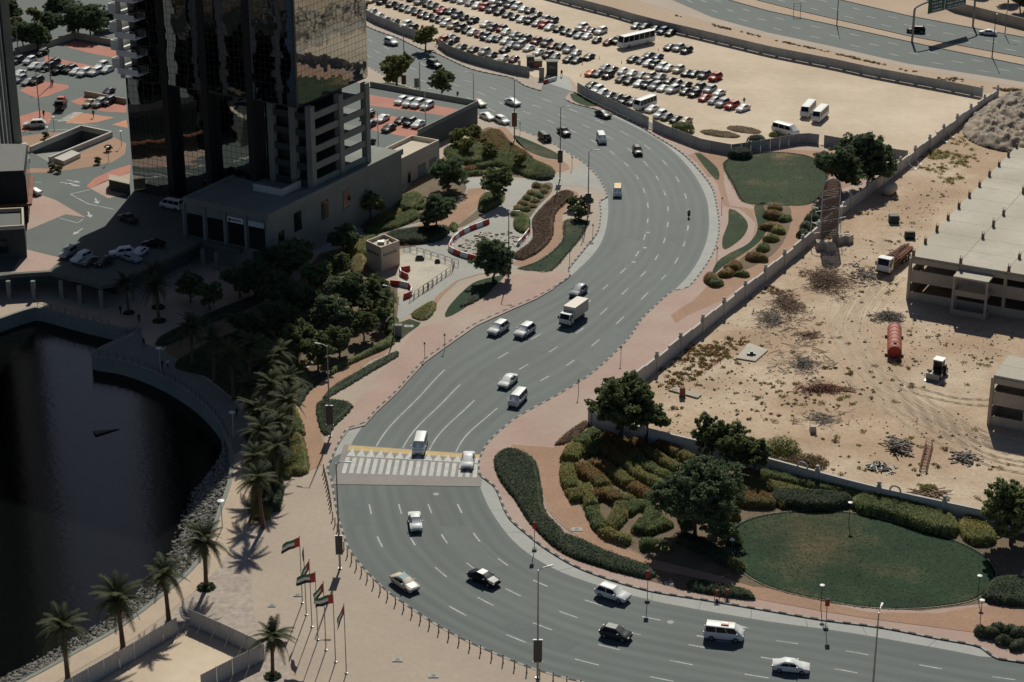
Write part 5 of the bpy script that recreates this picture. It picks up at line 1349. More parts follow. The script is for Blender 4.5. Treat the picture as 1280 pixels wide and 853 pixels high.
# ================================================================== VEGETATION
def leaf_mesh(name, pos, nrm, size, mat_, jitter=.8, parent_mesh=None, aspect=1.7):
    """one quad per leaf; pos (n,3), nrm (n,3)"""
    n = len(pos)
    d = nrm + RNG.normal(0, jitter, (n, 3)); d /= np.linalg.norm(d, axis=1, keepdims=True) + 1e-9
    r = RNG.normal(0, 1, (n, 3)); x = np.cross(d, r); x /= np.linalg.norm(x, axis=1, keepdims=True) + 1e-9
    y = np.cross(d, x)
    s = size * RNG.uniform(.6, 1.35, (n, 1))
    a = x * s * .5 * aspect; b = y * s * .5
    v = np.empty((n, 4, 3)); v[:, 0] = pos - a; v[:, 1] = pos - b * .9; v[:, 2] = pos + a; v[:, 3] = pos + b * .9
    return v.reshape(-1, 3)
def np_mesh(name, verts, quads, mats, mat_idx=None):
    me = bpy.data.meshes.new(name)
    nv, nq = len(verts), len(quads)
    me.vertices.add(nv); me.vertices.foreach_set('co', np.ascontiguousarray(verts, dtype=np.float32).ravel())
    me.loops.add(nq * 4); me.loops.foreach_set('vertex_index', np.ascontiguousarray(quads, dtype=np.int32).ravel())
    me.polygons.add(nq); me.polygons.foreach_set('loop_start', np.arange(0, nq * 4, 4, dtype=np.int32)); me.polygons.foreach_set('loop_total', np.full(nq, 4, dtype=np.int32))
    if not isinstance(mats, (list, tuple)): mats = [mats]
    for m in mats: me.materials.append(m)
    if mat_idx is not None: me.polygons.foreach_set('material_index', np.asarray(mat_idx, dtype=np.int32))
    me.update(calc_edges=True); me.validate()
    return me
def quads_of(v): return np.arange(len(v)).reshape(-1, 4)

def tree_meshes(name, R, Hc, trunk_h, m, nclump=130, per=75, leaf=.42, seed=0, lobes=9):
    """crown: leaf clumps on limbs that spread from the trunk; R radius, Hc crown height"""
    rg = np.random.default_rng(seed)
    cz = trunk_h + Hc * .5
    lob = []
    for k in range(lobes):
        a = 2 * math.pi * (k + rg.random() * .7) / lobes * 1.0; rr = R * rg.uniform(.25, .70); zz_ = cz + Hc * rg.uniform(-.40, .36) * (1 if k % 3 else .5)
        lob.append((rr * math.cos(a), rr * math.sin(a), zz_, R * rg.uniform(.34, .5)))
    lob.append((rg.normal(0, .1) * R, rg.normal(0, .1) * R, cz + Hc * .22, R * .5))
    lob.append((0, 0, cz, R * .55))
    pos, nrm = [], []
    for k in range(nclump):
        lx, ly, lz, lr = lob[k % len(lob)]
        u = rg.normal(0, 1, 3); u /= np.linalg.norm(u); rad = lr * (.35 + .75 * rg.random() ** .6)
        c = np.array([lx, ly, lz]) + u * rad * np.array([1, 1, .75])
        cr_ = rg.uniform(.35, .9) * R * .17
        q = rg.normal(0, 1, (per, 3)); q /= np.linalg.norm(q, axis=1, keepdims=True)
        p = c + q * cr_ * rg.random((per, 1)) ** .4 * np.array([1.15, 1.15, .75])
        pos.append(p); nrm.append(q * .6 + u * .4 + np.array([0, 0, .5]))
    pos = np.concatenate(pos); nrm = np.concatenate(nrm)
    v = leaf_mesh(name, pos, nrm, leaf, m)
    crown = np_mesh(name + '_crown', v, quads_of(v), M[m])
    mb = MB(); tr = .045 * R + .06
    pts = [(0, 0, -.1), (rg.normal(0, .05), rg.normal(0, .05), trunk_h * .5), (rg.normal(0, .12), rg.normal(0, .12), trunk_h), (rg.normal(0, .25), rg.normal(0, .25), cz)]
    mb.tube(pts, [tr * 1.25, tr, tr * .85, tr * .45], 8)
    for lx, ly, lz, lr in lob[:-2]:
        f = rg.uniform(.25, .9); s = Vector(pts[2]).lerp(Vector(pts[3]), f * .6)
        e = Vector((lx, ly, lz)); mdl = s.lerp(e, .5) + Vector((0, 0, -.12 * R * .5))
        mb.tube([s, mdl, e], [tr * .5, tr * .32, tr * .1], 6)
    trunk = mb.mesh(name + '_trunk', M['bark'], 60)
    return trunk, crown
TREES = {
 'a': tree_meshes('tree', 5.6, 10.5, .8, 'leaf_dark', 620, 62, .28, 1, 16),
 'b': tree_meshes('tree', 3.3, 6.2, 1.3, 'leaf', 330, 56, .24, 2, 11),
 'c': tree_meshes('tree', 2.3, 4.6, 1.2, 'leaf', 190, 52, .22, 3, 8),
 'd': tree_meshes('tree', 3.2, 5.2, 1.6, 'leaf_olive', 300, 56, .24, 4, 10),
 'e': tree_meshes('tree', 4.2, 7.4, 1.1, 'leaf_dark', 440, 60, .26, 5, 12),
 'f': tree_meshes('tree', 1.7, 2.6, .4, 'leaf', 130, 60, .20, 6, 7),
}
def tree(k, px, py, label, s=1.0, z=Z1, group=None, rz=None, sz=None, name='tree'):
    """px, py: foot of the trunk"""
    root = empty(name, G(px, py, z), random.random() * 6.28 if rz is None else rz, label, 'tree', group)
    t_, c_ = TREES[k]; link('trunk', t_, root); link('crown', c_, root)
    root.scale = (s, s, sz or s)
    return root
# right side
tree('a', 868, 672, 'largest dark tree between clipped hedges and the oval lawn', 1.04, rz=.4)
tree('b', 776, 549, 'broad tree by the corner where two pale walls meet', 1.40, rz=1.2)
tree('c', 808, 553, 'slim tree right beside the broad corner tree at the pale wall', 1.35)
tree('b', 889, 578, 'upright tree by the wall behind the largest dark tree', .80, sz=1.0)
tree('b', 921, 590, 'middle tree of the three along the garden wall', .95)
tree('c', 943, 598, 'small tree next to the wall near the dry shrub', 1.15)
tree('b', 1264, 680, 'round tree at the end of the garden wall by the oval lawn', 1.25)
tree('e', 1050, 243, 'left half of the large double tree behind the arched panel'.replace('left ', 'leafy '), 1.25, rz=2.0)
tree('e', 1085, 232, 'taller half of the large double tree beside the site wall', 1.35, rz=.7)
# roadside and far
tree('d', 496, 113, 'tall leafy tree on the kerb strip beside the raised car park', 1.28)
tree('b', 552, 122, 'round tree on the kerb strip at the end of the raised car park', .92)
tree('d', 532, 63, 'bushy dark tree in the gap between two hoardings', .95)
# plaza side
tree('a', 560, 238, 'dark spreading tree by the cream service building', .66)
tree('e', 545, 288, 'dark tree over the curved brown path', .84)
tree('b', 622, 253, 'young tree in the bed beside the concrete path', .98)
tree('e', 617, 350, 'tree at the red and white barriers by the road', .92, rz=.3)
tree('c', 463, 279, 'small tree against the podium wall by the hedges', 1.25)
tree('e', 430, 318, 'leafy tree at the shaded foot of the podium wall', .72)
for x, y, s, k, l in ((440, 395, .98, 'e', 'large shaded tree next to the small cream kiosk'), (412, 420, .85, 'e', 'dark tree below the kiosk tree in the shaded garden'), (468, 385, .8, 'b', 'small tree between kiosk and red barriers'), (478, 412, .8, 'c', 'low tree beside the lamp post near the little lawn'), (372, 452, .95, 'b', 'tree by the stone path in the shaded garden'), (398, 462, .8, 'b', 'tree overhanging the stone path end'), (345, 385, .8, 'e', 'very dark tree in the deepest tower shade'), (320, 370, .8, 'e', 'black looking tree beside the podium corner'), (362, 352, .9, 'e', 'dark tree under the podium wall windows'), (300, 372, .7, 'e', 'dark tree on the shaded lower plaza'), (262, 388, .7, 'b', 'round tree on the lower plaza in shade'), (238, 378, .75, 'b', 'round tree between palms on the lower plaza'), (395, 372, .9, 'b', 'shaded tree above the kiosk trees'), (330, 460, .7, 'b', 'shaded tree at the back of the palm grove'), (352, 425, .85, 'e', 'broad dark tree in the middle of the shaded garden'), (385, 400, .8, 'e', 'dark tree between the kiosk trees and podium trees'), (340, 345, .7, 'e', 'dark tree hugging the podium corner'), (420, 352, .75, 'b', 'shaded tree uphill of the kiosk by the garden path'), (378, 335, .75, 'b', 'tree at the narrow path under the podium windows'), (425, 445, .7, 'b', 'small tree at the lower edge of the shaded garden'), (455, 425, .7, 'b', 'tree between green hedge and kiosk tree'), (310, 430, .7, 'e', 'dark tree beside the long black hedge'), (360, 395, .75, 'e', 'dark tree deep in the garden shade')):
    tree(k, x, y, l, s)
for x, y in ((716, 262), (724, 274), (731, 262)):
    tree('f', x, y, 'round bushy shrub tree on the lawn strip by the road', .95, group='shrub trees on the lawn strip')
for x, y, s in ((583, 196, 1.0), (612, 200, .9), (593, 178, .9), (573, 186, 1.1), (650, 212, .8)):
    tree('d', x, y, 'bushy yellow green shrub tree by the raised car park wall', s * .62, group='shrub trees by the car park')
# upper left park
for x, y, s, k in ((30, 62, .85, 'e'), (48, 62, .85, 'e'), (62, 48, .8, 'e'), (25, 45, .7, 'd'), (45, 32, .7, 'd'), (70, 24, .75, 'e'), (88, 24, .6, 'e'), (99, 45, .75, 'a'), (113, 46, .75, 'a'), (127, 40, .6, 'd'), (82, 10, .6, 'e'), (140, 36, .6, 'e'), (15, 30, .8, 'e')):
    tree(k, x, y, 'dense dark tree in the park behind the tower car park', s, DECK, 'park trees behind the tower')
for x, y in ((1225, -2), (1260, 8), (1275, 20), (1205, -12), (1240, -6), (1290, 18), (1180, -14)):
    tree('e', x, y - 4, 'dark tree beyond the highway wall', .8, 0, 'trees beyond the highway')
for x, y in ((57, 173), (136, 189), (122, 205), (66, 213), (73, 216)):
    tree('f', x, y, 'small round shrub on the brown island by the ramp', .5, DECK, 'shrubs round the garage ramp', name='shrub')

# ---- palms
def frond_mesh(L=2.9, droop=.55, seed=0):
    rg = random.Random(seed); mb = MB()
    pts = [Vector((L * t, 0, .55 * L * t * (1 - t * 1.0) * 1.1 - droop * L * t * t * .55)) for t in np.linspace(0, 1, 8)]
    mb.tube(pts, [.045, .04, .035, .03, .025, .02, .014, .006], 4, False)
    for i in range(34):
        t = .12 + .86 * i / 33; k = min(int(t * 7), 6); p = pts[k].lerp(pts[k + 1], t * 7 - k); d = (pts[k + 1] - pts[k]).normalized()
        ll = .75 * math.sin(math.pi * min(.95, .2 + t * .75)) * rg.uniform(.85, 1.1) * L / 2.9 + .12
        for s in (-1, 1):
            e = p + (d * .75 + Vector((0, s * .85, -.28 + rg.uniform(-.1, .15)))).normalized() * ll
            w = d * .05
            mb.poly([p - w, p + w, e + w * .25, e - w * .25])
    return mb.mesh('frond', M['palm_leaf'])
FR = [frond_mesh(2.9, .5, 1), frond_mesh(2.7, 1.0, 2), frond_mesh(2.6, 1.55, 3)]
FR_DRY = frond_mesh(2.4, 1.0, 5); FR_DRY.materials[0] = M['dry_leaf']
def palm_trunk(h):
    mb = MB(); n = int(h / .28); pts = []; rad = []
    for i in range(n + 1):
        for dz, r in ((0, .20), (.2, .265)):
            pts.append((0, 0, i * .28 + dz - .1)); rad.append(r * (1.25 - .25 * min(1, i / (n * .4))))
    pts.append((0, 0, h + .3)); rad.append(.34); pts.append((0, 0, h + .75)); rad.append(.16)
    mb.tube(pts, rad, 9); return mb.mesh('palm_trunk', M['palm_bark'], 35)
PT = {}
def palm(px, py, h, label, nf=26, s=1.0, group=None, skirt=False, z=Z1, mound=None):
    h = round(h * 2) / 2
    if h not in PT: PT[h] = palm_trunk(h)
    root = empty('palm_tree', G(px, py, z), random.random() * 6.28, label, 'palm tree', group); s *= random.uniform(.92, 1.1); root.scale = (s,) * 3; root.rotation_euler[0] = random.uniform(-.05, .05); root.rotation_euler[1] = random.uniform(-.05, .05); nf += random.randint(-3, 5)
    link('trunk', PT[h], root)
    for i in range(nf):
        k = 0 if i < nf * .4 else (1 if i < nf * .75 else 2)
        f = link('frond', FR[k], root, (0, 0, h + .45))
        el = [.95, .35, -.15][k] + random.uniform(-.22, .22)
        f.rotation_euler = (random.uniform(-.2, .2), -el, i * 2.399 + random.uniform(-.2, .2))
        sc = random.uniform(.85, 1.12); f.scale = (sc, sc, sc)
    for i in range(5):
        f = link('dead_frond', FR_DRY, root, (0, 0, h + .15)); f.rotation_euler = (random.uniform(-.2, .2), random.uniform(.75, 1.15), i * 1.3 + random.random()); f.scale = (.6, .6, .6)
    if mound:
        v = mound_leaves(1.1, .45, 500, .22); o = link('foot_shrub', np_mesh('foot_shrub', v, quads_of(v), M['hedge_dark']), root)
    return root
def mound_leaves(r, h, n, leaf):
    u = RNG.normal(0, 1, (n, 3)); u[:, 2] = np.abs(u[:, 2]); u /= np.linalg.norm(u, axis=1, keepdims=True)
    p = u * np.array([r, r, h]) * RNG.uniform(.75, 1.02, (n, 1))
    return leaf_mesh('m', p, u, leaf, None, .7)
palm(258, 735, 5.5, 'palm with dark shrub at its foot near the enclosure corner', mound=True, s=1.05)
palm(211, 775, 5.0, 'palm between enclosure corner and the promenade, second along', s=1.05)
palm(154, 810, 5.0, 'palm at the middle of the enclosure hoarding by the promenade', s=1.12)
palm(85, 848, 5.5, 'palm at the far end of the enclosure hoarding by the water', s=1.2)
palm(341, 846, 5.0, 'palm with round foot planter next to the flagpoles', mound=True, s=1.0)
for x, y, h in ((329, 660, 6), (322, 630, 6.5), (345, 615, 6), (330, 600, 6.5), (352, 585, 6.5), (330, 565, 6), (360, 560, 6.5), (340, 545, 7), (318, 560, 6), (365, 530, 6.5), (338, 520, 7), (318, 535, 6.5), (350, 500, 6.5)):
    palm(x, y, h, 'date palm in the dense grove beside the curved brown path', 22, 1.0, 'palms in the grove')
for x, y in ((292, 500), (268, 478), (240, 460), (312, 480)):
    palm(x, y, 6.0, 'palm in tower shade on the inner edge of the quay walk', 20, 1.0, 'palms in shade along the quay walk')
for x, y in ((161, 392), (199, 402), (198, 385)):
    palm(x, y, 5.5, 'palm in a round planter on the shaded lower plaza', 20, .95, 'palms on the lower plaza', mound=True)
palm(482, 398, 3.0, 'short palm in front of the red barriers', 20, .9)

# ---- hedges: a rounded, lumpy body with a coat of leaves
def poly_dist(P, poly):
    """signed distance (positive inside) of points P (n,2) to polygon"""
    n = len(poly); inside = np.zeros(len(P), bool); dmin = np.full(len(P), 1e9)
    for i in range(n):
        a = poly[i]; b = poly[(i + 1) % n]; ab = b - a
        t = np.clip(((P - a) @ ab) / (ab @ ab + 1e-9), 0, 1)
        d = np.linalg.norm(P - (a + t[:, None] * ab), axis=1); dmin = np.minimum(dmin, d)
        c = ((a[1] > P[:, 1]) != (b[1] > P[:, 1]))
        xi = (b[0] - a[0]) * (P[:, 1] - a[1]) / (b[1] - a[1] + 1e-12) + a[0]
        inside ^= c & (P[:, 0] < xi)
    return np.where(inside, dmin, -dmin)
def vnoise(P, s, seed=0):
    r = np.random.default_rng(seed); a = r.uniform(0, 6.28, (6, 2)); k = r.normal(0, 1, (6, 2)) * s
    return sum(np.sin(P[:, 0] * k[i, 0] + P[:, 1] * k[i, 1] + a[i, 0]) for i in range(6)) / 6
HN = [0]
def blob(p, r):
    e = random.uniform(.8, 1.3); th = random.random() * 3.14; q = p + Vector((random.uniform(-.35, .35), random.uniform(-.4, .4), 0)); out = []
    for a in np.linspace(0, 6.28, 10)[:-1]:
        x, y = r * e * math.cos(a) * random.uniform(.8, 1.2), r / e * math.sin(a) * random.uniform(.8, 1.2)
        out.append(q + Vector((x * math.cos(th) - y * math.sin(th), x * math.sin(th) + y * math.cos(th), 0)))
    return out
def hedge(px, h, m, label, group=None, z=Z1, edge=.7, leaf=.13, dens=90, world=None, name='hedge', cat='hedge', lump=.12, smooth_=True, grow=0.0):
    w = world or GL(px, z)
    if smooth_: w = smooth(w, 1.0, True)
    poly = np.array([(p.x, p.y) for p in w]); c = poly.mean(0); poly = poly - c
    HN[0] += 1; sd_ = HN[0]
    lo = poly.min(0) - .4 - grow; hi = poly.max(0) + .4 + grow; st_ = .4
    nx = int((hi[0] - lo[0]) / st_) + 2; ny = int((hi[1] - lo[1]) / st_) + 2
    gx, gy = np.meshgrid(lo[0] + np.arange(nx) * st_, lo[1] + np.arange(ny) * st_, indexing='ij')
    P = np.stack([gx.ravel(), gy.ravel()], 1)
    def height(Q):
        d = poly_dist(Q, poly) + grow; t = np.clip((d + .12) / edge, 0, 1)
        hh = h * np.sqrt(np.clip(1 - (1 - t) ** 2, 0, 1)) * (1 + lump * vnoise(Q, 1.6, sd_) + lump * .6 * vnoise(Q, 4.0, sd_ + 99))
        return np.where(d > -.12, hh, 0), d
    hz, d = height(P)
    keep = (d > -.35).reshape(nx, ny)
    cell = keep[:-1, :-1] & keep[1:, :-1] & keep[:-1, 1:] & keep[1:, 1:]
    pos_any = (hz > .02).reshape(nx, ny); cell &= (pos_any[:-1, :-1] | pos_any[1:, :-1] | pos_any[:-1, 1:] | pos_any[1:, 1:])
    I, J = np.nonzero(cell); idx = lambda i, j: i * ny + j
    q = np.stack([idx(I, J), idx(I + 1, J), idx(I + 1, J + 1), idx(I, J + 1)], 1)
    used = np.unique(q); remap = np.full(nx * ny, -1); remap[used] = np.arange(len(used))
    V = np.stack([P[:, 0], P[:, 1], hz * .93], 1)[used]; q = remap[q]
    # leaves
    area = max(1.0, len(q) * st_ * st_); n = int(min(area * dens, 15000))
    Q = lo + RNG.random((n * 3, 2)) * (hi - lo); hq, dq = height(Q); k = (dq > -.1)
    Q = Q[k][:n]; hq = hq[k][:n]; dq = dq[k][:n]
    e = .1; hx = (height(Q + [e, 0])[0] - hq) / e; hy = (height(Q + [0, e])[0] - hq) / e
    nr = np.stack([-np.clip(hx, -3, 3), -np.clip(hy, -3, 3), np.ones(len(Q))], 1); nr /= np.linalg.norm(nr, axis=1, keepdims=True)
    pz = hq * np.where(dq < edge * .8, RNG.random(len(Q)) ** .5, 1.0)
    pos = np.stack([Q[:, 0], Q[:, 1], pz], 1) + nr * np.where(RNG.random((len(Q), 1)) < .12, RNG.uniform(.05, .26, (len(Q), 1)), RNG.uniform(-.02, .08, (len(Q), 1)))
    lv = leaf_mesh('l', pos, nr, leaf, None, .38)
    verts = np.concatenate([V, lv]); quads = np.concatenate([q, quads_of(lv) + len(V)])
    me = np_mesh(name, verts, quads, M[m])
    o = link(name, me, None, (c[0], c[1], z)); tag(o, label, cat, group)
    return o
MG = 'clipped hedge strips in the corner garden'
ML = 'clipped hedge mound among the winding hedges beside the brown path'
def hedge_row(px, w, h, mats, label, group, seg=(4.0, 8.0), gap=.45, seed=0):
    """a clipped hedge band along a curved line, cut into separate lengths"""
    rg = random.Random(seed); pts = resample(smooth(GL(px, Z1), .5), .5); i = 0; k = 0
    while i < len(pts) - 4:
        n = int(rg.uniform(*seg) / .5); j = min(i + n, len(pts) - 1)
        if len(pts) - 1 - j < 5: j = len(pts) - 1
        ww = w * rg.uniform(.85, 1.15) / 2; L, R = [], []
        for p, d in pts[i:j + 1:3] + [pts[j]]:
            s_ = Vector((-d.y, d.x, 0)); e = rg.uniform(.85, 1.15); L.append(p + s_ * ww * e); R.append(p - s_ * ww * rg.uniform(.85, 1.15))
        m = mats[k % len(mats)]
        hedge(None, h * rg.uniform(.85, 1.15), m, label.replace('COL', {'hedge_olive': 'olive', 'hedge_rust': 'rust tinged', 'hedge_green': 'green', 'hedge_dark': 'dark green', 'hedge_yellow': 'yellowish', 'hedge_brown': 'brown'}[m]), group, world=L + R[::-1], edge=.34, lump=.13, smooth_=False)
        i = j + max(1, int(gap / .5)); k += 1
o_, r_, g_, d_ = 'hedge_olive', 'hedge_rust', 'hedge_green', 'hedge_dark'
ML = 'COL clipped hedge strip in the winding rows beside the brown path'
for i, (px, w, mats) in enumerate((([(709, 586), (710, 600), (718, 618), (726, 630)], 2.0, [o_]), ([(711, 578), (720, 562), (733, 549), (750, 543)], 2.2, [o_, g_]), ([(722, 586), (745, 603), (765, 620), (792, 631)], 2.1, [r_, o_, g_]), ([(736, 572), (748, 560), (766, 546)], 2.1, [g_, r_]), ([(739, 580), (765, 594), (790, 611), (815, 628)], 2.2, [r_, o_, r_]), ([(756, 563), (775, 578), (800, 598), (828, 612)], 2.2, [r_, o_]),
                                   ([(772, 552), (786, 565), (802, 582), (834, 600)], 2.1, [r_, g_, o_]), ([(794, 553), (812, 570), (850, 592)], 2.1, [r_, o_]), ([(818, 558), (840, 566), (868, 582)], 2.0, [r_, o_]), ([(737, 626), (754, 621), (777, 634), (770, 652), (758, 664)], 2.1, [r_, o_, g_]), ([(731, 612), (739, 634), (745, 652), (762, 672), (790, 680)], 1.9, [o_, g_, o_]), ([(780, 644), (798, 633), (818, 642), (806, 658), (796, 668)], 2.1, [g_, g_]),
                                   ([(806, 668), (822, 660), (838, 654)], 1.9, [g_, o_]), ([(800, 684), (822, 684), (836, 690)], 1.8, [g_, d_]), ([(835, 625), (852, 640), (860, 660)], 2.0, [o_, d_]), ([(850, 676), (880, 688), (915, 708)], 2.6, [d_, d_]), ([(896, 640), (912, 640), (918, 652)], 2.0, [r_, g_]), ([(898, 664), (912, 668), (918, 684)], 1.8, [g_]), ([(908, 706), (928, 714)], 1.6, [o_]))):
    hedge_row(px, w, 1.05, mats, ML, MG, seed=i)
MM = 'COL clipped strip in the layered beds by the raised car park'
for i, (px, w, mats) in enumerate((([(556, 212), (575, 200), (600, 190), (622, 184)], 1.8, [g_, o_, 'hedge_yellow']), ([(580, 216), (612, 208), (645, 206), (672, 214)], 1.7, [r_, g_, o_]), ([(600, 178), (622, 174), (640, 186), (662, 200)], 1.6, [r_, 'hedge_brown', o_]), ([(566, 222), (600, 218), (630, 218)], 1.3, ['hedge_yellow', g_]), ([(585, 182), (606, 168)], 1.6, [r_, o_]))):
    hedge_row(px, w, .9, mats, MM, 'layered hedge strips by the car park', (2.5, 5.0), seed=40 + i)
for i, (px, w, mats) in enumerate((([(920, 606), (955, 610), (1005, 622)], 1.6, [o_, r_]), ([(945, 622), (968, 628), (985, 636)], 1.4, [r_]), ([(520, 262), (545, 256), (566, 246)], 1.5, [g_, d_]), ([(356, 500), (366, 522), (372, 545)], 2.0, [g_, o_]), ([(350, 470), (380, 456), (408, 452)], 1.4, [o_, 'hedge_yellow']), ([(318, 545), (330, 570), (340, 600), (338, 640)], 3.0, [d_, g_]), ([(350, 540), (356, 570), (352, 600)], 2.4, [d_, o_]))):
    hedge_row(px, w, .8, mats, ['COL hedge strip in the bed above the oval lawn', 'COL short hedge at the corner of the oval lawn bed', 'COL hedge strip behind the tree over the curved path', 'COL low hedge at the palm grove edge by brown path', 'COL low hedge along the stone path in shade', 'COL undergrowth strip beneath the palm grove by the quay', 'COL undergrowth strip in the palm grove middle'][i], ['hedges above the oval lawn', 'corner hedges', 'path tree hedges', 'grove edge hedges', 'stone path hedges', 'grove undergrowth', 'grove undergrowth middle'][i], (3, 6), seed=60 + i)
S2 = 'long hedges below the garden wall'
for px, h, m, l in (([(952, 592), (1000, 602), (1085, 622), (1083, 629), (1020, 616), (955, 601)], 1.1, 'hedge_green', 'long narrow green hedge right under the garden wall'),
                    ([(915, 600), (955, 604), (1010, 618), (1020, 626), (975, 621), (918, 612)], 1.1, 'hedge_olive', 'olive hedge band below the narrow green wall hedge'),
                    ([(966, 620), (1000, 618), (1060, 624), (1063, 634), (1020, 640), (968, 632)], 1.2, 'hedge_dark', 'dark green cushion hedge above the oval lawn'),
                    ([(1064, 629), (1095, 624), (1160, 640), (1195, 655), (1193, 671), (1160, 667), (1110, 650), (1072, 641)], 1.3, 'hedge_green', 'broad green hedge curving along the lawn top'),
                    ([(918, 616), (960, 622), (968, 636), (925, 634)], 1.1, 'hedge_rust', 'rusty hedge band beside the largest tree'),
                    ([(1200, 652), (1220, 651), (1240, 664), (1243, 680), (1215, 682), (1200, 668)], 1.1, 'hedge_olive', 'pair like olive hedge mound at the lawn end near the wall'.replace('pair like ', '')),
                    ([(1228, 748), (1245, 726), (1285, 728), (1300, 757), (1250, 757)], .9, 'hedge_dark', 'dark flat hedge at the tip of the oval lawn')):
    hedge(px, h, m, l)
hedge([(619, 573), (640, 564), (666, 576), (674, 602), (681, 641), (704, 668), (700, 688), (664, 655), (645, 626), (625, 599)], .8, 'hedge_dark', 'wide dark hedge between pink pavement and brown path')
hedge([(706, 670), (760, 692), (815, 713), (812, 724), (757, 711), (702, 690)], .7, 'hedge_dark', 'dark hedge strip between kerb pavement and path under the big tree')
hedge([(862, 728), (900, 732), (938, 742), (944, 750), (900, 745), (864, 738)], .7, 'hedge_dark', 'dark hedge end beside the red street bins')
for x, y, r in [(1228, 792, 1.0), (1241, 797, 1.1), (1252, 803, .9), (1246, 788, 1.0), (1262, 790, 1.1), (1275, 797, 1.2), (1272, 808, 1.0)]:
    p = G(x, y, Z1); hedge(None, r * 1.1, 'hedge_dark', 'dark round shrub in the clump by the lower kerb', 'shrub clump by the lower kerb', world=blob(p, r), name='shrub', cat='shrub', lump=.3, edge=.8 * r)
hedge([(694, 557), (708, 543), (732, 527), (736, 531), (722, 545), (705, 556)], .5, 'hedge_brown', 'brown groundcover wedge at the corner of the pink pavement')
hedge([(856, 427), (905, 385), (955, 343), (960, 347), (907, 391), (860, 431)], .7, 'hedge_brown', 'brown hedge strip along the stepped site wall', smooth_=False)
for x, y, r, m in ((889, 350, 1.7, 'hedge_rust'), (905, 344, 1.6, 'hedge_rust'), (918, 336, 1.9, 'hedge_rust'), (927, 345, 1.2, 'hedge_green'), (945, 325, 1.9, 'hedge_rust'), (897, 357, 1.4, 'hedge_green'), (955, 312, 1.4, 'hedge_green'), (968, 272, 1.9, 'hedge_rust'), (960, 285, 1.6, 'hedge_rust'), (975, 290, 1.6, 'hedge_olive'), (970, 262, 1.5, 'hedge_rust'), (965, 300, 1.5, 'hedge_olive'), (980, 276, 1.4, 'hedge_green')):
    p = G(x, y, Z1); hedge(None, r * .75, m, 'round shrub in the bed between crescent lawn and brown path', 'round shrubs by the crescent lawn', world=blob(p, r), name='shrub', cat='shrub', lump=.3, edge=.8 * r)
for x, y, r in ((1010, 286, 1.6), (1018, 278, 1.8), (1005, 296, 1.4), (1022, 268, 1.6)):
    p = G(x, y, Z1); hedge(None, r * .9, 'hedge_dark', 'dark bush beside the arched panel inside the wall', 'bushes beside the arched panel', world=blob(p, r), name='shrub', cat='shrub', lump=.3, edge=.8 * r)
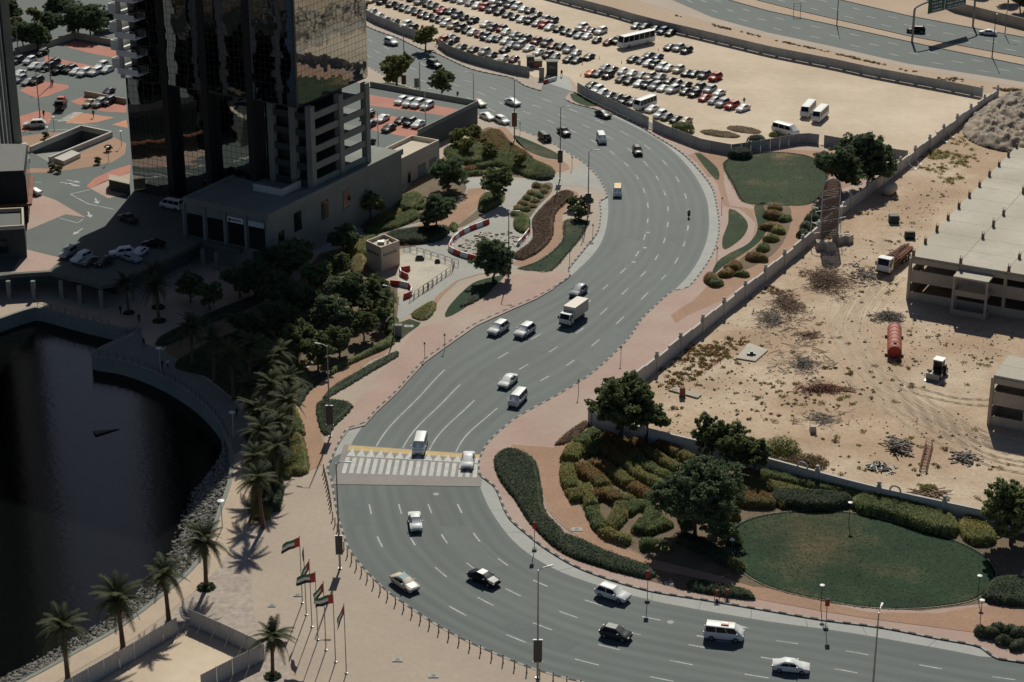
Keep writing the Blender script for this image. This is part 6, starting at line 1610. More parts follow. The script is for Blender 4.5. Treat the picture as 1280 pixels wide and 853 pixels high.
# plaza hedges
hedge([(700, 241), (715, 241), (713, 249), (694, 268), (690, 296), (674, 315), (652, 326), (644, 324), (643, 319), (666, 300), (666, 277), (679, 259)], .55, 'hedge_brown', 'long dark brown hedge curving beside the roadside lawn')
for px, h, m, l in (([(600, 195), (640, 193), (672, 205), (692, 214), (688, 222), (664, 224), (640, 214), (608, 204)], 1.0, 'hedge_green', 'broad green hedge at the side road junction'), ([(555, 190), (590, 183), (620, 192), (605, 206), (575, 205)], 1.2, 'hedge_green', 'green hedge mass in front of the raised car park'), ([(605, 168), (625, 166), (640, 182), (660, 194), (645, 197), (615, 186)], .9, 'hedge_rust', 'rusty hedge near the small upper lawn'), ([(662, 212), (688, 214), (690, 224), (670, 225)], .9, 'hedge_dark', 'dark hedge end at the pink pavement corner'),
                    ([(500, 250), (520, 244), (530, 252), (512, 264), (498, 262)], 1.0, 'hedge_green', 'square clipped hedge by the podium wall end'), ([(463, 278), (495, 264), (502, 268), (478, 282), (465, 285)], .9, 'hedge_olive', 'slim light green hedge along the narrow path'), ([(455, 287), (480, 280), (515, 266), (524, 272), (500, 284), (465, 293)], .9, 'hedge_green', 'green hedge in front of the slim one on the narrow path'),
                    ([(485, 295), (510, 290), (545, 286), (562, 288), (548, 302), (510, 306), (490, 304)], 1.0, 'hedge_dark', 'dark hedge with curved end behind the cream kiosk'), ([(562, 285), (566, 280), (572, 284), (568, 291)], .8, 'hedge_green', 'small cube hedge at the tip of the path bed'), ([(604, 246), (626, 243), (627, 253), (606, 266), (598, 262)], .9, 'hedge_green', 'hedge under the young tree by the concrete path'),
                    ([(433, 313), (455, 300), (475, 302), (470, 316), (440, 324)], 1.0, 'hedge_olive', 'light hedge lump left of the cream kiosk'.replace('left of', 'beside')), ([(437, 330), (452, 320), (458, 335), (445, 345)], 1.0, 'hedge_yellow', 'yellowish shrub mass against the cream kiosk'),
                    ([(643, 276), (658, 272), (662, 280), (658, 292), (645, 288)], .8, 'hedge_green', 'green square hedge inside the striped barriers'),
                    ([(515, 394), (540, 378), (545, 381), (539, 395), (528, 401)], .5, 'hedge_olive', 'triangular olive bed between brown path and concrete path'), ([(397, 506), (415, 501), (440, 508), (420, 531), (407, 545), (399, 530)], .5, 'hedge_dark', 'triangular dark bed beside the lamp post with panel'),
                    ([(575, 384), (590, 372), (612, 356), (622, 350), (610, 366), (590, 380)], .5, 'hedge_dark', 'dark low hedge on the lawn sliver by the road'), ([(420, 482), (445, 467), (470, 453), (497, 440), (497, 446), (470, 462), (440, 480), (405, 500), (408, 493)], .5, 'hedge_dark', 'dark strip hedge along the edge of the pink pavement'),
                    ([(480, 428), (494, 418), (490, 432), (460, 446), (430, 460), (412, 470), (420, 460), (450, 446)], .9, 'hedge_green', 'green hedge between brown path and shaded trees'), ([(376, 545), (382, 560), (384, 592), (358, 590), (362, 560), (368, 540)], .8, 'hedge_olive', 'olive groundcover beneath the palm grove'), ([(352, 468), (372, 458), (384, 472), (372, 486), (355, 482)], .8, 'hedge_olive', 'low shrubs below the stone path'),
                    ([(375, 490), (395, 474), (410, 470), (388, 488), (374, 508)], .8, 'hedge_dark', 'dark shrubs along the brown path in shade'), ([(485, 402), (495, 398), (498, 412), (492, 424), (482, 418)], .8, 'hedge_green', 'hedge clump beside the little square lawn'),
                    ([(462, 372), (480, 365), (494, 372), (486, 388), (466, 390)], 1.0, 'hedge_green', 'hedge in front of the red barriers'),
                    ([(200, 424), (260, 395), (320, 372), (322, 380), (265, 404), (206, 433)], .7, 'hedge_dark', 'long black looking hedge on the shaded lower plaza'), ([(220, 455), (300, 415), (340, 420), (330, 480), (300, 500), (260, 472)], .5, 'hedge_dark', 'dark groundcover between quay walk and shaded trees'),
                    ([(318, 600), (340, 595), (350, 610), (335, 650), (318, 650)], .7, 'hedge_olive', 'groundcover at the end of the palm grove')):
    hedge(px, h, m, l)
for i, (x, y, r) in enumerate(((643, 268, .9), (648, 262, 1.0), (653, 256, 1.0), (658, 250, 1.0), (663, 258, .9), (668, 252, 1.0), (673, 246, 1.0), (678, 241, 1.0), (683, 236, 1.1), (656, 264, .9), (672, 234, 1.1), (666, 243, 1.0), (650, 270, .9))):
    p = G(x, y, Z1); hedge(None, r * .8, 'hedge_yellow' if i % 3 else 'hedge_green', 'tufted yellow shrub in the bed beside the side road', 'tufted shrubs by the side road', world=blob(p, r), name='shrub', cat='shrub', lump=.3, edge=.8 * r)
# roadside strip by the raised car park
lay('kerb_strip_grass', [(468, 108), (485, 104), (510, 110), (530, 118), (545, 127), (530, 125), (495, 117)], Z2, M['grass_dry'])
lay('dry_verge', [(713, 118), (722, 118), (740, 128), (748, 134), (735, 134), (717, 127)], Z2, M['grass_dry'])
# bed at lot corner
for x, y, rx, m, l in ((853, 165, 2.6, 'hedge_green', 'green bush behind the hoarding at the lot corner'), (945, 178, 2.0, 'hedge_dark', 'dark bush at the hoarding beside the long van'), (968, 170, 1.2, 'leaf_olive', 'small olive bush next to the long van'), (925, 197, 2.6, 'hedge_dark', 'dark hedge lump inside the hoarding above the upper lawn')):
    p = G(x, y); hedge(None, rx * .7, m, l, world=[p + Vector((rx * math.cos(a), rx * .8 * math.sin(a), 0)) for a in np.linspace(0, 6.28, 9)[:-1]], name='bush', cat='bush', z=0.0)
for x, y, w_, l in ((900, 168, 4.2, 'patch of dry brown scrub behind the hoarding corner'), (930, 163, 3.6, 'dark dry scrub strip on the lot sand')):
    p = G(x, y); hedge(None, .35, 'dry_leaf', l, world=[p + Vector((w_ * math.cos(a), 2.2 * math.sin(a) - .4 * w_ * math.cos(a), 0)) for a in np.linspace(0, 6.28, 11)[:-1]], name='dry_scrub', cat='scrub', z=0.0, dens=30, lump=.5)

# ---- grass tufts on the lawns: short blades, ragged over the edge
def lawn_tufts(px, n, m, label, spill=.25):
    w = smooth(GL(px), 1.0, True); poly = np.array([(p.x, p.y) for p in w]); lo, hi = poly.min(0) - .4, poly.max(0) + .4
    P = lo + RNG.random((n * 4, 2)) * (hi - lo); d = poly_dist(P, poly); dens = np.where(d < .45, .9, .05)
    ok = (d > -spill * RNG.random(len(P))) & (RNG.random(len(P)) < dens); P = P[ok][:n]
    pos = np.stack([P[:, 0], P[:, 1], np.full(len(P), Z3 + .03)], 1); nr = np.tile([0.0, 0, 1], (len(P), 1))
    v = leaf_mesh('g', pos, nr, .11, None, .3, aspect=2.2)
    o = link('lawn_grass', np_mesh('lawn_grass', v, quads_of(v), M[m])); tag(o, label, 'grass', kind='stuff')
M['blade'] = LEAF('blade', (.034, .062, .030)); M['blade_dry'] = LEAF('blade_dry', (.060, .076, .036))
lawn_tufts(OVAL, 26000, 'blade', 'short mown grass of the big oval lawn')
lawn_tufts([(905, 205), (935, 194), (985, 192), (1025, 203), (1034, 232), (1012, 256), (960, 257), (930, 254), (918, 236)], 16000, 'blade_dry', 'patchy grass of the upper lawn inside the hoarding')
lawn_tufts([(706, 277), (733, 277), (729, 294), (712, 316), (689, 340), (670, 340), (648, 337), (674, 327), (702, 303)], 6000, 'blade', 'grass of the roadside lawn strip')
# ================================================================== STREET FURNITURE
def lamp(px, py, h, ax, ay, label, panel=None, arm=1.2, z=Z1, group=None, m='steel', panel_m='dark_steel'):
    """base at px,py; arm points along pixel vector ax, ay"""
    root = empty('street_lamp', G(px, py, z), heading(px, py, ax, ay, z), label, 'street lamp', group)
    mb = MB(); mb.tube([(0, 0, 0), (0, 0, h * .5), (0, 0, h)], [.14, .11, .07], 8); mb.box(-.25, .25, -.25, .25, 0, .12); mb.build('pole', M[m], root, smooth_angle=40)
    mb = MB(); mb.tube([(0, 0, h - .1), (arm * .5, 0, h + .15), (arm, 0, h + .15)], .05, 6); mb.build('arm', M[m], root)
    mb = MB(); mb.hexa([(arm - .1, -.12, h + .08), (arm + .75, -.16, h + .1), (arm + .75, .16, h + .1), (arm - .1, .12, h + .08)], [(arm - .1, -.08, h + .22), (arm + .75, -.12, h + .2), (arm + .75, .12, h + .2), (arm - .1, .08, h + .22)]); mb.build('lamp_head', M['pale_steel'], root)
    if panel:
        z0, z1, w = panel; w *= .78
        an = -root.rotation_euler[2]
        mb = MB(); mb.box(-w / 2, w / 2, -.22, -.14, z0, z1); p = mb.build('banner_panel', M[panel_m], root, rz=an)
        mb = MB(); mb.box(-w / 2 - .06, w / 2 + .06, -.13, .1, z1, z1 + .08); mb.box(-w / 2 - .06, w / 2 + .06, -.13, .1, z0 - .08, z0); mb.build('panel_bracket', M['pale_steel'], p)
    return root
lamp(672, 848, 14.5, 10, -3, 'tall street lamp with white and dark panels at the plaza kerb', (2.3, 5.2, 1.3))
lamp(1087, 908, 14.8, 4, -10, 'street lamp on the wide bend beyond the frame edge')
lamp(425, 711, 15.2, 10, 0, 'street lamp with dark panel beside the plaza bollards', (2.2, 4.8, 1.2))
lamp(413, 546, 14.5, -10, -2, 'street lamp with framed panel on the triangular dark bed', (2.0, 5.0, 1.3))
lamp(493, 424, 9.0, -10, -2, 'street lamp with grey cabinet beside the square lawn')
lamp(636, 345, 12.0, 10, 0, 'street lamp behind the tree at the striped barriers', (1.5, 3.5, 1.2))
lamp(700, 224, 15.0, 10, 0, 'street lamp with dark banners on the junction corner', (3.5, 6.0, 1.3))
lamp(735, 270, 13.0, 10, 0, 'street lamp with small panel beside the bushy shrub trees', (2.5, 4.5, 1.4))
lamp(643, 176, 13.5, -10, 0, 'street lamp with dark red banner at the garden corner', (3.2, 6.2, 1.4), panel_m='rust')
lamp(505, 75, 8.5, -10, 6, 'grey street lamp on the pavement by the pale hoarding')
lamp(525, 119, 8.0, 10, -3, 'thin grey lamp on the kerb strip beside two trees')
lamp(592, 132, 7.5, -10, 0, 'pale thin lamp at the far corner of the raised car park', m='pale_steel')
lamp(473, 186, 8.0, -10, 3, 'thin lamp standing among cars on the raised deck', z=DECK, m='pale_steel'); lamp(532, 160, 8.0, 10, -3, 'thin lamp by the parapet of the raised deck', z=DECK, m='pale_steel')
lamp(64, 107, 8.0, -10, 0, 'thin lamp post on red triangle of tower car park', z=DECK); lamp(50, 147, 10, 10, 0, 'thin lamp post by the corner of the red paving', z=DECK)
lamp(23, 68, 9.0, 10, 0, 'thin lamp post in front of the dense park trees', z=DECK)
lamp(1046, 32, 10, 4, 10, 'dark lamp on the highway median away from the gantry', z=0.0, m='dark_steel'); lamp(1240, 72, 11, 4, 10, 'dark lamp on the highway median past the gantry', z=0.0, m='dark_steel')
lamp(1256, 44, 8, 10, 0, 'thin lamp beside the highway wall', z=0.0)
for x, y, l in ((201, 465, 'short disc lamp on the quay walk by two walkers'), (292, 547, 'short disc lamp at the shadow edge of the quay walk'), (278, 660, 'short disc lamp by the rocks on the sunlit promenade')):
    r = empty('promenade_lamp', G(x, y, Z1), 0, l, 'lamp'); mb = MB(); mb.tube([(0, 0, 0), (0, 0, 4.0)], .06, 6); mb.build('pole', M['pale_steel'], r); mb = MB(); mb.lathe([(.1, 3.9), (.5, 4.05), (.5, 4.12), (.1, 4.2)], 12); mb.build('disc', M['white'], r)
for x, y, l in ((914, 702, 'tall disc garden lamp beside the clipped hedges'), (1222, 748, 'white disc garden lamp on the tip of the lawn'), (1061, 655, 'garden lamp on the bare patch at the lawn top'), (1026, 760, 'garden lamp on the brown path near the red flag sign'), (1225, 779, 'thin garden lamp by the brown path end'), (60, 178, 'disc lamp by the white walls of the ramp'), (68, 165, 'disc lamp on the brown island rim by the street'), (136, 203, 'disc lamp on the rounded end of brown island'), (152, 183, 'disc lamp on brown island by the tower')):
    z = DECK if x < 200 else Z1
    r = empty('garden_lamp', G(x, y, z), 0, l, 'lamp'); mb = MB(); mb.tube([(0, 0, 0), (0, 0, 3.2)], .05, 6); mb.build('pole', M['dark_steel'], r); mb = MB(); mb.lathe([(.08, 3.1), (.32, 3.2), (.32, 3.27), (.08, 3.32)], 12); mb.build('disc', M['white'], r)
# bollards
mb = MB(); mb.lathe([(.11, 0), (.11, .06), (.075, .08), (.075, 1.02), (.095, 1.04), (.095, 1.1), (.04, 1.18)], 8); bol = mb.mesh('bollard_post', M['brown_steel'], 40)
mb = MB(); mb.lathe([(.079, .88), (.079, 1.0)], 8); bolc = mb.mesh('band', M['white'])
line = smooth(GL([(421, 650), (428, 668), (436, 690), (453, 714), (478, 739), (508, 761), (543, 784), (580, 804), (635, 829), (670, 843), (725, 858), (790, 872)]), 1)
for i, (p, d) in enumerate(resample(line, 1.75)):
    q = p + Vector((0, 0, 0)); n = Vector((-d.y, d.x, 0)) * -.55
    r = empty('bollard', (q.x + n.x, q.y + n.y, Z1), 0, 'slim brown bollard with pale tip in the row along the plaza kerb', 'bollard', 'bollards along the plaza kerb')
    link('post', bol, r); link('band', bolc, r)
for i, (p, d) in enumerate(resample(smooth(GL([(409, 591), (413, 607), (416, 622), (419, 640)]), 1), 1.3)):
    r = empty('bollard', (p.x - .5, p.y, Z1), 0, 'slim brown bollard in the short row beside the crossing', 'bollard', 'bollards beside the crossing'); link('post', bol, r); link('band', bolc, r)
# other thin signs / posts on the pavement
for x, y, h, l in ((668, 688, 4.2, 'post with small red flag sign at the bend kerb'), (809, 752, 4.4, 'red flag sign on a post by the shaded hedge'), (1032, 786, 4.2, 'red flag sign on a post below the oval lawn')):
    r = empty('flag_sign', G(x, y, .03), 0, l, 'sign'); mb = MB(); mb.tube([(0, 0, 0), (0, 0, h)], .045, 6); mb.build('post', M['dark_steel'], r)
    mb = MB(); mb.box(-.28, .28, -.07, -.045, h - 1.0, h); mb.build('flag_panel', M['red'], r); mb = MB(); mb.box(-.3, .3, -.3, .3, 0, .28); mb.build('foot', M['concrete_grey'], r)
for x, y, l in ((776, 452, 'small arrow sign post on the wide pink pavement'), (723, 494, 'small arrow sign post on pavement near the corner tree'), (896, 326, 'thin post on the bend pavement by the crescent lawn'), (902, 263, 'thin post beside the brown path mouth'), (556, 436, 'thin post on the pink pavement above the crossing'), (531, 447, 'leaning thin post on the pink pavement'), (715, 211, 'small dark sign on the junction corner'), (650, 168, 'small dark sign by the red banner lamp'), (728, 300, 'thin post on the strip beside the lawn'), (712, 330, 'thin red post at the lay-by corner'), (741, 297, 'thin post at the lay-by kerb')):
    r = empty('sign_post', G(x, y, Z1), 0, l, 'sign'); mb = MB(); mb.tube([(0, 0, 0), (0, 0, 2.6)], .045, 6); mb.build('post', M['dark_steel'], r)
    mb = MB(); mb.poly([(-.22, -.06, 2.3), (.22, -.06, 2.3), (0, -.06, 2.75)]); mb.poly([(-.22, -.03, 2.3), (0, -.03, 2.75), (.22, -.03, 2.3)]); mb.poly([(-.22, -.06, 2.3), (-.22, -.03, 2.3), (.22, -.03, 2.3), (.22, -.06, 2.3)]); mb.build('sign_plate', M['brown_steel'], r)
for x, y, m, l in ((497, 420, 'concrete_grey', 'grey utility cabinet at the foot of the lamp by square lawn'), (505, 112, 'rust', 'red notice board by the tall tree'), (521, 116, 'concrete_grey', 'grey notice board by the thin lamp')):
    mb = MB()
    if x == 497: mb.box(-.7, .7, -.4, .4, 0, 1.9); mb.box(-.78, .78, -.48, .48, 1.9, 2.0)
    else: mb.box(-.06, .06, -.06, .06, 0, 2.2); mb.box(-.55, .55, -.1, -.06, 1.2, 3.4)
    tag(mb.build('cabinet' if x == 497 else 'notice_board', M[m], loc=G(x, y, Z1)), l, 'cabinet' if x == 497 else 'board')
# manholes
for x, y, s in ((497, 825, 1), (542, 845, 1), (372, 744, 0), (340, 757, 0), (721, 662, 2), (836, 729, 1), (511, 408, 2)):
    p = G(x, y, Z4); mb = MB(); w = (1.2, .8) if s == 1 else ((1.0, .7) if s == 0 else (1.5, 1.0))
    mb.box(-w[0] / 2, w[0] / 2, -w[1] / 2, w[1] / 2, 0, .05); o = mb.build('access_cover', M['gutter'] if s != 0 else M['concrete_path'], loc=p); tag(o, 'pale square access cover set in the paving', 'cover', 'access covers in the paving')
    mb = MB(); mb.lathe([(.28, .05), (.28, .065)], 12); mb.build('lid', M['concrete_grey'], o)
# flags
FLAG_M = [M['red'], M['green'], M['white'], M['black']]
def flag(px, py, h, label, flying=1.0, droop=.3, tied=False, group=None):
    r = empty('flagpole', G(px, py, Z1), 0, label, 'flagpole', group)
    mb = MB(); mb.tube([(0, 0, 0), (0, 0, h)], [.065, .045], 8); mb.lathe([(.03, h), (.08, h + .06), (.02, h + .14)], 8); mb.lathe([(.22, 0), (.22, .1), (.1, .14)], 10); mb.build('pole', M['steel'], r, smooth_angle=40)
    mb = MB(); L, Hh = 2.35, 1.25; nx, nz = 18, 12
    def pos(u, v):
        w = (1 - flying) * .8
        x = -L * u * (flying * .9 + .05); z = h - .1 - Hh * v - droop * L * u ** 1.2 - w * u
        y = .16 * math.sin(u * 9 + v * 1.5 + px) * (.3 + u); x += .10 * math.sin(u * 7 + v * 3 + px) * u
        return (x, y, z)
    for i in range(nx):
        for k in range(nz):
            u0, u1, v0, v1 = i / nx, (i + 1) / nx, k / nz, (k + 1) / nz
            mb.mi = 0 if i < nx * .25 else (1 if k < nz / 3 else (2 if k < nz * 2 / 3 else 3))
            mb.poly([pos(u0, v0), pos(u0, v1), pos(u1, v1), pos(u1, v0)])
    if not tied: mb.build('flag', FLAG_M, r, smooth_angle=80)
    else:
        mb = MB(); mb.tube([(-.07, 0, h - .2), (-.1, 0, h - .9), (-.07, 0, h - 1.8)], [.06, .1, .05], 6); mb.build('furled_flag', M['black'], r)
    return r
FL = [((378, 754), 1.0, .42, 0), ((383, 769), 0, 0, 1), ((390, 784), .45, .6, 0), ((397.5, 800), 1.0, .22, 0), ((407.5, 813), .55, .6, 0), ((419.5, 828), 1.0, .28, 0), ((433, 842), .38, .75, 0)]
for i, ((x, y), fl, dr, ti) in enumerate(FL):
    flag(x, y, 9.4, ['flagpole at the row end nearest the palm grove, flag streaming', 'flagpole whose flag is tied up, second in the row', 'third flagpole of the row, flag hanging folded', 'fourth flagpole of the row, flag spread wide', 'fifth flagpole of the row, flag half folded', 'sixth flagpole of the row, flag streaming out', 'last flagpole of the row, flag hanging limp'][i], fl, dr, bool(ti))
# striped water barriers
def barrier(p, rz, c, label, group, s=1.0):
    mb = MB(); L = 1.75 * s
    mb.hexa([(-L / 2, -.3, 0), (L / 2, -.3, 0), (L / 2, .3, 0), (-L / 2, .3, 0)], [(-L / 2, -.1, .95), (L / 2, -.1, .95), (L / 2, .1, .95), (-L / 2, .1, .95)])
    mb.box(-L / 2 + .15, L / 2 - .15, -.36, .36, 0, .16)
    o = mb.build('plastic_barrier', M[c], loc=p, rz=rz); tag(o, label, 'barrier', group)
def barrier_run(px, label_r, label_w, group, start=0):
    for i, (p, d) in enumerate(resample(smooth(GL(px, Z2), .5), 1.85)):
        c = 'red' if (i + start) % 2 == 0 else 'white'
        barrier(Vector((p.x, p.y, Z2 + .005)), math.atan2(d.y, d.x), c, label_r if c == 'red' else label_w, group)
barrier_run([(607, 281), (584, 290), (570, 299), (563, 308), (563, 314), (575, 320), (597, 326), (612, 328)], 'red plastic barrier of the striped ring round the dug-up paving', 'white plastic barrier of the striped ring round the dug-up paving', 'striped barrier ring', 0)
barrier_run([(660, 293), (653, 302), (646, 309)], 'red plastic barrier beside the brown hedge', 'white plastic barrier beside the brown hedge', 'barriers by the brown hedge')
barrier_run([(494, 357), (503, 358), (510, 360), (514, 364), (513, 370), (505, 374)], 'red plastic barrier of the small loop by the railings', 'pale plastic barrier of the small loop by the railings', 'small barrier loop')
barrier_run([(506, 347), (501, 344), (502, 340), (508, 339), (511, 342)], 'red plastic barrier in the small curl on white ground', 'pale plastic barrier in the small curl on white ground', 'barrier curl')
mb = MB(); rr = random.Random(5)
for k in range(260):
    p = G(rr.uniform(575, 650), rr.uniform(290, 322), Z3); s = rr.uniform(.1, .4)
    if (p - G(585, 312, Z3)).length > 7 and (p - G(635, 295, Z3)).length > 6: continue
    mb.box(p.x - s, p.x + s * rr.uniform(.4, 1.2), p.y - s * rr.uniform(.4, 1), p.y + s, Z2, Z2 + s * rr.uniform(.3, .9))
tag(mb.build('paving_rubble', M['concrete']), 'broken paving and blocks heaped inside the striped barriers', 'rubble', kind='stuff')
# crowd railings round the white ground
def crowd_rail(px, label, group):
    for i, (p, d) in enumerate(resample(GL(px, Z2), 1.7)):
        r = empty('crowd_railing', (p.x, p.y, Z3), math.atan2(d.y, d.x), label, 'railing', group)
        mb = MB(); mb.tube([(0, 0, 0), (0, 0, 1.05), (.1, 0, 1.15), (1.3, 0, 1.15), (1.4, 0, 1.05), (1.4, 0, 0)], .05, 5); mb.build('hoop', M['brown_steel'], r)
        mb = MB(); mb.bar((0, 0, .45), (1.4, 0, .45), .05); mb.build('cross_bar', M['brown_steel'], r)
crowd_rail([(505, 312), (535, 321), (567, 331)], 'brown hoop railing behind the white ground near kiosk', 'hoop railings behind the white ground')
crowd_rail([(568, 333), (566, 339), (540, 357), (512, 377)], 'brown hoop railing along the concrete path side of the white ground', 'hoop railings along the concrete path')
crowd_rail([(529, 365), (538, 360)], 'pair of hoop railings stacked outside the white ground', 'loose hoop railings')
for x, y, s, l in ((525, 324, .8, 'dark pallet of material lying on the white ground'), (547, 328, .5, 'small box standing on the white ground')):
    mb = MB(); mb.box(-s, s, -s * .7, s * .7, 0, .5 * s + .2); mb.box(-s * .8, s * .7, -s * .5, s * .6, .5 * s + .2, .5 * s + .45); tag(mb.build('pallet' if s > .6 else 'crate', M['dark_steel'], loc=G(x, y, Z3)), l, 'pallet' if s > .6 else 'box')
# kiosk
k0 = G(477, 340, Z2); kd = heading(477, 340, 22, -6); kw = heading(477, 340, -20, -7)
kx = G(500, 331, Z2) - k0; ky = G(458, 331, Z2) - k0
kiosk = empty('kiosk', k0, 0, 'small cream flat roofed kiosk beside the white ground', 'kiosk')
KH = 4.6
q4 = [Vector((0, 0, 0)), kx, kx + ky, ky]
mb = MB(); mb.prism(q4, 0, KH - .6); mb.build('wall', M['cream'], kiosk)
mb = MB()
for i in range(4):
    a, b = q4[i], q4[(i + 1) % 4]; d = (b - a).normalized(); s = Vector((-d.y, d.x, 0)) * .25
    lo = [a, b - d * .25, b - d * .25 + s, a + s]; mb.hexa([(p.x, p.y, KH - .6) for p in lo], [(p.x, p.y, KH) for p in lo])
mb.build('parapet', M['cream'], kiosk)
ctr = (kx + ky) / 2
mb = MB(); mb.box(ctr.x - .9, ctr.x + .3, ctr.y - .5, ctr.y + .5, KH - .6, KH - .1); mb.lathe([(.2, KH - .6), (.2, KH + .1)], 8, (ctr.x + .9, ctr.y)); mb.build('roof_unit', M['steel'], kiosk)
for a, e, n in ((Vector(), kx, 6), (ky, -ky, 5)):
    d = e.normalized(); nrm = Vector((d.y, -d.x, 0)); L = e.length
    for i in range(n):
        s = a + d * (L * (.12 + .76 * i / n)); t_ = s + d * (L * .08)
        lo = [s + nrm * .03, t_ + nrm * .03, t_ - nrm * .05, s - nrm * .05]
        mb = MB(); mb.hexa([(p.x, p.y, KH - 1.9) for p in lo], [(p.x, p.y, KH - 1.45) for p in lo]); mb.build('vent_window', M['window'], kiosk)
# red street bins / frames
for x, y in ((896, 748), (909, 747)):
    r = empty('bin_frame', G(x, y, Z1), 0, 'rusty frame post at the kerb beside the dark hedge end', 'post', 'frame posts by the hedge end'); mb = MB(); mb.bar((-.3, 0, 0), (-.3, 0, 1.3), .08); mb.bar((.3, 0, 0), (.3, 0, 1.3), .08); mb.bar((-.34, 0, 1.25), (.34, 0, 1.25), .08); mb.build('frame', M['rust'], r); mb = MB(); mb.lathe([(.18, .3), (.22, 1.1)], 8); mb.build('bin', M['rust'], r)
# guard huts and gate at the lot entrance
for x, y, w, h, m, l in ((690, 93, 2.6, 3.2, 'dark_steel', 'dark round fronted guard hut at the lot entrance'), (663, 84, 1.8, 2.6, 'dark_concrete', 'small dark cabin behind the gate hoarding'), (672, 84, 2.2, 1.6, 'rust', 'low rusty container behind the gate')):
    r = empty('guard_hut', G(x, y), 0, l, 'hut'); mb = MB(); mb.box(-w / 2, w / 2, -w * .4, w * .4, 0, h); mb.build('wall', M[m], r); mb = MB(); mb.box(-w / 2 - .15, w / 2 + .15, -w * .4 - .15, w * .4 + .15, h, h + .18); mb.build('roof', M['concrete_grey'], r); mb = MB(); mb.box(-w * .3, w * .3, -w * .4 - .03, -w * .4 - .005, h * .5, h * .8); mb.build('window', M['window'], r)
for x, y, m, l in ((677, 100, 'steel', 'grey board on posts at the gate, green base'), (649, 92, 'concrete_pale', 'pale pillar in the dark hoarding by the gate')):
    r = empty('gate_board', G(x, y), 0, l, 'board'); mb = MB(); mb.box(-.6, .6, -.08, .08, .3, 3.0) if x == 677 else mb.box(-.35, .35, -.35, .35, 0, 3.2); mb.build('board', M[m], r)
    if x == 677: mb = MB(); mb.box(-.7, .7, -.3, .3, 0, .3); mb.build('foot', M['green'], r)
gb = empty('gate_barrier', G(680, 105), heading(680, 104, 17, -5), 'red and white water barrier across the lot entrance', 'barrier')
for k in range(3):
    mb = MB(); mb.hexa([(k * 1.4, -.25, 0), (k * 1.4 + 1.35, -.25, 0), (k * 1.4 + 1.35, .25, 0), (k * 1.4, .25, 0)], [(k * 1.4, -.1, .9), (k * 1.4 + 1.35, -.1, .9), (k * 1.4 + 1.35, .1, .9), (k * 1.4, .1, .9)]); mb.build('barrier_block', M['red' if k == 0 else 'white'], gb)
for x, y in ((749, 74), (728, 81), (823, 64), (777, 79), (726, 95)):
    mb = MB(); mb.lathe([(.22, 0), (.22, .05), (.1, .06), (.03, .75)], 8); tag(mb.build('traffic_cone', M['orange'], loc=G(x, y, .009)), 'orange traffic cone standing on the lot sand', 'cone', 'traffic cones on the lot')
# highway sign gantry
ga = G(1140, 53); gb_ = G(1216, 33)
gr = empty('sign_gantry', ga, 0, 'arched grey gantry carrying a green road sign over the highway', 'sign gantry')
v = gb_ - ga; Hg = 9.6
mb = MB(); arc = []
for t in np.linspace(0, 1, 25):
    if t < .12: x = 0; z = Hg * .80 * t / .12
    elif t > .88: x = 1; z = Hg * .80 * (1 - t) / .12
    else:
        s = (t - .12) / .76; x = .5 - .5 * math.cos(s * math.pi); z = Hg * .8 + Hg * .2 * math.sin(s * math.pi) ** .5
    arc.append(v * x + Vector((0, 0, z)))
mb.tube(arc, .28, 8); mb.build('arch', M['steel'], gr, smooth_angle=40)
d = v.normalized(); nrm = Vector((d.y, -d.x, 0))
a = v * .2 + nrm * .45; b = v * .82 + nrm * .45
mb = MB(); lo = [a, b, b - nrm * .12, a - nrm * .12]; mb.hexa([(p.x, p.y, Hg - 3.2) for p in lo], [(p.x, p.y, Hg + 1.0) for p in lo]); pn = mb.build('sign_panel', M['sign_green'], gr)
mb = MB(); lo = [a + nrm * .03, b + nrm * .03, b - nrm * .03, a - nrm * .03]
def onp(t, z): return a.lerp(b, t) + nrm * .03 + Vector((0, 0, z))
L_ = (b - a).length
for t0, t1, z0, z1 in ((.0, 1, Hg - 3.2, Hg - 3.05), (.0, 1, Hg + .85, Hg + 1.0), (.42, .44, Hg - 3.0, Hg + .9)):
    mb.poly([onp(t0, z0), onp(t1, z0), onp(t1, z1), onp(t0, z1)])
rr = random.Random(2)
for (s, e) in ((.06, .38), (.48, .95)):
    for z in (Hg - .1, Hg - 1.0, Hg - 1.9, Hg - 2.8):
        t = s + rr.uniform(0, .05)
        while t < e - .03:
            w = rr.uniform(.012, .03); mb.poly([onp(t, z), onp(t + w, z), onp(t + w, z + .42), onp(t, z + .42)]); t += w + rr.choice((.008, .008, .03))
mb.build('sign_lettering', M['white'], pn)
ms = empty('median_frame', G(996, 20), 0, 'small two legged dark frame on the highway median', 'sign'); mb = MB(); mb.bar((-.9, 0, 0), (-.9, 0, 3.4), .12); mb.bar((.9, 0, 0), (.9, 0, 3.4), .12); mb.bar((-1, 0, 3.3), (1, 0, 3.3), .12); mb.bar((-1, 0, 2.6), (1, 0, 2.6), .12); mb.build('frame', M['dark_steel'], ms)
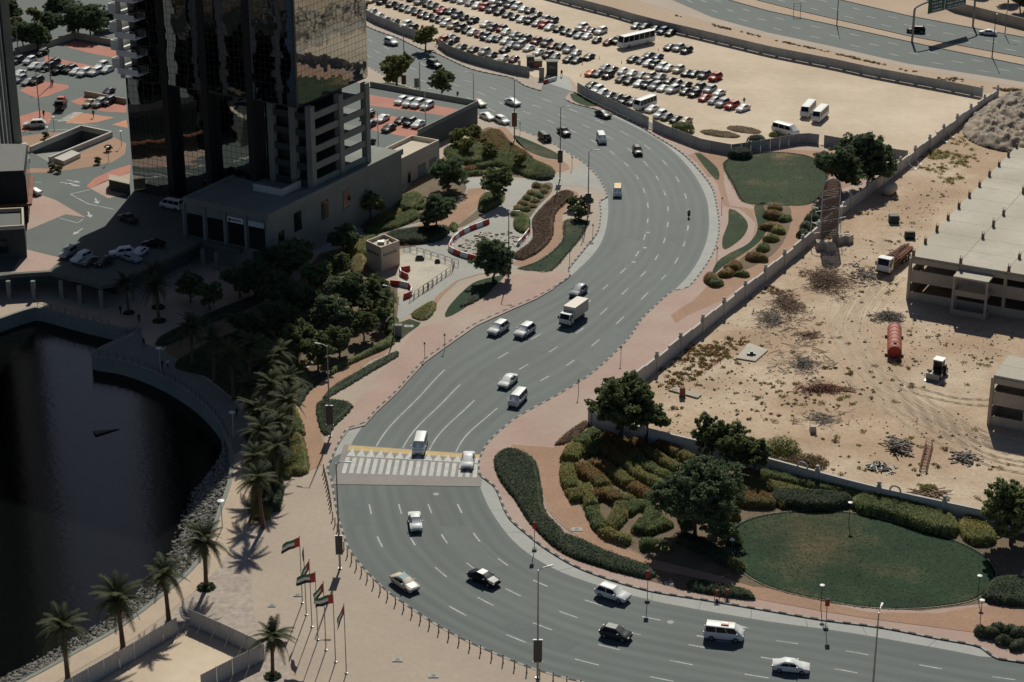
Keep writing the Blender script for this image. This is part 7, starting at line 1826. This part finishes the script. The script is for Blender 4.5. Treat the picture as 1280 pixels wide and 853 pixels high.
# floating dark boom on the lagoon
mb = MB(); p = G(118, 543, -2.2); q = G(149, 537, -2.2); d = (q - p); n = Vector((-d.y, d.x, 0)).normalized()
w0 = p + n * .7; w1 = p - n * .7
mb.hexa([(0, 0, -.15), tuple(w1 - w0 + Vector((0, 0, -.15))), tuple(q - w0 - n * .05 + Vector((0, 0, -.15))), tuple(q - w0 + n * .05 + Vector((0, 0, -.15)))], [(0, 0, .25), tuple(w1 - w0 + Vector((0, 0, .25))), tuple(q - w0 - n * .05 + Vector((0, 0, .1))), tuple(q - w0 + n * .05 + Vector((0, 0, .1)))])
tag(mb.build('float', M['black'], loc=w0), 'dark tapering float lying on the still water', 'float')

# ================================================================== PEOPLE
def person_mesh():
    V = [(0, 0, .95), (0, 0, 1.15), (0, .01, 1.38), (0, 0, 1.50), (0, .02, 1.60), (0, .03, 1.72),
         (.10, 0, .90), (.11, .16, .50), (.11, .10, .08), (.11, .24, .04), (-.10, 0, .90), (-.11, -.10, .50), (-.11, -.32, .12), (-.11, -.22, .04),
         (.20, 0, 1.40), (.26, -.10, 1.14), (.27, -.02, .90), (.28, .04, .80), (-.20, 0, 1.40), (-.26, .08, 1.14), (-.27, .22, .94), (-.28, .28, .85)]
    E_ = [(0, 1), (1, 2), (2, 3), (3, 4), (4, 5), (0, 6), (6, 7), (7, 8), (8, 9), (0, 10), (10, 11), (11, 12), (12, 13), (2, 14), (14, 15), (15, 16), (16, 17), (2, 18), (18, 19), (19, 20), (20, 21)]
    Rr_ = [.15, .145, .16, .065, .095, .085, .10, .07, .05, .04, .10, .07, .05, .04, .07, .05, .04, .035, .07, .05, .04, .035]
    me = bpy.data.meshes.new('person'); me.from_pydata(V, E_, [])
    o = bpy.data.objects.new('person_tmp', me); col.objects.link(o)
    sk = o.modifiers.new('skin', 'SKIN'); sk.use_smooth_shade = True
    for i, r in enumerate(Rr_):
        me.skin_vertices[0].data[i].radius = (r * (1.25 if i in (1, 2, 0) else 1), r * (.8 if i in (1, 2, 0) else 1))
    me.skin_vertices[0].data[0].use_root = True
    ss = o.modifiers.new('sub', 'SUBSURF'); ss.levels = 1; ss.render_levels = 1
    dg = bpy.context.evaluated_depsgraph_get(); ev = o.evaluated_get(dg)
    out = bpy.data.meshes.new_from_object(ev); out.name = 'person'
    bpy.data.objects.remove(o)
    zs = [p.center.z for p in out.polygons]
    return out
pm = person_mesh()
def person_copy(shirt, legs, skin='skin'):
    me = pm.copy(); me.materials.clear()
    for m in (shirt, legs, M[skin], M['black']): me.materials.append(m)
    for p in me.polygons:
        x, y, z = p.center
        p.material_index = 3 if (z > 1.66 or z < .07) else (2 if z > 1.46 or (abs(x) > .22 and z < 1.12) else (0 if z > .93 else 1))
    return me
PMS = [person_copy(M['fabric_dark'], M['fabric_dark']), person_copy(M['fabric_light'], M['fabric_dark']), person_copy(M['red'], M['fabric_dark'])]
for x, y, vx, vy, k, z, l in ((203, 462, -8, -5, 0, Z1, 'person in dark clothes walking beside another on the quay walk'), (210, 461, -8, -5, 1, Z1, 'person in light top walking beside a darker one on the quay'), (296, 522, -4, -8, 0, Z1, 'person in dark clothes walking at the shadow edge of the quay'), (180, 434, 6, -4, 0, Z1, 'person standing on the quay bend by the hedge'), (174, 404, 5, 5, 0, Z1, 'person on the shaded lower plaza by the palms'), (308, 582, 2, 8, 2, Z1, 'person in red top on the sunlit promenade by the palms'), (151, 393, 5, 3, 0, Z1, 'person near the railing of the straight quay'), (572, 123, 6, 3, 0, .022, 'person crossing the road near the raised car park'), (55, 147, 6, 3, 0, DECK, 'person waiting on the red paving at the street corner'), (117, 147, 6, 3, 0, DECK, 'person on the orange traffic island'), (66, 108, 6, 3, 2, DECK, 'person in red on the red triangle of paving'), (702, 96, -6, 3, 0, .009, 'person standing at the lot entrance'), (930, 131, 6, 3, 0, .009, 'person behind the last white car of the near row')):
    o = link('person', PMS[k], None, G(x, y, z), heading(x, y, vx, vy, z) - math.pi / 2); tag(o, l, 'person')
# motorbike rider
V = [(-.15, 0, .88), (-.05, 0, 1.1), (.08, 0, 1.32), (.12, 0, 1.45), (.14, 0, 1.58), (.0, .14, .84), (.28, .2, .72), (.1, .2, .36), (.22, .2, .32), (.0, -.14, .84), (.28, -.2, .72), (.1, -.2, .36), (.22, -.2, .32), (.1, .2, 1.32), (.2, .3, 1.12), (.4, .32, 1.03), (.1, -.2, 1.32), (.2, -.3, 1.12), (.4, -.32, 1.03)]
E_ = [(0, 1), (1, 2), (2, 3), (3, 4), (0, 5), (5, 6), (6, 7), (7, 8), (0, 9), (9, 10), (10, 11), (11, 12), (2, 13), (13, 14), (14, 15), (2, 16), (16, 17), (17, 18)]
me = bpy.data.meshes.new('person'); me.from_pydata(V, E_, []); o = bpy.data.objects.new('tmp', me); col.objects.link(o)
sk = o.modifiers.new('s', 'SKIN')
for i, r in enumerate([.16, .15, .17, .07, .14, .1, .08, .055, .05, .1, .08, .055, .05, .075, .055, .045, .075, .055, .045]): me.skin_vertices[0].data[i].radius = (r, r)
me.skin_vertices[0].data[0].use_root = True
o.modifiers.new('b', 'SUBSURF').levels = 1; o.modifiers['b'].render_levels = 1
out = bpy.data.meshes.new_from_object(o.evaluated_get(bpy.context.evaluated_depsgraph_get())); bpy.data.objects.remove(o)
out.materials.clear(); out.materials.append(M['fabric_dark'])
rider = link('person', out, None, mr.location, mr.rotation_euler[2]); tag(rider, 'rider in dark clothes and helmet sitting on the motorbike', 'person')
# ================================================================== BUILDING SITE
rs_ = random.Random(21)
# red tank lying on the sand
t0 = G(1117.5, 449); t1 = G(1117.5, 418)
tk = empty('red_tank', t0, math.atan2((t1 - t0).y, (t1 - t0).x), 'long faded red ribbed tank lying on the sand', 'tank'); L = (t1 - t0).length; R_ = 1.12
mb = MB(); mb.tube([(x, 0, R_) for x in (0, .05, L - .3, L)], [R_ * .92, R_, R_, R_ * .55], 20, False); mb.build('shell', mat('tank_red', (.42, .13, .085), .7, .12, .6, 4, .1), tk, smooth_angle=40)
mb = MB(); mb.lathe([(R_ * .93, 0), (R_ * .93, .02)], 20); mb.v = [(.25 + z, x, R_ + y) for x, y, z in mb.v]; mb.build('end_plate', M['red'], tk)
for k in range(7):
    x = .6 + k * (L - 1.2) / 6; mb = MB(); mb.tube([(x - .06, 0, R_), (x + .06, 0, R_)], R_ + .05, 20); mb.build('rib', mat('tank_rib', (.36, .11, .08), .7), tk) if k == 0 else link('rib', bpy.data.meshes['rib'], tk, ((k) * (L - 1.2) / 6, 0, 0))
for x in (1.2, L - 1.5):
    mb = MB(); mb.box(x - .2, x + .2, -1.5, 1.5, 0, .45); mb.build('cradle', M['brown_steel'], tk)
mb = MB(); mb.lathe([(.28, R_ * 2 - .05), (.28, R_ * 2 + .2)], 10, (1.2, 0)); mb.build('hatch', M['rust'], tk)
# loader
ld = empty('loader', G(1172, 470, .01), heading(1172, 465, -13, 12), 'small dark loader with white cab roof parked on the sand', 'loader')
wheels(ld, (1.1, -1.1), 2.1, .62, .45)
mb = MB(); mb.box(-1.9, .5, -.75, .75, .55, 1.25); mb.box(-1.9, -.9, -.7, .7, 1.25, 1.6); mb.build('chassis', M['dark_steel'], ld)
mb = MB()
for x, y in ((-.85, -.65), (-.85, .65), (.45, -.65), (.45, .65)): mb.bar((x, y, 1.2), (x, y, 2.75), .1)
mb.box(-.8, .4, -.6, .6, 1.2, 1.35); mb.build('cab_frame', M['black'], ld)
mb = MB(); mb.box(-.75, .38, -.6, .6, 1.36, 2.7); mb.build('cab_glass', M['car_glass'], ld)
mb = MB(); mb.box(-1.05, .65, -.82, .82, 2.75, 2.9); mb.build('cab_roof', M['white'], ld)
mb = MB(); mb.bar((.5, -.5, 1.1), (2.2, -.5, .8), .2); mb.bar((.5, .5, 1.1), (2.2, .5, .8), .2); mb.bar((1.0, 0, 1.0), (2.0, 0, 1.1), .12); mb.build('loader_arm', M['dark_steel'], ld)
mb = MB(); pr = [(2.2, 1.15), (2.25, .15), (3.0, .1), (2.35, .22), (2.3, 1.1)]
for a, b in zip(pr, pr[1:]): mb.poly([(a[0], -1.1, a[1]), (b[0], -1.1, b[1]), (b[0], 1.1, b[1]), (a[0], 1.1, a[1])])
mb.box(2.18, 2.26, -1.1, 1.1, .15, 1.15); mb.build('bucket', M['steel'], ld)
# arched panel with scaffold
pa = G(1024.5, 303); pb = G(1046.5, 301); d = (pb - pa); W_ = d.length; d.normalize(); nb = Vector((-d.y, d.x, 0))
ar = empty('arched_panel', (pa + pb) / 2, math.atan2(d.y, d.x), 'tall arch topped brown lattice panel standing on scaffold behind the wall', 'panel')
HA = 12.2; Rr2 = W_ / 2
zt = HA - Rr2
mb = MB(); out = [(-Rr2, 0, .3)] + [(Rr2 * -math.cos(t), 0, zt + Rr2 * math.sin(t)) for t in np.linspace(0, math.pi, 15)] + [(Rr2, 0, .3)]
mb.tube(out, .13, 6); mb.build('frame', M['pale_steel'], ar)
mb = MB()
for k in range(1, 22):
    x = -Rr2 + k * W_ / 22; top = zt + math.sqrt(max(0, Rr2 ** 2 - x * x)); mb.box(x - .045, x + .045, -.03, .03, .4, top)
for k in range(int(HA / .32)):
    z = .5 + k * .32; hw = Rr2 if z < zt else math.sqrt(max(0, Rr2 ** 2 - (z - zt) ** 2)); mb.box(-hw, hw, .035, .08, z - .09, z + .09)
mb.build('lattice', M['brown_steel'], ar)
for z in (2.2, 4.3, 6.4, 8.6, 10.2):
    hw = Rr2 + (1.3 if z < 7 else 0); mb = MB(); mb.bar((-hw, -.2, z - .3), (hw, -.2, z + .3), .11); mb.build('cross_bar', M['pale_steel'], ar)
for x in (-Rr2 - 1.2, -Rr2 * .4, Rr2 * .4, Rr2 + 1.2):
    mb = MB(); mb.bar((x, 1.6, 0), (x, 1.6, 7.0), .11); mb.bar((x, 1.6, 6.6), (x * .8, .1, 6.6), .1); mb.bar((x, 1.6, 3.5), (x * .8, .1, 3.5), .1); mb.build('scaffold_post', M['pale_steel'], ar)
for k, (x, y) in enumerate(((1025, 311), (1037, 314), (1048, 304), (1059, 303))):
    p = G(x, y); mb = MB(); s = .85; mb.hexa([(-s, -s, 0), (s, -s, 0), (s, s, 0), (-s, s, 0)], [(-s * .9, -s * .9, 1.5), (s * .9, -s * .9, 1.5), (s * .9, s * .9, 1.5), (-s * .9, s * .9, 1.5)]); mb.box(-.35, .35, -.35, .35, 1.5, 1.65)
    tag(mb.build('ballast_block', M['concrete_pale'], loc=p, rz=.3 * k), 'large concrete ballast block at the foot of the arched panel', 'concrete block', 'ballast blocks by the arched panel')
# white tank by the wall
wt = empty('white_tank', G(1112, 243), heading(1112, 240, 10, -7), 'dusty white water tank lying beside the site wall', 'tank')
mb = MB(); mb.tube([(x, 0, 1.15) for x in (-1.9, -1.7, -1.2, 1.2, 1.7, 1.9)], [.3, .85, 1.15, 1.15, .85, .3], 16); mb.build('shell', M['concrete_pale'], wt, smooth_angle=50); mb = MB(); mb.box(-1.2, -.9, -1, 1, 0, .35); mb.box(.9, 1.2, -1, 1, 0, .35); mb.build('cradle', M['brown_steel'], wt)
# wall props
for x, y in ((1182, 178), (1190, 172), (1224, 143), (1150, 206), (1143, 212)):
    p = G(x, y); mb = MB(); mb.bar((0, 0, 0.05), (-2.2, 1.0, 2.2), .12); mb.bar((.1, .3, .05), (-2.0, 1.3, 1.6), .1); mb.box(-.4, .4, -.4, .4, 0, .12); tag(mb.build('wall_prop', M['pale_steel'], loc=p), 'slanting pale prop leaning on the site wall', 'prop', 'props along the site wall')
# stick and branch heaps
def heap(cx, cy, rx, ry, n, L, m, label, hgt=.6, name='branch_heap', thick=.05, flat=.25, cat='heap'):
    c = G(cx, cy); mb = MB(); sx = rx / (0.92 * (cy + 651) / 130); sy = ry / (0.92 * (cy + 651) / 130) / math.sin(PITCH + math.atan((cy - 426.5) / FPX))
    for k in range(n):
        r = min(1.25, abs(rs_.gauss(0, .6))); a = rs_.random() * 6.283; r *= .75 + .35 * math.sin(a * 2 + cx) * math.cos(a * 3 + cy); x, y = r * sx * math.cos(a), r * sy * math.sin(a)
        z = rs_.random() * hgt * max(0, 1 - r * r) + .04; th = rs_.random() * 6.283; l = L * rs_.uniform(.3, 1); ph = rs_.gauss(0, flat)
        dx = Vector((math.cos(th) * math.cos(ph), math.sin(th) * math.cos(ph), math.sin(ph))) * l / 2
        p = Vector((x, y, z + .03)); q1, q2 = p - dx, p + dx
        q1.z = max(q1.z, .03); q2.z = max(q2.z, .03)
        mb.bar(q1, q2, thick * rs_.uniform(.6, 1.6))
    o = mb.build(name, M[m], loc=c); tag(o, label, cat, kind='stuff'); return o
heap(1032, 352, 34, 22, 900, 2.4, 'twig', 'large heap of cut brown branches below the arched panel', .9)
heap(985, 382, 26, 26, 500, 2.2, 'twig', 'spread of brown brushwood beside the stepped wall', .6)
heap(965, 400, 24, 18, 320, 2.0, 'twig_grey', 'grey brushwood by the stepped wall near the slab', .4)
heap(1028, 487, 38, 5, 240, 3.2, 'rust', 'long low pile of rusty rods on open sand', .5)
heap(1112, 397, 22, 7, 500, 1.8, 'twig_grey', 'grey brushwood heap behind the red tank', .6)
heap(1123, 561, 17, 12, 170, 2.2, 'twig_grey', 'pile of broken boards and dark scrap near the garden wall', .9, 'scrap_pile', .12)
heap(1207, 573, 20, 9, 150, 1.4, 'twig_grey', 'dark scrap scatter beside the red truss', .5, 'scrap_pile', .14)
heap(1100, 585, 20, 7, 90, 1.4, 'dark_steel', 'black scrap strip near the garden wall hoops', .4, 'scrap_pile', .12)
heap(1005, 455, 45, 26, 260, 2.8, 'twig_grey', 'thin scatter of grey sticks on the open sand', .15)
heap(1010, 420, 40, 10, 120, 2.2, 'twig', 'loose sticks lying near the tyre tracks', .15)
heap(1085, 345, 30, 16, 200, 1.4, 'twig_grey', 'rubbly scraps beside the flatbed truck', .3, 'scrap_pile', .12)
heap(1030, 525, 40, 14, 140, 2.0, 'twig_grey', 'thin sticks scattered below the rusty rods', .12)
heap(1165, 620, 40, 10, 60, 3.0, 'wood', 'old planks lying along the garden wall', .2, 'plank_pile', .12)
# red truss
tr = empty('steel_truss', G(1153, 590), heading(1153, 587, 9, -36), 'red lattice truss section lying on the sand', 'truss')
mb = MB(); Lt = 9.5
for y in (-.45, .45):
    for z in (.1, .9): mb.bar((0, y, z), (Lt, y, z), .1)
for k in range(10):
    x0, x1 = k * Lt / 10, (k + 1) * Lt / 10
    for y in (-.45, .45): mb.bar((x0, y, .1 if k % 2 else .9), (x1, y, .9 if k % 2 else .1), .06)
    mb.bar((x0, -.45, .9), (x1, .45, .9), .06); mb.bar((x0, -.45, .1), (x0, .45, .1), .06)
mb.build('lattice', M['rust'], tr)
# slabs and bits
mb = MB(); mb.prism([p - G(939, 445) for p in GL([(920, 449), (936, 430), (960, 439), (944, 453)])], .01, .22); s_ = mb.build('concrete_slab', M['concrete_pale'], loc=G(939, 445)); tag(s_, 'pale square concrete slab lying among dry scrub', 'slab')
mb = MB(); mb.box(-.7, .7, -.3, .3, .22, .5); mb.box(-.2, .3, -.2, .2, .5, .8); mb.build('bolt_group', M['dark_steel'], s_)
mb = MB(); mb.prism([p - G(855, 492) for p in GL([(836, 489), (845, 485), (877, 495), (872, 499)])], .01, .25); tag(mb.build('concrete_slab', M['concrete'], loc=G(855, 492)), 'long broken slab near the corner tree on sand', 'slab')
mb = MB(); mb.box(-.4, .4, -.4, .4, .0, 1.3); mb.box(-.5, .5, -.5, .5, 0, .2); tag(mb.build('brick_pier', M['rust'], loc=G(853, 494, .26)), 'small brown pier standing on the broken slab', 'pier')
mb = MB(); mb.hexa([(-.5, -.5, 0), (.5, -.5, 0), (.5, .5, 0), (-.5, .5, 0)], [(-.4, -.4, 1), (.4, -.4, 1), (.4, .4, 1), (-.4, .4, 1)]); mb.box(-.3, .3, -.45, -.38, .3, .7); tag(mb.build('concrete_block', M['concrete_pale'], loc=G(1016, 540)), 'small pale block alone on pale sand by the dry shrub', 'block')
for x, y, l in ((1117, 278, 'dark square crate among rubble near the wall'), (1137, 298, 'dark drum lying by the flatbed truck')):
    mb = MB(); mb.box(-.9, .9, -.8, .8, 0, 1.5) if x == 1117 else mb.tube([(-.9, 0, .7), (.9, 0, .7)], .7, 12); mb.box(-1.0, 1.0, -.9, .9, 0, .15); tag(mb.build('crate' if x == 1117 else 'drum', M['dark_concrete'], loc=G(x, y)), l, 'crate' if x == 1117 else 'drum')
M['mound_sand'] = mat('mound_sand', (.36, .285, .215), .95, .2, .2, 1.2, .2, .12, 1.2, c2=(.26, .22, .18), thr=.5)
# sand mound in the far corner
mo = []
hedge([(1205, 160), (1230, 135), (1262, 122), (1310, 125), (1340, 160), (1300, 190), (1255, 190), (1215, 178)], 2.4, 'mound_sand', 'grey sand mound behind the unfinished building', z=0.0, edge=8, dens=0.001, lump=.55, name='sand_mound', cat='mound')
# dry scrub on the sand: uneven tufts
def scrub(region, n, m, label, smin=.15, smax=.6, holes=()):
    pos, nrm = [], []
    W = GL(region); poly = np.array([(p.x, p.y) for p in W]); lo, hi = poly.min(0), poly.max(0); k = 0
    while k < n:
        P = lo + RNG.random((400, 2)) * (hi - lo)
        den = vnoise(P, .16, 5) * .6 + vnoise(P, .5, 6) * .5
        ok = (poly_dist(P, poly) > .6) & (den > RNG.normal(.18, .14, 400))
        for q in P[ok]:
            r = RNG.uniform(smin, smax) * (1.6 if RNG.random() < .06 else 1); nl = int(14 + 40 * r)
            u = RNG.normal(0, 1, (nl, 3)); u[:, 2] = np.abs(u[:, 2]); u /= np.linalg.norm(u, axis=1, keepdims=True)
            pos.append(np.array([q[0], q[1], .01]) + u * np.array([r, r, r * .55]) * RNG.random((nl, 1)) ** .5); nrm.append(u); k += 1
            if k >= n: break
    v = leaf_mesh('s', np.concatenate(pos), np.concatenate(nrm), .16, None, .8)
    o = link('dry_scrub', np_mesh('dry_scrub', v, quads_of(v), M[m])); tag(o, label, 'scrub', kind='stuff')
SR = [(1235, 140), (1130, 222), (1062, 270), (1010, 318), (968, 352), (912, 398), (860, 440), (798, 490), (745, 532), (790, 543), (870, 560), (960, 583), (1080, 616), (1147, 631), (1225, 648), (1290, 600), (1290, 550), (1232, 545), (1230, 470), (1290, 420), (1125, 385), (1128, 330), (1240, 200)]
scrub(SR, 260, 'dry_leaf', 'small dry brown tufts scattered over the site sand')
scrub(SR, 120, 'hedge_olive', 'low olive weeds scattered over the site sand', .2, .8)
scrub([(740, 510), (800, 478), (870, 425), (930, 375), (960, 352), (985, 365), (940, 430), (880, 470), (830, 510), (790, 530)], 240, 'hedge_rust', 'rusty weeds crowding along the inner side of the stepped wall', .2, .7)
scrub([(1150, 195), (1200, 165), (1235, 185), (1225, 215), (1180, 240), (1150, 225)], 110, 'hedge_olive', 'olive scrub patches near the sand mound', .3, 1.0)
scrub([(800, 8), (880, 31), (960, 50), (1040, 68), (1130, 90), (1225, 112), (1280, 118), (1280, 112), (1130, 86), (1035, 63), (960, 47), (880, 27)], 260, 'dry_leaf', 'dry weeds along the verge between hoarding and highway', .2, .6)
# stones and small rubble
mb = MB()
W = GL(SR); poly = np.array([(p.x, p.y) for p in W]); lo, hi = poly.min(0), poly.max(0); k = 0
P = lo + RNG.random((16000, 2)) * (hi - lo); P = P[(poly_dist(P, poly) > .5)]; P = P[vnoise(P, .12, 8) + RNG.normal(0, .3, len(P)) > .05][:1300]
for x, y in P:
    r = rs_.uniform(.06, .26); b0 = len(mb.v)
    for vx, vy, vz in ((1, 0, 0), (0, 1, 0), (-1, 0, 0), (0, -1, 0), (.1, .1, 1)): mb.v.append((x + vx * r * rs_.uniform(.6, 1.2), y + vy * r * rs_.uniform(.6, 1.2), .005 + vz * r * .8))
    for f in ((0, 1, 4), (1, 2, 4), (2, 3, 4), (3, 0, 4)): mb.face([b0 + i for i in f])
tag(mb.build('rubble_stones', M['rock']), 'small stones and rubble strewn over the site sand', 'rubble', kind='stuff')
# tyre ruts: low raised ridges of sand
M['rut_sand'] = mat('rut_sand', (.50, .385, .275), .95, .1, .3, 2, .1)
def ruts(px, label, offs=(-1.0, 1.0)):
    for off in offs:
        pts = smooth(GL(px), .8); mb = MB(); S = [(p + Vector((-d.y, d.x, 0)) * (off + .12 * math.sin(p.x * .7 + off)), d) for p, d in resample(pts, .8)]
        for s in (-.22, .22):
            Q = [(p + Vector((-d.y, d.x, 0)) * s) for p, d in S]
            for a, b in zip(Q, Q[1:]):
                h = .05 + .05 * abs(math.sin(a.x * 1.7 + s)); w = Vector((-(b - a).y, (b - a).x, 0)).normalized() * .13
                b0 = len(mb.v); mb.v += [tuple(a - w + Vector((0, 0, .007))), tuple(b - w + Vector((0, 0, .007))), tuple(b + w + Vector((0, 0, .007))), tuple(a + w + Vector((0, 0, .007))), (a.x, a.y, h), (b.x, b.y, h)]
                mb.face((b0, b0 + 1, b0 + 5, b0 + 4)); mb.face((b0 + 2, b0 + 3, b0 + 4, b0 + 5))
        o = mb.build('tyre_rut', M['rut_sand']); o['kind'] = 'structure'
ruts([(1098, 345), (1075, 370), (1062, 395), (1064, 420), (1080, 450), (1105, 475), (1140, 505), (1180, 530), (1240, 555), (1285, 565)], 'a')
ruts([(1090, 352), (1066, 380), (1056, 405), (1062, 430), (1085, 460), (1110, 488), (1150, 515), (1195, 545), (1245, 566), (1290, 576)], 'b', (-1.1, .9))
ruts([(1082, 360), (1060, 385), (1050, 410), (1060, 440), (1090, 475), (1125, 500), (1165, 528), (1210, 552), (1255, 572)], 'c', (-.9, 1.1))
ruts([(1120, 345), (1095, 372), (1080, 400), (1078, 425), (1092, 452), (1130, 490), (1175, 520), (1235, 548), (1300, 560)], 'd', (-2.0, -.8, .4, 1.7))
ruts([(1060, 300), (1056, 340), (1046, 380), (1044, 420), (1062, 460), (1105, 505), (1160, 540), (1230, 575), (1300, 592)], 'e', (-1.2, .8))
ruts([(1100, 350), (1072, 378), (1058, 408), (1070, 440), (1120, 478), (1190, 500), (1260, 505)], 'f', (-1.0, 1.0))
# big dry shrubs at the wall
for x, y, rx, h, m, l in ((977, 565, 3.0, 2.4, 'leaf_olive', 'large loose green shrub over the garden wall from the site'), (1010, 580, 3.2, 1.2, 'dry_leaf', 'pale dry shrub spreading beside the garden wall'), (1161, 612, 1.3, .6, 'hedge_olive', 'small green shrub among planks by the garden wall')):
    p = G(x, y); n = 1400; u = RNG.normal(0, 1, (n, 3)); u[:, 2] = np.abs(u[:, 2]); u /= np.linalg.norm(u, axis=1, keepdims=True)
    q = u * np.array([rx, rx * .8, h]) * RNG.random((n, 1)) ** .45; v = leaf_mesh('b', q, u + [0, 0, .8], .16, None, .6, aspect=4.0)
    o = link('wild_shrub', np_mesh('wild_shrub', v, quads_of(v), M[m]), None, p); tag(o, l, 'shrub')
